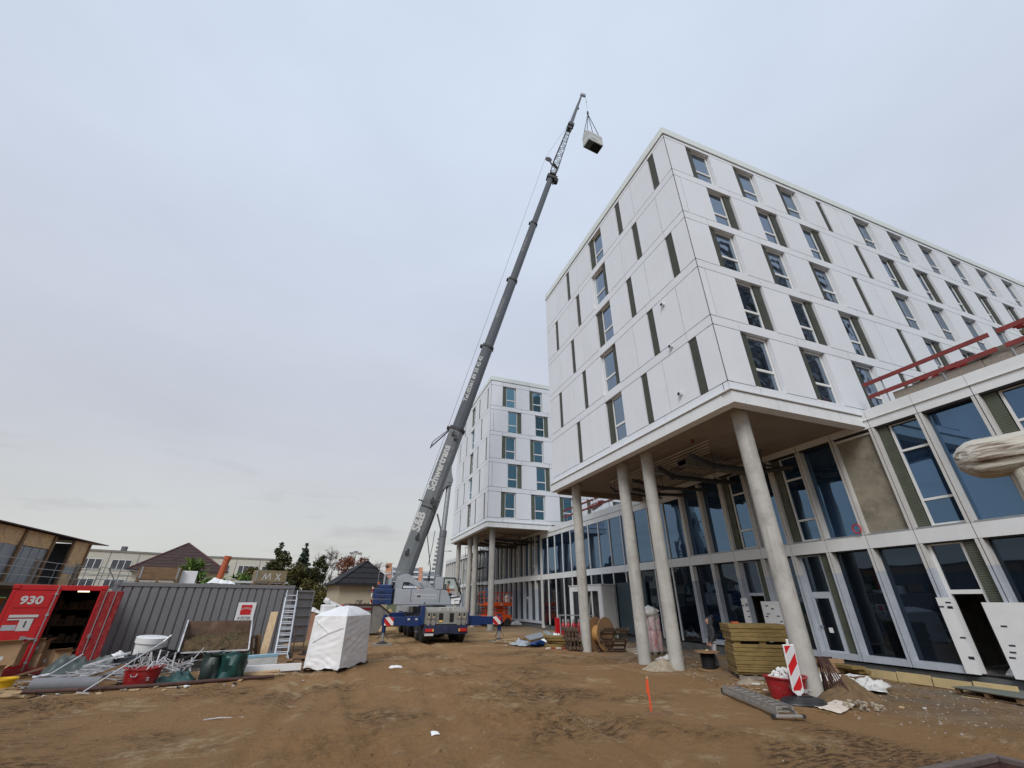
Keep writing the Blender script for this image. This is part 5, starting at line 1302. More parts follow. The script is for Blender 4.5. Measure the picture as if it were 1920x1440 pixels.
cable_drum('cable_drum', 'big empty plywood cable drum standing on its rims beside a concrete column', (13.15, 22.0, .78), (R(90), 0, R(23)), .78, .62, .40, M_cardtube, M_drum)
def leaning_pallet(label, loc, rotz, tilt, m=M_wooddk, group=None, w=1.15, d=.95):
    r = thing('pallet', label, 'pallet', loc, 0, group); pallet(r, w, d, m); r.rotation_euler = (R(tilt), 0, rotz); return r
leaning_pallet('dark pallet leaning on the plywood cable drum', (13.45, 21.30, .50), R(-8), -58, w=1.5, d=1.25)
for k in range(4):
    leaning_pallet(['dark pallet stood on edge, outermost of the row left of the column', 'dark pallet stood on edge, second from the wool boards', 'dark pallet stood on edge, third from the wool boards', 'dark pallet stood on edge, hard against the column'][k], (11.45 + .17 * k, 22.75 - .05 * k, .58), R(-104), -82 + 2 * k, group='pallets stood on edge by the column')
def wool_packs():
    root = thing('wool_packs', 'slumped pile of yellow mineral wool boards left of the edge-on pallets', 'insulation pile', (11.75, 24.3, 0), R(-12)); rnd = random.Random(5); z = 0
    for k in range(5):
        b = MB(); lx = 1.3
        def fn(u, v, t=0): return ((u - .5) * 1.35, (v - .5) * .75, .03 * math.sin(u * 5 + k) - .10 * max(0, .3 - u))
        b.box(-.65, .65, -.4, .4, z, z + .115); z += .12
        b.build('wool_board', M_insul, root, (rnd.uniform(-.08, .08), rnd.uniform(-.08, .08), 0), (0, R(rnd.uniform(-1, 4)), R(rnd.uniform(-6, 6))), bevel=.02)
    b = MB(); b.box(-.6, .6, -.4, .4, 0, .10); b.build('wool_board', M_insul, root, (-1.0, .9, .42), (R(10), R(-12), R(12)), bevel=.02)
    b = MB(); b.box(-.75, .75, -.4, .4, 0, .02); b.build('grey_top_sheet', M_galv, root, (-.85, .9, .54), (R(10), R(-10), R(14)))
wool_packs()
boards('timber_offcuts', 'reddish planks tipped in a loose pile near the blue bags', 'timber', (11.3, 26.8, .02), 7, 1.4, .2, .06, M_woodb, R(-30), 14, .4)
boards('timber_offcuts', 'pale and reddish boards lying at the left end of the material pile', 'timber', (10.7, 28.1, .0), 4, 1.6, .2, .04, M_woodl, R(10), 15, .35)
crumple('plastic_bags', 'pale grey plastic sacks in a flat heap, left of the wool boards', 'sacks', (11.0, 26.7, .02), (1.9, 1.5), .5, M_greybag, 31, R(20), 30, 1.4)
crumple('blue_bag', 'bright blue plastic bag on the material pile', 'bag', (11.35, 25.95, .05), (.95, .6), .42, M_bluebag, 33, R(20), 22, 1.6)
crumple('white_bag', 'tied white plastic bag on top of the material pile', 'bag', (12.75, 27.4, .1), (1.3, 1.0), .95, M_whitepl, 35, 0, 26, 1.3)
boards('warning_boards', 'red and white warning planks dropped before the wool boards', 'warning board', (11.45, 23.9, .02), 2, 1.3, .18, .03, M_rw, R(-25), 16, .1)
def gas_cage():
    root = thing('bottle_cage', 'grey steel frame holding red gas bottles in front of the white vestibule', 'bottle cage', (16.0, 29.6, .05), R(-18))
    b = MB()
    for x in (-1.35, 1.35):
        for y in (-.35, .35): b.beam((x, y, 0), (x, y, 1.38), .05, .05)
    for y in (-.35, .35): b.beam((-1.35, y, 1.36), (1.35, y, 1.36), .05, .05); b.beam((-1.35, y, .12), (1.35, y, .12), .05, .05)
    b.build('frame', M_galv, root); MB().box(-1.33, 1.33, -.33, .33, .12, .16).build('base_plate', M_galv, root)
    return root
gas_cage()
GBL = ['red gas bottle at the left end of the grey cage', 'red gas bottle, second from the left end of the grey cage', 'red gas bottle in the grey cage just left of the column', 'red gas bottle in the grey cage hidden mostly by the column', 'red gas bottle in the grey cage just right of the column', 'red gas bottle, second from the right end of the grey cage', 'red gas bottle at the right end of the grey cage']
gp = None
for k in range(7):
    a = R(-18); lx = -1.1 + .366 * k; ly = -.1 + .06 * (k % 2)
    x, y = 16.0 + lx * math.cos(a) - ly * math.sin(a), 29.6 + lx * math.sin(a) + ly * math.cos(a)
    if gp is None:
        gp = thing('gas_bottle', GBL[0], 'gas bottle', (x, y, .21), 0, 'red gas bottles in the cage')
        b = MB(); b.lathe([(.14, 0), (.16, .03), (.16, .58), (.14, .68), (.06, .76), (.045, .80)], n=20); b.build('bottle_body', M_redpl, gp, smooth=True)
        b = MB(); b.lathe([(.085, .78), (.085, .96), (.075, .96), (.075, .79)], n=16); b.build('valve_guard', M_galv, gp)
    else: dup(gp, (x, y, .21), 0, GBL[k])
b = MB(); b.box(-.14, .14, -.14, .14, 0, 1.15); b.box(-.15, .15, -.15, .15, 1.10, 1.18)
tag(b.build('red_cabinet', M_red, None, (14.75, 30.4, .05), bevel=.01), 'narrow red cabinet left of the gas bottle cage', 'cabinet')
b = MB(); b.tube((0, 0, -.1), (0, 0, .75), .06, n=14); b.tube((0, 0, .55), (0, 0, .60), .075, n=14)
tag(b.build('green_pipe', mat('green_pipe_paint', (.01, .16, .07), .45), None, (16.95, 26.6, 0)), 'short dark green pipe standing up from the ground', 'pipe')
def vestibule():
    x0, x1, y0, y1, h = 16.85, 18.0, 27.7, 32.4, 3.3
    root = thing('entrance_vestibule', 'white entrance vestibule with glazed double door built onto the glass podium', 'vestibule', (x0, y0, 0))
    w = x1 - x0 - .06; d = y1 - y0
    f = MB(); f.box(-.0, .12, .0, .45, .1, h); f.box(0, .12, d - .45, d, .1, h); f.box(0, .12, .45, d - .45, h - .38, h); f.box(0, .12, .45, d - .45, .1, .2)
    f.build('white_portal', M_whitepl, root, bevel=.01)
    s = MB()
    for k in range(3): s.box(.125 + .31 * k, .43 + .31 * k, .0, .06, .1, h - .02)
    s.box(.125, w, d - .06, d, .1, h - .02); s.box(.13, w, .06, d - .06, h - .12, h - .03)
    s.build('side_cladding', M_alu, root)
    g = MB()
    for y in (.45, 1.35, 1.42, 2.30, 2.37, 3.2, 3.27): g.box(.03, .09, y, y + .07, .2, h - .38)
    g.beam((.02, 1.5, .25), (.02, 2.25, 2.6), .03, .03); g.beam((.02, 2.25, .25), (.02, 1.55, 2.6), .03, .03)
    g.build('door_frame', M_frame, root)
    p = MB(); p.add([(.07, .5, .2), (.07, d - .45, .2), (.07, d - .45, h - .4), (.07, .5, h - .4)], [(0, 1, 2, 3)]); p.build('glass_pane', M_glassd, root)
    MB().box(.0, w, .0, d, .0, .1).build('floor_slab', M_conc, root)
    r = MB(); r.box(-.05, w, -.06, d + .04, h, h + .05); r.build('roof_edge', M_cap, root)
vestibule()
b = MB(); b.box(17.88, 17.99, 24.2, 27.3, .45, 3.4)
tag(b.build('dark_panel', mat('petrol_panel', (.03, .055, .07), .6, var=.15), None), 'dark petrol coloured sheet covering the glass right of the vestibule', 'panel')
def rolls():
    rnd = random.Random(3)
    root = thing('wrapped_rolls', 'tall pack of rolls in red-printed clear film with a white cap on a pallet', 'wrapped goods', (15.15, 20.35, relief(15, 20)), R(15))
    for k, (x, y) in enumerate(((-.17, -.17), (.17, -.17), (-.17, .17), (.17, .17))):
        b = MB(); b.lathe([(.16, .14), (.17, .16), (.17, 1.0), (.16, 1.02)], (x, y, 0), 18); b.build('lower_roll', mat('red_printed_film', (.58, .46, .46), .2, var=.1, dirt=(.45, .03, .05), dscale=3.5, damt=.8, stretch=(1.5, 1.5, .5)), root, smooth=True)
        b = MB(); b.lathe([(.16, 1.03), (.17, 1.05), (.17, 1.62), (.16, 1.64)], (x, y, 0), 18); b.build('upper_roll', mat('red_white_film', (.62, .55, .54), .2, var=.1, dirt=(.5, .02, .03), dscale=5, damt=.95), root, smooth=True)
    b = MB(); b.blob((0, 0, 1.80), (.42, .42, .30), 4, .35, 2.2, 3); b.build('white_cap_film', M_film, root, smooth=True)
    b = MB(); b.lathe([(.46, .14), (.43, .6), (.45, 1.0), (.42, 1.02)], n=22, wob=.03); p = MB(); pallet(root, .9, .8)
rolls()
# ------------------------------------------------------------------ guard rails and material on the podium roof
def rail(label, ya, yb, x, z0, step, rails, post_in=True, toe=True):
    root = thing('guard_rail', label, 'guard rail', (x, ya, z0)); s = 1 if yb > ya else -1; Ln = abs(yb - ya)
    for z, hh in rails:
        b = MB(); n = max(1, int(Ln / 4)); 
        for k in range(n):
            b.box(-.02, .02, min(s * Ln * k / n - .1, s * Ln * (k + 1) / n + .1), max(s * Ln * k / n - .1, s * Ln * (k + 1) / n + .1), z - hh / 2 + .004 * (k % 2), z + hh / 2 + .004 * (k % 2))
        b.build('rail_board', M_redwood, root, bevel=.004)
    y = .7
    while y < Ln:
        p = MB(); p.beam((.045, s * y, -.15), (.045, s * y, rails[-1][0] + .12), .035, .035); p.beam((.045, s * y, -.1), (.55, s * y, -.1), .035, .035); p.build('rail_post', M_galv, root); y += step
    return root
rail('red timber guard rail on the podium roof edge, nearest the camera', 9.05, -3.0, 18.2, 8.95, 1.75, [(.47, .15), (1.0, .15)])
rail('red timber guard rail on the podium roof between the two white blocks', 35.5, 24.5, 18.25, 8.6, 2.3, [(.5, .15), (1.05, .15)])
tb = MB()
for k in range(5): tb.box(18.26, 18.29, 8.2 - 2.6 * (k + 1) + .01, 8.2 - 2.6 * k - .01, 8.93, 9.30 - .04 * (k % 2))
tag(tb.build('toe_boards', M_wood, None, bevel=.003), 'grey toe boards behind the red rail on the podium roof', 'toe board')
def rwboards(label, c, n, rz, seed, Lb=1.6):
    rnd = random.Random(seed); root = thing('barrier_boards', label, 'barrier boards', c, rz)
    for k in range(n):
        b = MB(); b.box(-Lb / 2, Lb / 2, -.11, .11, 0, .05); b.build('striped_board', M_rw, root, (rnd.uniform(-.1, .1), rnd.uniform(-.1, .3), .055 * k), (0, 0, rnd.uniform(-.25, .25)))
rwboards('loose red and white barrier boards on the roof behind the near red rail', (18.85, 6.9, 9.38), 5, R(85), 2)
rwboards('striped barrier boards heaped on the roof between the white blocks', (18.9, 30.5, 9.1), 7, R(80), 3, 2.4)
rwboards('red and white barrier boards on the big roof pile at the right edge', (18.9, 3.6, 9.95), 5, R(88), 5, 2.0)
boards('slab_pile', 'pale slabs piled on the podium roof behind the near guard rail', 'slabs', (18.95, 5.0, 9.0), 4, 2.6, .8, .16, M_wood, R(90), 22, .06)
boards('timber_pile', 'weathered planks piled on the podium roof at the right edge', 'timber', (18.9, 3.2, 9.05), 5, 2.6, .6, .15, mat('khaki_planks', (.17, .145, .10), .85, var=.25), R(90), 23, .08)
crumple('white_film', 'white film over the slabs on the podium roof', 'film', (18.8, 6.3, 9.12), (.9, .8), .22, M_film, 44)
b = MB(); ri = [( .16 * math.cos(t * .3), 0, .16 * math.sin(t * .3)) for t in range(22)]; b.path(ri, .022, 8)
tag(b.build('red_hose_coil', M_koster, None, (17.92, 10.9, 4.76), (0, 0, R(80)), smooth=True), 'red hose coil hanging at the sill beside the raw concrete panel', 'hose coil')
crumple('grey_bags', 'grey sacks heaped inside the open doorway', 'sacks', (18.95, 8.15, .42), (1.3, 1.0), .8, M_film, 51, 0, 24, 2.4)

# small site litter round the piles and along the facade foot
def litter(name, label, n, seed, spots, cols):
    rnd = random.Random(seed); b = MB()
    for _ in range(n):
        cx, cy, sx_, sy_ = rnd.choice(spots); x, y = rnd.gauss(cx, sx_), rnd.gauss(cy, sy_)
        l, w_ = .02 + .16 * rnd.random() ** 2.5, rnd.uniform(.01, .045); a = rnd.uniform(0, 6.28); t = rnd.gauss(0, .25)
        X = Matrix.Translation((x, y, relief(x, y) + .012)) @ Matrix.Rotation(a, 4, 'Z') @ Matrix.Rotation(t, 4, 'X')
        b.box(-l, l, -w_, w_, 0, rnd.uniform(.004, .03), rnd.randrange(len(cols)), X)
    tag(b.build(name, cols), label, 'litter', kind='stuff')
litter('site_litter', 'bits of wood, card, foil and plaster strewn along the foot of the glass facade', 260, 3, [(15.6, 10.8, 1.1, 1.0), (16.3, 12.5, .9, 1.0), (14.0, 9.6, .9, .6), (12.6, 12.4, .6, .6), (15.4, 18, 1.2, 2.5), (12.4, 23.5, .9, .8), (11.6, 26.5, 1.0, 1.0)], [M_woodl, M_card, M_stone, M_woodb, M_insul, M_grit, M_grit])
litter('site_litter', 'bits of wood, foil and metal strewn round the scrap before the containers', 240, 5, [(-6.2, 18.2, 1.2, .5), (-7.6, 18.6, .6, .7), (-4.2, 18.4, .8, .5), (-2.2, 19.6, .7, .7), (-9.0, 19.2, .6, .7), (-1.5, 21.6, .5, .6), (-4.6, 17.2, 1.6, .15)], [M_woodl, M_steelw, M_grit, M_woodb, M_card, M_blackp, M_stone])

# ------------------------------------------------------------------ storage containers on the left
def grey_container():
    A, B_ = Vector((-8.62, 23.42, 0)), Vector((-2.03, 25.42, 0))
    d = (B_ - A); Ln = d.length; rz = math.atan2(d.y, d.x)
    root = thing('storage_container', 'grey ribbed steel storage container with a company sign', 'container', A, rz)
    H, D = 2.9, 2.44
    w = MB(); n = 22
    # trapezoid ribbed front sheet
    vs = []; fs = []
    prof = []
    for k in range(n):
        x = .06 + (Ln - .12) / n * k; q = (Ln - .12) / n
        prof += [(x, .0), (x + q * .72, .0), (x + q * .80, .055), (x + q * .92, .055)]
    prof.append((Ln - .06, 0))
    for x, y in prof: vs += [(x, y + .03, .16), (x, y + .03, H - .14)]
    for k in range(len(prof) - 1): fs.append((2 * k, 2 * k + 2, 2 * k + 3, 2 * k + 1))
    w.add(vs, fs)
    w.box(0, Ln, D - .06, D, .1, H - .1); w.box(0, .06, .1, D, .1, H - .1)
    w.build('ribbed_wall', M_contg, root)
    f = MB(); f.box(0, Ln, 0, .12, H - .15, H); f.box(0, Ln, 0, .12, 0, .17)
    for x in (0, Ln - .14): f.box(x, x + .14, -.005, .13, 0, H + .005); f.box(x, x + .14, D - .13, D, 0, H)
    f.box(0, Ln, .1, D, H - .04, H - .01); f.box(Ln - .13, Ln, .1, D, H - .15, H - .02); f.box(Ln - .13, Ln, .1, D, 0, .16)
    f.build('corner_frame', M_contg, root, bevel=.012)
    k = MB()
    for x in (-.01, Ln - .17): k.box(x, x + .18, -.02, .16, H - .12, H + .012); k.box(x, x + .18, -.02, .16, -.01, .11)
    k.build('corner_casting', M_contg, root, bevel=.01)
    MB().box(.1, Ln - .1, D - .2, D - .1, .2, 2.6).build('inner_dark', M_black, root)
    # sign
    sx = 4.62
    s = MB(); s.box(sx, sx + .74, -.035, -.012, 1.42, 2.16); so = s.build('company_sign', M_whitepl, root, bevel=.004)
    q = MB(); q.box(sx + .15, sx + .59, -.042, -.035, 1.66, 2.06); q.build('red_square', M_koster, so)
    a = MB()
    for j, z in enumerate((1.875, 1.925)):
        pts = [(sx + .15 + .44 * t / 12, -.0445, z + .055 * math.sin(math.pi * t / 12) - .02) for t in range(13)]
        for p_, r_ in zip(pts[:-1], pts[1:]): a.beam(p_, r_, .022 if j == 0 else .014, .004, 0, (0, 1, 0))
    a.build('white_arc', M_letter, so)
    text('KÖSTER', .155, M_ink, so, (sx + .37, -.037, 1.52), (1, 0, 0), (0, 0, 1), bold=.002, sx=.92)
    # door leaf swung out at the far right corner
    dr = MB(); a0 = Vector((Ln - .35, D + .15, 0)); 
    dl = MB(); dl.box(0, 1.16, 0, .05, .32, 2.58); 
    for z in (.34, .62, 1.02, 1.42, 1.82, 2.2, 2.5): dl.box(.04, 1.12, -.045, 0, z, z + .06)
    for x in (0, 1.10): dl.box(x, x + .07, -.06, .01, .32, 2.58)
    dl.build('door_leaf', M_contg, root, (Ln + .03, .16, .12), (0, 0, R(22)), bevel=.008)
    return root, A, rz, Ln
GC, GCA, GCR, GCL = grey_container()
def gcp(x, y, z):
    return Vector((GCA.x + x * math.cos(GCR) - y * math.sin(GCR), GCA.y + x * math.sin(GCR) + y * math.cos(GCR), z))
def red_container():
    A, B_ = Vector((-10.42, 20.86, 0)), Vector((-8.14, 21.70, 0))
    d = B_ - A; W = d.length; rz = math.atan2(d.y, d.x); H = 2.66
    root = thing('storage_container', 'red steel container numbered 930 with one door open', 'container', A + Vector((0, 0, .05)), rz)
    w = MB(); w.box(.0, .06, .1, 5.8, .12, H); w.box(W - .06, W, .1, 5.8, .12, H); w.box(.06, W - .06, 5.74, 5.8, .12, H); w.box(.06, W - .06, .1, 5.74, H - .05, H - .01); w.box(.06, W - .06, .1, 5.74, .1, .14, 1)
    w.build('container_wall', [M_red, M_woodb], root)
    f = MB(); f.box(0, W, -.02, .12, H - .17, H); f.box(0, .10, -.02, .12, .02, H - .17); f.box(W - .16, W, -.025, .12, .02, H - .17); f.box(-.02, .16, -.04, .16, H - .13, H + .01); f.box(W - .16, W + .02, -.04, .16, H - .13, H + .01)
    f.build('door_frame', M_red, root, bevel=.015)
    MB().box(.0, W, -.03, .14, -.02, .18).build('door_sill', M_redd, root, bevel=.01)
    dw = W * .50
    dd = MB(); dd.box(.10, dw, -.02, .04, .19, H - .18)
    for z0, z1 in ((.25, .78), (.88, 1.42), (1.95, 2.40)): dd.box(.18, dw - .16, -.034, -.02, z0, z1)
    do = dd.build('closed_door', M_red, root, bevel=.012)
    b = MB()
    for x in (dw - .09,): b.tube((x, -.07, .1), (x, -.07, H - .02), .018, n=8)
    b.beam((dw - .09, -.08, 1.0), (dw - .45, -.08, 1.06), .02, .05); b.box(dw - .5, dw - .38, -.09, -.04, .98, 1.1)
    for z in (.3, .95, 1.7, 2.35): b.box(dw - .13, dw - .05, -.09, -.03, z, z + .06)
    b.build('locking_bar', M_galv, do)
    text('930', .34, M_letter, do, (.58, -.04, 2.17), (1, 0, 0), (0, 0, 1), bold=.012, sx=1.1)
    st = MB(); st.box(.22, .92, -.04, -.034, 1.66, 1.74); st.box(.22, .60, -.04, -.034, 1.58, 1.62); st.box(.16, .50, -.04, -.034, 1.28, 1.44, 1); st.box(.52, .84, -.044, -.034, 1.26, 1.62)
    so = st.build('door_stickers', [M_letter, M_greybag], do); text('1', .26, M_ink, so, (.68, -.046, 1.45), (1, 0, 0), (0, 0, 1), bold=.006)
    # right leaf folded open against the frame
    q = MB(); q.box(0, .05, -1.12, 0, .19, H - .18); qo = q.build('open_door', M_redd, root, (W - .12, -.03, 0), (0, 0, R(32)), bevel=.01)
    b = MB(); b.tube((-.03, -.35, .1), (-.03, -.35, H - .1), .018, n=8); b.tube((-.03, -.85, .1), (-.03, -.85, H - .1), .018, n=8); b.box(-.07, 0, -.42, -.3, 1.0, 1.12); b.build('locking_bar', M_galv, qo)
    i = MB(); i.box(.07, W - .07, 5.6, 5.7, .15, H - .1); i.box(.065, .08, .2, 5.6, .15, H - .1); i.box(W - .08, W - .065, .2, 5.6, .15, H - .1); i.build('inner_lining', M_black, root)  # flat matt black sheets just inside the back and side walls
    return root, A, rz, W
RC, RCA, RCR, RCW = red_container()
def rcp(x, y, z): return Vector((RCA.x + x * math.cos(RCR) - y * math.sin(RCR), RCA.y + x * math.sin(RCR) + y * math.cos(RCR), z))
def carton(label, loc, rz, s, seed, open_=True):
    root = thing('cardboard_box', label, 'box', loc, rz, 'cardboard boxes by the red container')
    b = MB(); b.box(-s[0] / 2, s[0] / 2, -s[1] / 2, s[1] / 2, 0, s[2]); b.build('box_body', M_card, root, bevel=.008)
    f = MB()
    if open_:
        f.beam((-s[0] / 2, -s[1] / 2, s[2]), (-s[0] / 2 - .05, -s[1] / 2 - .16, s[2] + .10), s[1] * .01 + .01, .01)
        f.add([(-s[0] / 2, -s[1] / 2, s[2]), (s[0] / 2, -s[1] / 2, s[2]), (s[0] / 2, -s[1] / 2 - .12, s[2] + .12), (-s[0] / 2, -s[1] / 2 - .15, s[2] + .09)], [(0, 1, 2, 3)])
        f.add([(s[0] / 2, -s[1] / 2, s[2]), (s[0] / 2, s[1] / 2, s[2]), (s[0] / 2 + .14, s[1] / 2, s[2] + .08), (s[0] / 2 + .12, -s[1] / 2, s[2] + .1)], [(0, 1, 2, 3)])
        f.build('box_flap', M_card, root, solid=.006)
    t = MB(); t.box(-.07, .07, -s[1] / 2 - .004, -s[1] / 2 - .002, s[2] * .3, s[2] * .3 + .1); t.build('paper_label', M_letter, root)
for a in (('tall open carton before the closed red door, with torn flaps', rcp(.62, -.75, .38), R(8), (.75, .5, .62), 1), ('flattened carton at the bottom of the pile beneath the tall open one', rcp(.30, -1.1, .02), R(30), (.9, .6, .34), 2),
          ('low carton leaning out at the left edge of the photo', rcp(-.05, -1.3, .0), R(-12), (.7, .5, .3), 3), ('carton stacked on another just inside the container opening', rcp(1.25, .35, .62), R(4), (.42, .4, .34), 4), ('bigger carton on the container floor below the stacked one', rcp(1.22, .35, .18), R(4), (.55, .45, .43), 5, False),
          ('dim carton in the middle of the container opening', rcp(1.62, .6, .18), R(-6), (.5, .45, .5), 6, False), ('brown carton by the right jamb of the container opening', rcp(2.0, .25, .18), R(10), (.42, .4, .46), 7)): carton(*a)
sh = thing('storage_rack', 'dim shelving rack full of parts inside the red container', 'rack', rcp(1.2, 1.9, .2), RCR)
b = MB()
for z in (.05, .6, 1.15, 1.7): b.box(-.95, 1.0, 0, .5, z, z + .03)
for x in (-.95, .0, 1.0): b.box(x - .02, x + .02, 0, .5, 0, 2.2)
b.build('shelf_frame', M_wooddk, sh); b = MB(); rnd = random.Random(1)
for z in (.08, .63, 1.18, 1.73):
    x = -.9
    while x < .8: w_ = rnd.uniform(.12, .35); b.box(x, x + w_ - .03, .08, .45, z, z + rnd.uniform(.12, .4)); x += w_
b.build('stored_parts', mat('dim_parts', (.10, .06, .04), .8, var=.6, vscale=2.5), sh)
b = MB(); b.box(-.16, .16, -.03, .03, 0, .04)
lm = bpy.data.materials.new('lamp_glow'); lm.use_nodes = True; lm.node_tree.nodes['Principled BSDF'].inputs['Emission Color'].default_value = (1, .85, .55, 1); lm.node_tree.nodes['Principled BSDF'].inputs['Emission Strength'].default_value = 2.5
tag(b.build('work_lamp', lm, None, rcp(1.80, .25, 2.50), (0, 0, RCR)), 'small lit work lamp hanging under the lintel of the red container', 'lamp')
b = MB(); b.prism([(0, 0), (2.2, 0), (2.5, 1.15), (-.3, 1.15)], (0, 0, 0), (1, 0, 0), (0, 0, 1), (0, 1.6, 0)); b.box(-.3, 2.5, -.04, 1.64, 1.1, 1.17)
tag(b.build('green_skip', M_greenb, None, rcp(-2.75, .2, 1.15), (0, 0, RCR), bevel=.03), 'bright green skip raised behind the left end of the red container', 'skip')
b = MB(); b.box(-.2, 2.6, -.1, 1.8, 0, 1.1); tag(b.build('stone_block', M_plinth, None, rcp(-2.75, .2, 0), (0, 0, RCR)), 'dark block carrying the bright green skip', 'block')

# things on the container roof
def crate(label, x, w, h, mk=None, group='crates on the grey container'):
    p = gcp(x, .55, 2.9); root = thing('pallet_crate', label, 'crate', p, GCR, group)
    pallet(root, w, .8, M_woodb)
    b = MB()
    for k in range(2): b.box(-w / 2, w / 2, -.40, -.375, .15 + k * (h - .15) / 2 + .004, .15 + (k + 1) * (h - .15) / 2 - .004); b.box(-w / 2, w / 2, .375, .40, .15 + k * (h - .15) / 2, .15 + (k + 1) * (h - .15) / 2)
    for s in (-1, 1): b.box(s * w / 2 - .0125, s * w / 2 + .0125, -.374, .374, .15, h)
    b.build('crate_side', M_woodb if not mk else mat('olive_grey_boards', (.21, .17, .10), .8, var=.25, vscale=3, stretch=(5, 5, 1)), root)
    k = MB()
    for x_ in (-w / 2 + .06, w / 2 - .12) if not mk else (-w / 2 + .02,): k.box(x_, x_ + .06, -.412, -.40, .15, h)
    k.build('steel_strap', M_galv, root)
    if mk:
        c = MB()
        for p_, q_ in (((-.38, .22), (-.26, .52)), ((-.26, .52), (-.22, .24)), ((-.22, .24), (-.06, .54)), ((-.06, .54), (-.02, .24)), ((.20, .53), (.42, .22)), ((.40, .52), (.22, .23))): c.beam((p_[0], -.405, p_[1]), (q_[0], -.405, q_[1]), .045, .006, 0, (0, 1, 0))
        c.build('chalk_mark', M_letter, root)
crate('brown plank crate on pallet at the left of the container roof', 1.35, 1.45, .62)
crate('grey-brown crate chalked MX at the right of the container roof', 5.72, 1.38, .66, 'M')
crumple('white_sheet', 'crumpled white sheets heaped in the middle of the container roof', 'sheet', tuple(gcp(3.75, .6, 2.9)), (1.15, .8), .36, M_sheet, 61, GCR, 34, 1.9, .5)
b = MB(); b.box(-.3, .3, -.3, .3, 0, .52)
tag(b.build('white_box', M_whitepl, None, gcp(2.42, .7, 2.9), (0, 0, GCR), bevel=.02), 'white box behind the green shrub on the container roof', 'box')
b = MB(); b.tube((0, 0, 0), (.14, 0, 1.25), .14, n=20); b.tube((.125, 0, 1.08), (.14, 0, 1.25), .16, n=20)
tag(b.build('drain_pipe', M_orpipe, None, gcp(3.62, .9, 2.9), (0, 0, GCR), smooth=True), 'upright orange-brown drain pipe on the container roof', 'pipe')
lr = thing('roof_ladder', 'aluminium ladder lying along the container roof behind the chalked crate', 'ladder', gcp(4.3, .25, 2.92), GCR)
for y in (0, .32): MB().box(0, 2.25, y, y + .03, .06, .15).build('side_rail', M_alum, lr)
b = MB()
for k in range(8): b.box(.1 + .28 * k, .13 + .28 * k, .03, .32, .09, .12)
b.build('rung', M_alum, lr)
def leafm(name, c1, c2, sc=1.1):
    m = bpy.data.materials.new(name); m.use_nodes = True; N, L = m.node_tree.nodes, m.node_tree.links
    b = N['Principled BSDF']; b.inputs['Roughness'].default_value = .65; b.inputs['Specular IOR Level'].default_value = .25
    t = N.new('ShaderNodeTexCoord'); n = N.new('ShaderNodeTexNoise'); n.inputs['Scale'].default_value = sc; n.inputs['Detail'].default_value = 4; L.new(t.outputs['Object'], n.inputs[0])
    r = N.new('ShaderNodeMapRange'); r.inputs[1].default_value = .38; r.inputs[2].default_value = .62; L.new(n.outputs[0], r.inputs[0])
    x = N.new('ShaderNodeMix'); x.data_type = 'RGBA'; x.inputs[6].default_value = (*c1, 1); x.inputs[7].default_value = (*c2, 1); L.new(r.outputs[0], x.inputs[0]); L.new(x.outputs[2], b.inputs['Base Color'])
    return m
def leaves(clumps, n, s, seed, asp=1.8, droop=0.0):
    rnd = random.Random(seed); b = MB()
    tot = sum(r[0] * r[1] * r[2] for _, r in clumps) if isinstance(clumps[0][1], tuple) else 1
    for c, r in clumps:
        k = int(n * (r[0] * r[1] * r[2]) ** .7 / sum((q[0] * q[1] * q[2]) ** .7 for _, q in clumps))
        for _ in range(k):
            v = Vector((rnd.gauss(0, 1), rnd.gauss(0, 1), rnd.gauss(0, 1))).normalized() * (rnd.random() ** .45)
            p = Vector(c) + Vector((v.x * r[0], v.y * r[1], v.z * r[2]))
            d = Vector((rnd.gauss(0, 1), rnd.gauss(0, 1), rnd.gauss(0, .7) - droop)).normalized(); e = d.orthogonal().normalized(); e.rotate(Matrix.Rotation(rnd.uniform(0, 6.28), 3, d)); q = s * rnd.uniform(.5, 1.3)
            b.add([p - e * q * .4, p + d * q * asp * .5 - e * .0, p + e * q * .4, p - d * q * asp * .5], [(0, 1, 2, 3)])
    return b
def shrub():
    root = thing('potted_shrub', 'green long-leaved shrub growing up behind the container roof', 'shrub', gcp(3.0, 2.9, 2.2), GCR)
    st = MB(); rnd = random.Random(8); cl = []
    for k in range(9):
        a = rnd.uniform(-1, 1); h = rnd.uniform(.7, 1.7); tip = (a * .9, rnd.uniform(-.5, .2), h); st.path([(0, 0, -2.0 if k == 0 else 0), (a * .3, 0, h * .5), tip], .016, 5); cl.append((tip, (.30, .25, .2))); cl.append(((a * .6, 0, h * .75), (.28, .22, .2)))
    for tip in ((2.0, -.3, 1.0), (1.7, -.3, 1.1)): cl.append((tip, (.35, .2, .22))); st.path([(0, 0, 0), (1, -.1, .7), tip], .014, 5)
    st.build('stem', M_wooddk, root); leaves(cl, 420, .15, 4, 4.2, .5).build('foliage', leafm('shrub_leaf', (.05, .11, .02), (.16, .24, .05), 2.0), root)
shrub()
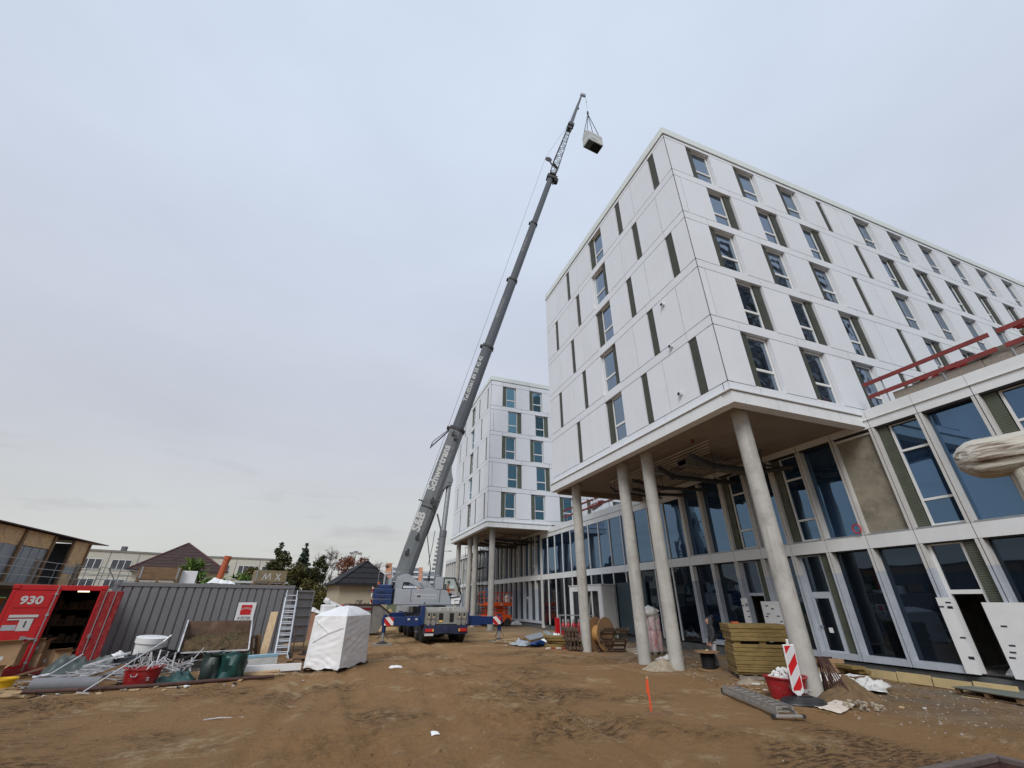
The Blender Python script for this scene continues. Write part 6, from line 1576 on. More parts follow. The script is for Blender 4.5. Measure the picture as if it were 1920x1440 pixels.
# ------------------------------------------------------------------ scrap and tools in front of the containers
def tipping_skip():
    root = thing('tipping_skip', 'open tipping skip full of soil and grass, white-edged, before the grey container', 'tipping skip', (-3.9, 20.85, relief(-3.9, 20.8)), R(13))
    w = 1.10
    front = [(-w, 0, .58), (w, 0, .58)]; back = [(-w * .98, 1.45, 1.52), (w * 1.0, 1.45, 1.52)]
    o = MB(); t = .02
    prof = [(0, .58), (.15, .40), (.62, .30), (1.5, .55), (1.48, 1.52), (1.44, 1.52), (1.42, .66), (.62, .40), (.2, .48), (.05, .60)]
    o.prism([(0.02, .56), (.62, .34), (1.45, .62), (1.45, 1.52), (1.42, 1.52), (1.40, .66), (.62, .38), (.06, .57)], (-w, 0, 0), (0, 1, 0), (0, 0, 1), (2 * w, 0, 0))
    for s in (-1, 1): o.prism([(0.0, .57), (.62, .34), (1.45, .62), (1.45, 1.53), (.9, 1.17)], (s * w - .012, 0, 0), (0, 1, 0), (0, 0, 1), (.024, 0, 0))
    o.build('skip_shell', mat('worn_skip_inside', (.12, .07, .045), .8, var=.4, vscale=3, dirt=(.22, .19, .16), dscale=2), root)
    e = MB()
    e.beam((-w, 0, .58), (w, 0, .58), .06, .05)
    for s in (-1, 1): e.beam((s * w, 0, .58), (s * w, .9, 1.185), .05, .06); e.beam((s * w, .9, 1.185), (s * w, 1.45, 1.54), .05, .06)
    e.build('white_rim', M_steelw, root, bevel=.006)
    l = MB(); l.box(-w + .06, -w + .1, .2, 1.2, 0, .5); l.box(w - .1, w - .06, .2, 1.2, 0, .5); l.box(-w, w, .2, .3, 0, .08); l.box(-.8, .8, .5, .55, .0, .5); l.build('base_frame', M_skip, root)
    MB().box(-w - .01, -w + .19, .13, .15, .05, .5).build('hazard_panel', M_rw, root)
    s = MB()
    def fn(u, v):
        x = (u - .5) * 2 * (w - .03); y = .06 + v * 1.36
        base = .57 + .42 * v + .12 * math.sin(v * 3.1)
        p = Vector((x * 2, y * 2, 3)); return (x, y, base + .10 * mnoise.noise(p) + .09 * mnoise.noise(p * 3) + .05 * mnoise.noise(p * 7) + .10 * (u - .3) * v)
    s.sheet(fn, 60, 40); s.build('soil_load', M_straw, root, smooth=True)
    g = MB(); rnd = random.Random(6)
    for _ in range(900):
        u, v = rnd.random(), rnd.random(); p = Vector(fn(u, v)); d = Vector((rnd.gauss(0, 1), rnd.gauss(0, 1), rnd.uniform(0, .5))).normalized() * rnd.uniform(.05, .16); q = d.orthogonal().normalized() * .006
        g.add([p - q, p + d, p + q], [(0, 1, 2)])
    g.build('loose_straw', mat('dry_straw', (.11, .08, .035), .9, var=.5, vscale=3, dirt=(.05, .075, .015), dscale=1, damt=.7), root)
tipping_skip()
t2 = mortar_tub('mortar_tub', 'worn red mortar tub filled with thin metal profiles, left of the green sacks', (-5.08, 18.02, relief(-5, 18)), R(12), .43, .46, None, 'Z  ')
def scrap(name, label, c, n, spread, L_, r, m, seed, zmax, az=0.0, azs=.5, group=None, tilt=.15):
    rnd = random.Random(seed); b = MB()
    for k in range(n):
        x, y = rnd.gauss(0, spread[0]), rnd.gauss(0, spread[1]); z = rnd.uniform(.03, zmax) * math.exp(-(x / spread[0]) ** 2 * .3)
        l = L_ * rnd.uniform(.4, 1.2); a = az + rnd.gauss(0, azs); t = rnd.gauss(0, tilt); d = Vector((math.cos(a) * math.cos(t), math.sin(a) * math.cos(t), math.sin(t))) * l / 2
        p = Vector((x, y, max(z, abs(d.z) + .02)))
        b.beam(p - d, p + d, r * rnd.uniform(.6, 1.6), r * rnd.uniform(.4, 1.0))
    o = b.build(name, m, None, c); return tag(o, label, 'scrap heap', kind='stuff')
scrap('profile_scrap', 'tangle of cut white metal profiles heaped on the ground before the grey container', (-6.35, 18.95, .10), 90, (.62, .42), 1.0, .028, M_steelw, 3, .36, R(22), .4, None, .10)
scrap('profile_scrap', 'short white profile offcuts standing up out of the red tub', (-5.05, 18.15, .42), 26, (.26, .18), .40, .020, M_steelw, 5, .22, R(40), 1.2, None, .7)
scrap('profile_scrap', 'bent white profiles spilling behind the red tub toward the skip', (-4.75, 18.95, .2), 46, (.5, .3), .7, .026, M_steelw, 9, .35, R(30), .8, None, .5)
scrap('dark_scrap', 'dark pipe offcuts thrown against the container between drum and skip', (-5.5, 20.6, .25), 26, (.5, .35), 1.1, .08, M_blackp, 6, .5, R(40), .25)
scrap('timber_scrap', 'broken brown battens lying under the white profiles', (-6.6, 18.35, .05), 16, (.7, .25), 1.2, .09, M_woodb, 12, .2, R(10), .2)
scrap('timber_scrap', 'pale splintered battens at the bottom left edge', (-8.1, 17.2, .0), 14, (.35, .2), .7, .06, M_woodl, 13, .15, R(15), .4)
crumple('grey_tarp', 'crumpled grey-green tarpaulin with straps leaning by the red container', 'tarpaulin', (-7.35, 20.2, .1), (1.8, 1.3), .85, M_tarpd, 71, R(20), 40, 1.1, .3)
crumple('white_sheet', 'white crumpled sheet between the tarpaulin and the white drum', 'sheet', (-6.65, 20.9, .25), (.9, .7), .6, M_sheet, 73, 0, 26, 1.2, .3)
b = MB(); b.lathe([(.30, 0), (.36, .08), (.40, .45), (.42, .62), (.46, .63), (.47, .80), (.44, .81), (0, .81)], n=36)
tag(b.build('white_drum', M_whitepl, None, (-6.02, 20.95, .28), (R(3), R(4), 0), smooth=True), 'white plastic drum with a thick rim on the scrap heap', 'drum')
b = MB(); b.beam((-.5, -.1, .1), (.5, .25, .42), .13, .06); b.beam((-.5, -.1, .135), (.5, .25, .455), .02, .01)
tag(b.build('white_gutter', M_steelw, None, (-6.55, 19.35, .30), bevel=.006), 'white ribbed panel strip slanting on the scrap heap', 'panel strip')
b = MB(); b.path([(-.45, -.3, 0), (.4, .3, .32)], .12, 16); b.path([(-.35, -.45, 0), (.5, .1, .26)], .1, 16)
tag(b.build('black_pipe', M_blackp, None, (-6.25, 19.65, .25)), 'black pipes behind the white ribbed strip', 'pipe')
b = MB(); b.tube((0, 0, 0), (1.15, 1.1, 1.05), .017, n=8); b.beam((-.18, .12, -.02), (.2, -.14, -.02), .03, .03); b.tube((1.15, 1.1, 1.05), (1.28, 1.2, 1.22), .02, n=6)
tag(b.build('steel_rod', M_alum, None, (-5.98, 16.95, .06)), 'long thin T-handled metal rod leaning across the ground pipe', 'rod')
b = MB(); b.tube((0, 0, 0), (-.32, -.1, -.05), .04, n=10); b.tube((0, 0, 0), (.42, .5, .45), .018, n=8)
tag(b.build('shovel', M_alum, None, (-7.55, 18.65, .30)), 'long-handled tool resting on the tarpaulin', 'tool')
b = MB(); b.lathe([(.155, 0), (.155, 1.62)], n=28, X=Matrix.Rotation(R(90), 4, 'Y')); b.lathe([(.10, -.02), (.125, 1.64)], n=20, X=Matrix.Rotation(R(90), 4, 'Y'), m=1)
tag(b.build('carpet_roll', [mat('grey_felt', (.17, .175, .19), .9, var=.12, vscale=5), M_woodl], None, (-7.48, 17.80, .17), (0, 0, R(-8)), smooth=True), 'roll of grey felt lying behind the long ground pipe', 'roll')
b = MB(); b.lathe([(.20, 0), (.26, .30), (.30, .30), (.30, .34), (.25, .34), (.19, .04), (0, .04)], n=28)
tag(b.build('yellow_tub', M_yellow, None, (-8.12, 17.72, .02), smooth=True), 'yellow tub at the left edge beside the felt roll', 'tub')
b = MB(); b.tube((0, 0, 0), (.42, .12, .0), .09, n=16); tag(b.build('yellow_roll', M_insul, None, (-7.75, 18.35, .12), smooth=True), 'small yellow roll behind the end of the felt roll', 'roll')
b = MB(); pts = [(-9.2, 17.55, .07), (-7.9, 17.45, .06), (-6.2, 17.30, .07), (-4.4, 17.50, .06), (-2.8, 17.88, .07), (-1.5, 18.2, .06)]; b.path(pts, .052, 12)
tag(b.build('ground_pipe', M_rust, None, smooth=True), 'long dark pipe lying along the ground before all the scrap', 'pipe')
def sack(name, label, c, r, h, m, seed, lean=0.0):
    b = MB(); b.lathe([(r * .85, 0), (r * 1.02, .06), (r * 1.0, h * .35), (r * 1.05, h * .62), (r * .98, h * .88), (r * 1.04, h), (r * .97, h * .99), (r * .9, h * .8), (0, h * .75)], n=56, wob=.035, seed=seed)
    b.v = [(x + lean * z, y + .04 * math.sin(z * 9 + seed), z + .035 * math.sin(4 * math.atan2(y, x) + seed) * (z > h * .9)) for x, y, z in b.v]
    for i, v in enumerate(b.v):
        p = Vector(v); n_ = mnoise.noise(p * 3.5 + Vector((seed, 0, 0))) * .10 + (.25 - abs(mnoise.noise(Vector((p.x * 4 + 2 * p.z, p.y * 4, p.z * 9)) + Vector((0, seed, 0))))) * .09
        d = Vector((p.x, p.y, 0)); d = d.normalized() if d.length > .01 else d; b.v[i] = tuple(p + d * n_)
    o = b.build(name, m, None, c, smooth=True); return tag(o, label, 'sack')
sack('rubbish_sack', 'dark green rubbish sack standing below the tipping skip, left of the brighter one', (-3.38, 18.62, 0), .36, .72, M_greend, 3, -.03)
sack('rubbish_sack', 'teal green rubbish sack standing beside the white sheets', (-2.80, 18.30, 0), .36, .72, M_green, 6, .08)
crumple('rubbish_sack', 'slumped teal sack lying right of the worn red tub', 'sack', (-4.25, 18.25, 0), (1.0, .75), .36, M_green, 77, R(5), 28, 2.2, .6)
r_ = thing('sheet_stack', 'upright stack of white sheets with pale blue film along the top edge', 'sheets', (-2.55, 19.35, .0), R(28))
for k in range(4): MB().box(0, 1.02, .03 * k, .03 * k + .026, .03, .50 - .01 * k).build('white_sheet', M_film, r_)
MB().box(-.01, 1.03, -.006, .14, .45, .56).build('blue_film_edge', M_bluefilm, r_, bevel=.02)
r_ = thing('white_channel', 'long white metal channel lying in front of the sheet stack', 'channel', (-2.72, 18.98, .08), R(7))
b = MB(); b.box(0, 1.95, 0, .02, 0, .19); b.box(0, 1.95, 0, .16, .19, .205); b.box(0, 1.95, 0, .16, 0, .015); b.build('channel_profile', M_whitepl, r_)
boards('timber_offcuts', 'pale battens under the white metal channel', 'timber', (-2.0, 18.65, .02), 3, 1.3, .14, .05, M_woodl, R(8), 31, .1)
boards('timber_offcuts', 'short timber blocks near the foot of the aluminium ladder', 'timber', (-1.2, 20.6, .02), 4, .6, .16, .08, M_woodb, R(-20), 32, .35)
def lean_ladder():
    root = thing('step_ladder', 'white aluminium ladder leaning against the right end of the grey container', 'ladder', (-1.74, 22.3, .08))
    tip = Vector((-.34, 2.75, 2.52)); ud = tip.normalized(); Ln = tip.length; sx = Vector((.245, .05, 0))
    for lay, off, l0, l1, wsc in ((0, 0, 0, .90, 1.05), (1, .10, .0, 1.0, .92)):
        r1 = MB(); nrm = ud.cross(Vector((1, 0, 0))).normalized() * -1
        for s in (-1, 1):
            a = sx * s * wsc + nrm * off; r1.beam(a + tip * l0, a + tip * l1, .03, .075, 0, nrm)
        r1.build('side_rail', M_alum, root)
        g = MB()
        for k in range(1, int(12 * l1)):
            p = tip * (k / 12.0) + nrm * off; g.beam(p - sx * wsc, p + sx * wsc, .06 if lay == 0 else .03, .03, 0, nrm)
        g.build('rung', M_alum, root)
    f = MB()
    for s in (-1, 1): f.beam(tip + sx * s, tip + sx * s + ud * .08, .06, .10)
    f.build('ladder_shoe', M_blackp, root); b = MB(); b.beam(sx * 1.05 + tip * .12, sx * 1.0 + Vector((.06, -.25, 0)), .03, .04); b.build('stay', M_alum, root)
lean_ladder()
b = MB(); b.beam((0, 0, 0), (-.06, 1.25, 1.75), .30, .05, 0, (0, -1, .6)); 
tag(b.build('leaning_board', M_woodl, None, (-2.55, 23.45, .02), bevel=.006), 'pale knotty board leaning against the grey container', 'board')
r_ = thing('pallet', 'brown broken pallet standing against the container beside the skip', 'pallet', (-2.95, 22.6, .45)); pallet(r_, 1.0, .7, M_woodb); r_.rotation_euler = (R(-78), R(80), R(18))
def dolly():
    root = thing('sack_truck', 'rusty dark two-wheeled sack truck beside the ladder', 'sack truck', (-1.15, 22.5, 0), R(25))
    b = MB()
    for x in (-.2, .2): b.path([(x, 0, .12), (x, .12, .8), (x * .9, .3, 1.15)], .02, 8)
    b.path([(-.18, .3, 1.15), (-.1, .34, 1.22), (.1, .34, 1.22), (.18, .3, 1.15)], .02, 8)
    for z in (.4, .7): b.tube((-.2, .06, z), (.2, .06, z), .015, n=6)
    b.box(-.22, .22, -.25, .02, .10, .12); b.build('frame', M_rust, root)
    for x in (-.3, .3):
        w_ = MB(); w_.lathe([(.0, -.03), (.14, -.04), (.18, -.03), (.19, 0), (.18, .03), (.14, .04), (0, .03)], n=24, X=Matrix.Translation((x, .08, .19)) @ Matrix.Rotation(R(90), 4, 'Y')); w_.build('wheel', M_rubber, root, smooth=True)
    c = MB(); c.path([(.45, -.1, .15), (.6, .1, .75)], .018); c.path([(.62, -.1, .1), (.72, .1, .65)], .018); c.box(.1, .6, -.2, .2, .22, .28); c.build('side_support', M_rust, root)
dolly()
# ------------------------------------------------------------------ big tarpaulin-covered cube on a pallet
def cube():
    root = thing('covered_stack', 'tall stack wrapped in white tarpaulin standing on a pallet', 'covered goods')
    P0, P1, P2 = Vector((-.68, 19.69, 0)), Vector((.48, 19.04, 0)), Vector((1.52, 21.25, 0)); P3 = P0 + (P2 - P1)
    ctr = (P0 + P1 + P2 + P3) / 4; H = 1.74
    b = MB(); per = [P0, P1, P2, P3]; nu, nv = 34, 40; vs = []; n = nu * 4
    for j in range(nv + 1):
        t = j / nv
        for s in range(4):
            A, B_ = per[s], per[(s + 1) % 4]; nr = Vector(((B_ - A).y, -(B_ - A).x, 0)).normalized()
            for i in range(nu):
                u = i / nu; p = A.lerp(B_, u); ed = min(u, 1 - u)
                z = .08 + (H - .08) * t
                q = Vector((p.x * 1.3 + s * 5, z * 1.6, s * 2.2))
                # horizontal and slanting folds, stronger low down where the sheet hangs loose
                a1 = mnoise.noise(Vector((u * 1.6 + .4 * z, z * 4.2 - u * 2.2, s * 3))); a2 = mnoise.noise(Vector((u * 2.2, z * 9 + u * 3.5 + 1.5 * mnoise.noise(q), s * 3 + 9)))
                fold = .035 * (.35 - abs(a1)) + .028 * (.3 - abs(a2)) * (1.25 - t) + .02 * mnoise.noise(q * 1.4)
                k = min(1, ed * 9)
                p = p + nr * (fold * k + .05 * (1 - t) * k) + (p - ctr) * (.04 * (1 - t) - .02 * t)
                if j == 0: z += .035 * math.sin(u * 11 + s) + .03 * mnoise.noise(Vector((u * 9, s, 1)))
                vs.append((p.x, p.y, z))
    fs = [(j * n + i, j * n + (i + 1) % n, (j + 1) * n + (i + 1) % n, (j + 1) * n + i) for j in range(nv) for i in range(n)]
    base = len(vs) - n
    # roof of the sheet: rises to a blunt ridge
    rings = 10
    for r in range(1, rings + 1):
        t = r / rings
        for i in range(n):
            p = Vector(vs[base + i]); c = Vector((ctr.x + .12, ctr.y + .25, H)); q = p.lerp(c, t)
            q.z = H + .34 * min(1, t * 1.5) ** .8 + .03 * mnoise.noise(Vector((q.x * 3, q.y * 3, 1))) - .03 * abs(math.sin(3 * t))
            vs.append(tuple(q))
    for r in range(rings):
        o0 = base + r * n; o1 = o0 + n
        for i in range(n): fs.append((o0 + i, o0 + (i + 1) % n, o1 + (i + 1) % n, o1 + i))
    b.add(vs, fs); o = b.build('tarpaulin', M_sheet, root, smooth=True)
    sm = MB()
    def at(s, u, z, o_=.02):
        A, B_ = per[s], per[(s + 1) % 4]; nr = Vector(((B_ - A).y, -(B_ - A).x, 0)).normalized(); p = A.lerp(B_, u); return p + nr * (o_ + .04 * (1 - z / H)) + Vector((0, 0, z)) - (p - ctr) * .0
    sm.path([at(0, .05, 1.62, .03), at(0, .55, 1.2, .05), at(0, .95, 1.38, .04)], .013, 6); sm.path([at(0, .12, .9, .06), at(0, .55, 1.2, .06)], .013, 6)
    sm.path([Vector(vs[nu + n * j]) + Vector((.0, -.012, 0)) for j in range(0, nv + 1, 2)], .014, 6)
    sm.build('seam_cord', M_sheet, o)
    p = MB(); ex = (P1 - P0).normalized(); ey = (P3 - P0).normalized(); rz = math.atan2(ex.y, ex.x)
    pm = thing('pallet', 'pallet showing under the white tarpaulin-covered stack', 'pallet', (ctr.x, ctr.y, -.06), rz); pallet(pm, 1.36, 2.5, M_wooddk)
cube()
# ------------------------------------------------------------------ skip, bricks and oddments behind the cube
r_ = thing('steel_skip', 'grey trapezoid steel skip standing before the beige gable house', 'skip', (1.9, 37.6, 0), R(12))
b = MB(); b.prism([(-1.1, .1), (1.1, .1), (1.95, 1.35), (1.05, 1.95), (-1.05, 1.95), (-1.95, 1.35)], (0, -.85, 0), (1, 0, 0), (0, 0, 1), (0, 1.7, 0)); b.build('skip_body', M_skip, r_, bevel=.02)
b = MB()
for y in (-.87, .87):
    b.path([(-1.98, y, 1.38), (-1.05, y, 1.98), (1.05, y, 1.98), (1.98, y, 1.38)], .05, 8); b.beam((.5, y, .2), (.5, y, 1.9), .07, .05); b.beam((-.5, y, .2), (-.5, y, 1.9), .07, .05)
b.build('skip_rim', M_rust, r_); MB().box(-.5, .45, -.87, -.86, 1.62, 1.78).build('faded_plate', M_redd, r_)
b = MB(); b.box(-.55, .55, -.4, .4, .1, 1.55); b.box(-.6, .6, -.45, .45, 0, .1)
tag(b.build('brick_pallet', M_brick, None, (-1.15, 33.0, 0), (0, 0, R(15)), bevel=.01), 'pallet of pinkish bricks right of the open container door', 'bricks')
crumple('white_film', 'white film over the top of the brick pallet', 'film', (-1.1, 33.0, 1.5), (1.2, .9), .3, M_film, 81)
b = MB(); b.box(-.22, .22, -.22, .22, 0, 2.0); tag(b.build('red_cabinet', M_red, None, (.25, 34.2, 0), (0, 0, R(10)), bevel=.01), 'red upright cabinet between bricks and grey skip', 'cabinet')
r_ = thing('site_machine', 'white and dark blue site machine with a slanting pale boom beside the bricks', 'machine', (-.45, 33.6, 0), R(10))
b = MB(); b.box(-.45, .45, -.5, .5, .45, 1.25, 1); b.box(-.4, .45, -.5, .5, 1.3, 2.0); b.build('machine_body', [M_whitepl, M_bumper], r_, bevel=.06)
b = MB(); b.tube((-.2, 0, 2.25), (1.9, .4, 1.45), .10, n=12); b.tube((-.3, 0, 2.28), (-.05, 0, 2.2), .16, n=12); b.build('boom_tube', M_sheet, r_, smooth=True)
for x in (-.35, .35):
    b = MB(); b.lathe([(0, -.1), (.3, -.1), (.34, 0), (.3, .1), (0, .1)], n=20, X=Matrix.Translation((x, -.45, .34)) @ Matrix.Rotation(R(90), 4, 'Y')); b.build('wheel', M_rubber, r_)
b = MB()
for k in range(5): b.box(-.5, .5, -.2, .2, .12 * k, .12 * k + .09)
tag(b.build('plate_stack', M_rust, None, (4.6, 40.6, .35), (0, 0, R(8))), 'stack of rusty brown plates before the sand heap, left of the crane', 'plates')
# ------------------------------------------------------------------ orange scissor lift
def lift():
    root = thing('scissor_lift', 'orange scissor lift with railed platform behind the far columns', 'scissor lift', (15.4, 46.2, 0), R(5))
    b = MB(); b.box(-1.5, 1.5, -.75, .75, .35, 1.0); b.box(-1.45, 1.45, -.8, -.74, .45, .9); b.build('chassis', M_orange, root, bevel=.03)
    for x in (-1.05, 1.05):
        for y in (-.7, .7):
            w_ = MB(); w_.lathe([(0, -.13), (.33, -.13), (.38, -.08), (.38, .08), (.33, .13), (0, .13)], n=24, X=Matrix.Translation((x, y, .38)) @ Matrix.Rotation(R(90), 4, 'X')); w_.build('wheel', M_rubber, root, smooth=True)
    s = MB()
    for k in range(3):
        z0, z1 = 1.02 + .26 * k, 1.30 + .26 * k
        for y in (-.45, .45): s.beam((-1.3, y, z0), (1.3, y, z1), .05, .12); s.beam((1.3, y + .06, z0), (-1.3, y + .06, z1), .05, .12)
    s.build('scissor_arms', M_orange, root)
    p = MB(); p.box(-1.55, 1.55, -.8, .8, 1.84, 1.97); p.box(-1.55, 1.55, -.82, -.79, 1.80, 2.15); p.build('platform', M_orange, root, bevel=.01)
    g = MB()
    for y in (-.78, .78):
        for z in (2.5, 3.05): g.tube((-1.53, y, z), (1.53, y, z), .025, n=8)
        for k in range(7): g.tube((-1.53 + .51 * k, y, 1.97), (-1.53 + .51 * k, y, 3.05), .022, n=6)
    for x in (-1.53, 1.53):
        for z in (2.5, 3.05): g.tube((x, -.78, z), (x, .78, z), .025, n=8)
    g.build('guard_rail', M_orange, root)
    b = MB(); b.box(.2, .55, -.82, -.80, 1.86, 2.02); b.build('maker_plate', M_letter, root)
lift()
b = MB(); b.blob((0, 0, .42), (.30, .22, .46), 3, .3); b.tube((0, 0, .8), (0, 0, .98), .04, n=6)
tag(b.build('white_bag', M_whitepl, None, (16.55, 45.75, 1.98), smooth=True), 'white bag hung at the right end of the orange lift platform', 'bag')
crumple('white_bag', 'grey-white bag on the ground right of the orange lift', 'bag', (17.3, 45.2, .1), (1.0, .8), .6, M_greybag, 91)
# ------------------------------------------------------------------ scaffold behind the far block's columns
def scaffold():
    root = thing('scaffold', 'dark tube scaffold against the glass podium behind the far columns', 'scaffold', (16.2, 55.0, 0))
    st = MB(); lg = MB(); dg_ = MB(); pk = MB()
    for k in range(4):
        for x in (0, 1.1): st.tube((x, 2.5 * k, 0), (x, 2.5 * k, 10.0), .03, n=6)
    for z in (2, 4, 6, 8): pk.box(0, 1.1, 0, 7.5, z - .03, z + .03)
    for z in (2, 3, 4, 5, 6, 7, 8, 9, 9.6):
        for x in (0, 1.1): lg.tube((x, -.8, z), (x, 8.6, z), .025, n=6)
        for k in range(4): lg.tube((0, 2.5 * k, z), (1.1, 2.5 * k, z), .022, n=6)
    for k in range(3):
        for z in (0, 2, 4, 6, 8): dg_.tube((0, 2.5 * k, z), (0, 2.5 * k + 2.5, z + 2), .022, n=6)
    st.build('standards', M_pipe_d, root); lg.build('ledgers', M_galv, root); dg_.build('braces', M_pipe_d, root); pk.build('decks', M_wooddk, root)
scaffold()
# ------------------------------------------------------------------ two-storey site cabin on the left
def cabin():
    x0 = -15.6
    root = thing('site_cabin', 'raised site cabin clad in grey sheets and chipboard with a balcony rail', 'site building', (x0, 20, 0))
    Y0, Y1 = -14, 17.0; D = 6
    w = MB(); w.box(-D, -.25, Y0, 13.0, 2.9, 5.4); w.box(-D, -.25, 16.6, Y1, 2.9, 5.4); w.box(-D, -2.2, 13.0, 16.6, 2.9, 5.4); w.build('cabin_wall', M_hutsheet, root)
    w = MB(); w.box(-D, -.1, Y0, Y1, 2.7, 2.9); w.box(-D, .9, Y0, Y1 - .3, 2.82, 2.95, 0); w.build('floor_deck', M_wood, root)
    lo = MB(); lo.box(-D, -.4, Y0, Y1, 0, 2.7); lo.build('lower_wall', M_plinth, root)
    r_ = MB(); r_.prism([(.12, 5.52), (.12, 5.57), (-D - .3, 5.95), (-D - .3, 5.82)], (0, Y0, 0), (1, 0, 0), (0, 0, 1), (0, Y1 - Y0 + 1.9, 0)); r_.build('flat_roof', mat('maroon_sheet', (.06, .03, .035), .6, var=.2), root)
    # front: chipboard strips above, sheets below, posts between
    bays = [(-10, -6.5), (-6.5, -3.2), (-3.2, 0.2), (.2, 3.4), (3.4, 6.6), (6.6, 10.3), (10.3, 13.0)]
    o = MB(); s = MB(); p = MB(); rnd = random.Random(4)
    for a, b_ in bays:
        z = 4.7
        o2 = MB(); o2.box(-.22, -.15, a + .04, b_ - .04, z + rnd.uniform(-.05, .05), 5.48); o2.build('chipboard_panel', M_osb, root)
        s2 = MB(); n = 7; vs = []
        for k in range(n): y = a + .15 + (b_ - a - .3) * k / n; q = (b_ - a - .3) / n; s2.box(-.21 + .02 * (k % 2), -.17 + .02 * (k % 2), y, y + q, 2.95, z)
        s2.build('sheet_panel', M_hutsheet, root)
        p2 = MB(); p2.box(-.16, -.06, b_ - .10, b_ + .08, 2.9, 5.45); p2.build('timber_post', M_woodb, root)
    o2 = MB(); o2.box(-.2, -.12, 15.0, Y1, 4.0, 5.45); o2.box(-.2, -.12, 15.0, Y1, 2.95, 3.6); o2.build('chipboard_panel', M_osb, root)
    MB().box(-.16, -.04, 14.9, 15.08, 2.9, 5.45).build('timber_post', M_woodb, root); MB().box(-.16, -.04, Y1 - .1, Y1 + .06, 2.9, 5.45).build('timber_post', M_woodb, root)
    k = MB(); k.box(-.2, -.12, 15.1, 16.9, 3.6, 4.0); k.build('sheet_panel', M_hutsheet, root)
    d = MB(); d.box(-2.16, -2.10, 13.4, 14.6, 2.95, 4.95); d.build('cabin_door', M_alu, root); d = MB(); d.box(-2.12, -2.09, 13.7, 14.2, 3.6, 4.6); d.build('door_glass', M_winfar, root); d = MB(); d.box(-2.12, -2.08, 14.3, 14.6, 4.5, 4.75); d.build('red_notice', M_koster, root)
    # balcony rail and stair landing
    g = MB()
    for z in (3.3, 3.65, 4.0): g.tube((.85, Y0, z), (.85, 17.4, z), .016, n=6)
    for k in range(20): g.tube((.85, Y0 + 1.64 * k, 2.9), (.85, Y0 + 1.64 * k, 4.0), .016, n=6)
    g.build('balcony_rail', M_galv, root)
    for y in (-6.0, -2.0, 2, 6.5, 10.5, 14.5): MB().beam((.8, y, 0), (.8, y, 4.1), .16, .16).build('support_post', M_wood, root)
    st = MB()
    for z in (3.4, 3.75, 4.1):
        st.tube((.85, 17.2, z), (1.9, 24.0, z), .025, n=6)
    for k in range(7): st.tube((.85 + .15 * k, 17.2 + 1.1 * k, 2.9), (.85 + .15 * k, 17.2 + 1.1 * k, 4.1), .025, n=6)
    st.beam((.6, 17.2, 2.9), (1.6, 24, 2.9), 1.2, .08); st.tube((.9, 18.2, 4.1), (1.3, 20.4, 2.6), .03, n=6)
    st.build('stair_rail', M_galv, root)
    lamp = None
cabin()
# ------------------------------------------------------------------ houses behind the site
def slab_block(label, c, rz, Ln, H, D, floors, pitch, w0, group=None):
    root = thing('apartment_block', label, 'apartment block', c, rz, group)
    MB().box(0, Ln, 0, D, 0, H).build('wall', M_cream, root)
    b = MB(); b.box(-.1, Ln + .1, -.1, D + .1, H, H + .25); b.build('roof_edge', M_skip, root)
    j = MB()
    x = w0 - .45
    while x < Ln: j.box(x - .03, x + .03, -.015, 0, 0, H); x += pitch
    for f in range(1, floors): j.box(0, Ln, -.014, 0, H * f / floors - .4, H * f / floors - .36)
    j.build('panel_joints', M_plinth, root)
    for f in range(floors):
        x = w0; z = H - 1.0 - 1.35 - (H - .6) / floors * (floors - 1 - f)
        while x + 2.3 < Ln:
            b = MB()
            for k in range(4): b.box(x + .75 * k - .04, x + .75 * k + .04, -.06, .02, z, z + 1.3)
            b.box(x, x + 2.25, -.08, .02, z - .08, z); b.box(x, x + 2.25, -.06, .02, z + 1.3, z + 1.36)
            wo = b.build('window', M_frame, root); MB().box(x, x + 2.25, -.03, .01, z, z + 1.3).build('pane', M_winfar, wo); x += pitch
    return root
slab_block('cream slab block with strip windows seen left of the brown hipped roof', (-38.5, 80.5, 0), R(20.5), 13.4, 8.4, 10, 3, 3.35, .35)
slab_block('lower grey-roofed end block adjoining the cream slab, behind the brown roof', (-27.0, 86.0, 0), R(20), 7.5, 7.7, 10, 3, 3.6, .6)
slab_block('cream slab block between the brown hipped roof and the dark trees', (-24.2, 86.7, 0), R(9), 15.5, 8.35, 10, 3, 3.5, .9)
b = MB(); b.box(0, .6, 0, .6, 0, .8); tag(b.build('chimney_stub', M_plinth, None, (-32.2, 85, 8.6)), 'small dark flue on the roof of the leftmost cream slab block', 'flue')
def hip_house():
    root = thing('hip_roof_house', 'white house under a steep brown hipped roof behind the grey container', 'house', (-15.2, 54.5, 0), R(16))
    MB().box(-3.6, 3.6, -.5, 8, 0, 4.7).build('wall', M_cream, root)
    a, t = 4.05, 7.6
    b = MB(); b.add([(-a, -1.1, 4.75), (a, -1.1, 4.75), (a, 8.6, 4.75), (-a, 8.6, 4.75), (0, 2.6, t), (0, 5.0, t)], [(0, 1, 4), (1, 2, 5, 4), (2, 3, 5), (3, 0, 4, 5), (0, 3, 2, 1)]); b.build('roof', M_tilebr, root)
    e = MB()
    for p, q in (((-a, -1.1, 4.75), (0, 2.6, t)), ((a, -1.1, 4.75), (0, 2.6, t))): e.tube(p, q, .09, n=8)
    e.build('ridge_tiles', mat('maroon_ridge', (.075, .028, .03), .7), root); g = MB(); g.tube((-.9, 0, 5.1), (-.55, .4, 6.8), .03, n=6); g.build('lightning_rod', M_pipe_d, root); MB().box(-a, a, -1.12, -1.0, 4.66, 4.78).build('eaves_board', M_pipe_d, root)
hip_house()
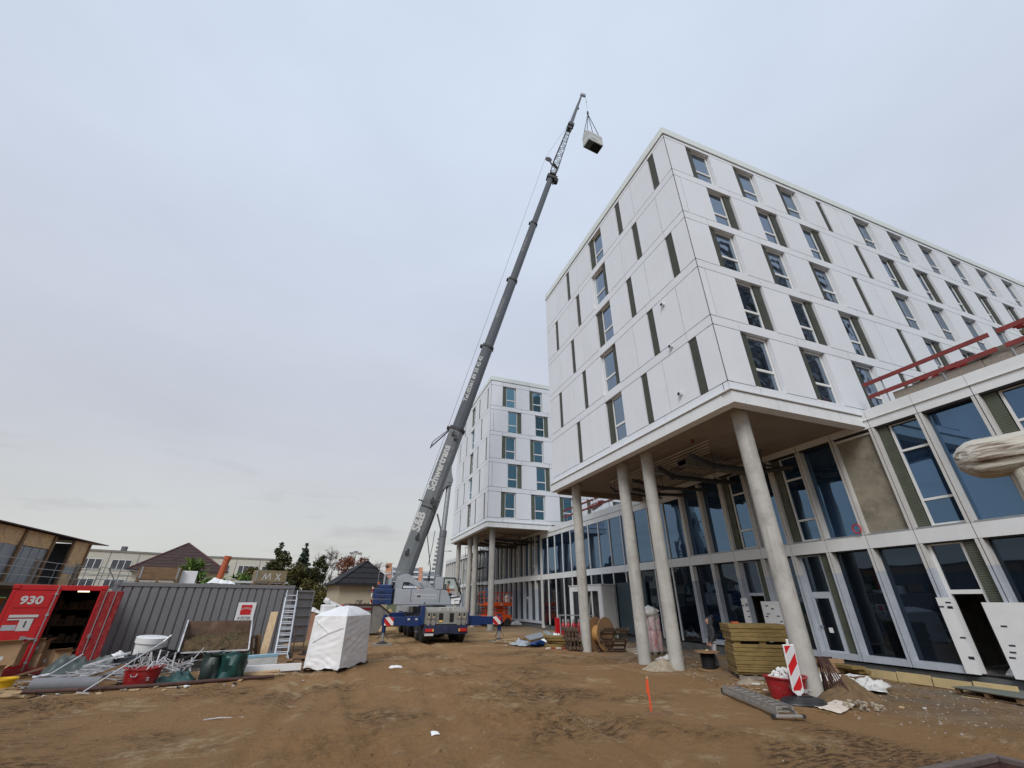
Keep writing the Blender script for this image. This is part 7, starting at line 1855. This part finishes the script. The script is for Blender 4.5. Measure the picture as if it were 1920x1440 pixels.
def gable_house():
    root = thing('gable_house', 'beige house with a black tiled gable roof and graffiti on its end wall', 'house', (2.4, 50, 0), R(10))
    MB().box(-2.35, 2.6, 0, 7, 0, 3.8).build('wall', M_beige, root)
    b = MB(); a0, a1 = -2.95, 3.1
    b.add([(a0, -.6, 3.68), (a1, -.6, 3.68), (.35, 1.5, 6.0), (.35, 6, 6.0), (a1, 7.6, 3.68), (a0, 7.6, 3.68)], [(0, 1, 2), (1, 4, 3, 2), (4, 5, 3), (5, 0, 2, 3), (0, 5, 4, 1)]); b.build('roof', M_tilebk, root)
    e = MB()
    for p, q in (((a0, -.6, 3.7), (.35, 1.5, 6.02)), ((a1, -.6, 3.7), (.35, 1.5, 6.02))): e.tube(p, q, .08, n=8)
    e.box(a0, a1, -.62, -.5, 3.55, 3.70); e.build('ridge_tiles', M_tilebk, root)
    s = MB(); s.box(.45, 1.0, -.03, 0, 2.98, 3.28); so = s.build('wall_sign', M_letter, root); MB().box(.52, .93, -.035, -.03, 3.08, 3.18).build('sign_strip', M_ink, so)
    g = MB(); rnd = random.Random(2); x = -.4
    for k in range(7):
        h = rnd.uniform(.25, .55); pts = [(x + .16 * math.cos(t * .9 + k), -.02, 1.75 + h * .5 * (1 + math.sin(t * (1.1 + .2 * (k % 3)) + k))) for t in range(6)]
        for p, q in zip(pts[:-1], pts[1:]): g.beam(p, q, .05, .01, 0, (0, 1, 0))
        x += .33
    g.build('graffiti', M_ink, root)
gable_house()
def highrise(label, c, w, h, rz):
    root = thing('high_rise', label, 'high-rise', c, rz, 'distant balcony high-rises')
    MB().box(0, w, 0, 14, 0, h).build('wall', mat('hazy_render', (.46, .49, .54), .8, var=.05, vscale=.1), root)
    b = MB(); n = int(h / 2.9)
    for k in range(n): b.box(w * .22, w - .5, -1.2, 0, 2.9 * k + .2, 2.9 * k + 1.25)
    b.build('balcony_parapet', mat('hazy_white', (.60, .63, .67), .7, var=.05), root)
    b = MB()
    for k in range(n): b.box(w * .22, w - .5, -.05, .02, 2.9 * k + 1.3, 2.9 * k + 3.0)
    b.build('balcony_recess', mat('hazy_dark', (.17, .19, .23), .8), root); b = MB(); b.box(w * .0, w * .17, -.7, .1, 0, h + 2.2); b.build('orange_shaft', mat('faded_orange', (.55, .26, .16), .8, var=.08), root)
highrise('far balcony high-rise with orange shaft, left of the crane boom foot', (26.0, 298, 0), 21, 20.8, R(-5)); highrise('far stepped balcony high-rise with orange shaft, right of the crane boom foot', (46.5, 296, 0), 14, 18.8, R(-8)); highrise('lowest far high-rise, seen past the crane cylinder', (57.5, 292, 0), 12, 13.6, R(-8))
# tall block beyond the right edge of the photo; it shows only as the dark image in the panes of the near white block
def mirror_block():
    root = thing('balcony_tower', 'tall dark balcony tower outside the frame, mirrored in the panes of the near white block', 'residential tower', (44, -16, 0))
    w, h = 30, 54
    MB().box(0, w, -14, 0, 0, h).build('wall', mat('slate_render', (.13, .135, .15), .8, var=.1, vscale=.2), root)
    b = MB(); q = MB(); d = MB()
    for k in range(18):
        for j in range(5):
            x = 1 + 6 * j; b.box(x, x + 3.2, 0, 1.3, 3 * k, 3 * k + .2); b.box(x, x + 3.2, 1.2, 1.3, 3 * k + .2, 3 * k + 1.1); q.box(x + .3, x + 2.9, 0, .03, 3 * k + .3, 3 * k + 2.5); q.box(x + 3.8, x + 5.2, 0, .03, 3 * k + 1.0, 3 * k + 2.5)
    b.build('balconies', mat('grey_balcony', (.36, .37, .40), .7, var=.1), root); q.build('window_glazing', M_winfar, root)
mirror_block()
# masts
def mast(label, x, y, h, n):
    root = thing('floodlight_mast', label, 'floodlight mast', (x, y, 0)); MB().tube((0, 0, 0), (0, 0, h), .13, .08, n=10).build('mast_pole', M_galv, root)
    b = MB(); b.beam((-.9, 0, h), (.9, 0, h + .15), .12, .12); b.build('cross_arm', M_galv, root)
    for k in range(n): b = MB(); b.box(-.32, .32, -.2, .2, -.22, .22); b.build('floodlight', M_alum, root, (-.75 + 1.5 * k / max(1, n - 1), -.2, h + .25 + .25 * (k % 2)), (R(35), 0, R(-20)))
mast('tall floodlight mast rising behind the autumn-red tree', 1.98, 90, 9.9, 3); mast('shorter floodlight mast left of the autumn-red tree', -1.7, 90, 7.8, 2)
r_ = thing('street_lamp', 'thin street lamp between the crane cylinder and the far block', 'street lamp', (14.25, 68.5, 0)); MB().tube((0, 0, 0), (.08, 0, 9.0), .09, .06, n=8).build('lamp_pole', M_galv, r_); b = MB(); b.beam((.05, 0, 9.0), (1.1, -.1, 9.08), .09, .07); b.box(.7, 1.25, -.2, .05, 9.0, 9.12); b.build('lamp_head', M_galv, r_)
# ------------------------------------------------------------------ trees beyond the site
def tree(name, label, c, h, crown, m, n, s, seed, bare=0, group='trees behind the site', asp=1.6, tr=.16, tips=True):
    root = thing(name, label, 'tree', c, 0, group); rnd = random.Random(seed); t = MB()
    t.tube((0, 0, -.2), (.1, .05, h * .5), tr, tr * .6, n=8); t.tube((.1, .05, h * .5), (0, 0, h * .93), tr * .6, .03, n=7)
    for (p, r) in crown:
        b_ = Vector((.05, .02, max(.6, p[2] * .62))); t.tube(b_, p, tr * .35, .02, n=5)
    for _ in range(bare):
        cc = rnd.choice(crown); p = Vector(cc[0]); d = Vector((rnd.gauss(0, .6), rnd.gauss(0, .6), rnd.uniform(.3, 1.0))).normalized(); L_ = rnd.uniform(.6, 1.8) * max(cc[1]) * .8
        q = p + d * L_; t.tube(p, q, .035, .012, n=4)
        for _ in range(3): e = Vector((rnd.gauss(0, .7), rnd.gauss(0, .7), rnd.uniform(.1, .9))).normalized() * rnd.uniform(.25, .8); a = p.lerp(q, rnd.uniform(.4, 1)); t.tube(a, a + e, .016, .008, n=3)
    t.build('trunk', M_wooddk, root)
    if n: leaves(crown, n, s, seed, asp).build('crown', m, root)
    return root
def blobs(seed, base, k, rr, r0, r1):
    rnd = random.Random(seed); out = []
    for _ in range(k):
        x, y, z = (rnd.uniform(-1, 1) * rr[0], rnd.uniform(-1, 1) * rr[1], base + rnd.uniform(0, 1) * rr[2]); r = rnd.uniform(r0, r1); out.append(((x, y, z), (r, r, r * rnd.uniform(.7, 1.2))))
    return out
LD = leafm('dark_ivy_leaf', (.022, .030, .012), (.075, .075, .025), .8); LO = leafm('olive_leaf', (.045, .042, .012), (.12, .10, .03), .7); LC = leafm('conifer_needle', (.025, .042, .03), (.055, .08, .05), .9); LR = leafm('autumn_leaf', (.13, .042, .022), (.24, .09, .05), .9); LY = leafm('hedge_leaf', (.06, .065, .015), (.15, .125, .035), .8)
tree('ivy_tree', 'dark ivy-clad tree with a thin twisted top, left in the group behind the crate', (-8.4, 69.5, 0), 9.0, [((0, 0, 8.9), (.35, .35, .5)), ((-.35, 0, 8.1), (.45, .5, .6)), ((.5, 0, 7.6), (.9, .8, .8)), ((1.2, 0, 7.0), (.6, .6, .7)), ((-.2, 0, 6.3), (1.3, 1.1, .9)), ((.6, .2, 5.0), (1.8, 1.5, 1.1)), ((-1.0, 0, 4.6), (1.4, 1.3, 1.0)), ((0, 0, 3.2), (2, 1.6, 1.2))], LD, 5200, .24, 3)
tree('ivy_tree', 'low olive tree at the left edge of the tree group, before the cream slab', (-11.2, 69.5, 0), 6.2, [((0, 0, 5.6), (1.0, .9, .6)), ((.9, 0, 5.3), (.7, .7, .5)), ((-.5, 0, 4.9), (1.1, 1, .6)), ((.3, 0, 3.8), (1.6, 1.4, .9)), ((.2, 0, 2.6), (1.8, 1.4, 1))], LO, 3000, .22, 5)
cn = []
for k in range(9): z = 9.2 - .62 * k; r = .16 + .17 * k; cn += [((r * .5 * math.cos(q * 2.1 + k), r * .5 * math.sin(q * 2.1 + k), z), (r * .8, r * .8, .30)) for q in range(3)]
tree('spruce_tree', 'blue-green spruce with a pointed top in the middle of the tree group', (-5.3, 70.5, 0), 9.6, cn, LC, 4200, .22, 7, asp=2.4)
tree('ivy_tree', 'olive ivy-covered tree below the spruce', (-5.6, 68.0, 0), 6.5, blobs(4, 2.5, 9, (1.8, 1.2, 3.2), .9, 1.4), LO, 4200, .22, 9)
tree('ivy_tree', 'dark leaning ivy tree with bare twigs, right in the tree group', (-3.2, 68.8, 0), 7.4, [((.5, 0, 7.4), (.5, .5, .45)), ((.1, 0, 6.7), (.9, .8, .6)), ((.9, 0, 6.2), (.55, .6, .6)), ((-.5, 0, 5.6), (1.0, 1, .7)), ((.5, 0, 4.9), (.8, .8, .7)), ((-.4, 0, 4.2), (1.2, 1, .8)), ((-.2, 0, 3), (1.3, 1, 1))], LD, 3600, .21, 11, bare=26)
tree('bare_tree', 'bare thin-twigged tree behind the ivy trees', (-2.4, 73, 0), 9.0, blobs(6, 4.5, 10, (2.2, 1.2, 3.8), .7, 1.2), None, 0, .2, 12, bare=90, tr=.12)
tree('bare_tree', 'bare spindly tree between the ivy trees and the autumn-red tree', (-.4, 72, 0), 7.0, blobs(8, 3.6, 8, (1.3, 1, 2.6), .5, .9), None, 0, .2, 14, bare=60, tr=.10)
tree('autumn_tree', 'autumn-red bushy tree behind the black tiled roof', (2.2, 66, 0), 8.0, blobs(10, 4.2, 18, (2.3, 1.6, 2.9), .7, 1.15), LR, 7500, .19, 15, bare=150, tr=.14)
tree('bare_tree', 'thin bare tree at the right of the black tiled roof', (5.0, 68, 0), 7.5, blobs(12, 3.8, 7, (1.2, 1, 3.0), .5, .8), None, 0, .2, 18, bare=60, tr=.09)
tree('ivy_tree', 'round dark tree behind the chalked crate at the left of the tree group', (-9.8, 68.0, 0), 6.4, blobs(41, 2.2, 10, (1.4, 1.0, 3.2), .8, 1.2), LD, 4200, .22, 43)
tree('ivy_tree', 'broad dark ivy mass filling the middle of the tree group above the crate', (-7.4, 66.5, 0), 6.0, blobs(31, 1.8, 14, (2.6, 1.0, 3.4), .9, 1.4), LD, 5200, .22, 33)
tree('ivy_tree', 'olive bushy tree at the right end of the tree group by the black roof', (-2.6, 65.5, 0), 5.0, blobs(35, 1.4, 10, (1.7, .9, 2.6), .8, 1.2), LO, 3600, .2, 37)
hb = []
for k in range(26): hb.append(((-6 + .52 * k, random.Random(k).uniform(-.4, .4), 1.4 + random.Random(k + 50).uniform(0, 1.4)), (.9, .8, 1.2)))
tag(leaves(hb, 5200, .22, 21).build('hedge', LY, None, (-3.0, 62, 0)), 'yellow-green overgrown hedge under the trees behind the site', 'hedge')
# belt of distant wood and low houses toward the horizon
fb = []
rnd = random.Random(40)
for k in range(130): fb.append(((-240 + 3.6 * k, rnd.uniform(-8, 8), rnd.uniform(1, 5)), (3.4, 3, rnd.uniform(2.5, 4.2))))
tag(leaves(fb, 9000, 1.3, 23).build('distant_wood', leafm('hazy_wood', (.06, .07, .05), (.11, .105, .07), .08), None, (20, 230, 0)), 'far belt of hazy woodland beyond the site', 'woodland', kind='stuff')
# ------------------------------------------------------------------ very near things at the frame edges
def lug():
    root = thing('steel_post', 'rust-flecked white steel T-post reaching in from the right edge', 'post', (1.478, .588, 0))
    z = 2.628
    d = Vector((.40, -.92, .02)).normalized()
    a = Vector((0, 0, z)); b = MB()
    b.lathe([(.0, -.012), (.020, -.010), (.036, .004), (.047, .022), (.050, .040), (.051, .62), (.045, .64)], n=48)
    b.v = [(x * (1 - .07 * (math.cos(7 * math.atan2(y, x)) > .86)), y * (1 - .07 * (math.cos(7 * math.atan2(y, x)) > .86)), z_) for x, y, z_ in b.v]
    b.build('cross_bar', M_lug, root, a, d.to_track_quat('Z', 'Y').to_euler(), smooth=True)
    p = a + d * .10
    q = MB(); q.lathe([(.032, -.2), (.032, z - .03)], (p.x, p.y, 0), 28); q.build('post_tube', M_lug, root, smooth=True)
    MB().lathe([(.12, -.02), (.12, .02)], (p.x, p.y, 0), 20).build('foot_flange', M_rust, root)
lug()
def near_skip():
    root = thing('steel_container', 'dark steel skip whose rim just enters the lower right corner', 'skip', (6.23, 3.30, 0), R(-89))
    b = MB(); w, d, h = 1.6, 2.6, .95
    for x0, x1, y0, y1 in ((0, .05, -d, 0), (0, w, -.05, 0), (w - .05, w, -d, 0), (0, w, -d, -d + .05)): b.box(x0, x1, y0, y1, .1, h)
    b.box(.05, w - .05, -d + .05, -.05, .1, .15); b.build('skip_wall', M_rust, root)
    r_ = MB(); r_.box(-.02, .06, -d, .02, h, h + .05); r_.box(.06, w, -.05, .02, h, h + .05); r_.build('skip_rim', mat('dark_rim', (.11, .085, .075), .6, var=.3, vscale=6), root, bevel=.008)
near_skip()
b = MB(); b.box(-.28, .28, -.2, .2, 0, .26); b.box(-.31, .31, -.23, .23, .26, .33)
tag(b.build('green_box', mat('dark_green_box', (.03, .05, .035), .5, var=.3), None, (3.05, 6.25, relief(3.05, 6.25)), (0, 0, R(-20)), bevel=.02), 'dark green box just showing at the bottom edge', 'box')
for i, (x, y) in enumerate(((-4.9, 17.15), (-3.9, 17.25), (-2.4, 17.9), (-5.6, 16.9))):
    b = MB(); b.box(-.12, .12, -.05, .05, 0, .03); tag(b.build('wood_chip', M_woodl, None, (x, y, relief(x, y) + .005), (0, 0, .7 * i)), 'small pale wood scrap on the earth before the long ground pipe', 'wood scrap', 'wood scraps before the ground pipe')
b = MB(); b.path([(0, 0, .02), (.3, .05, .03), (.55, .0, .02), (.75, -.08, .03)], .012, 6); tag(b.build('white_cable', M_steelw, None, (-2.2, 12.6, relief(-2, 12.6))), 'short white cable end lying on the earth in the left foreground', 'cable')
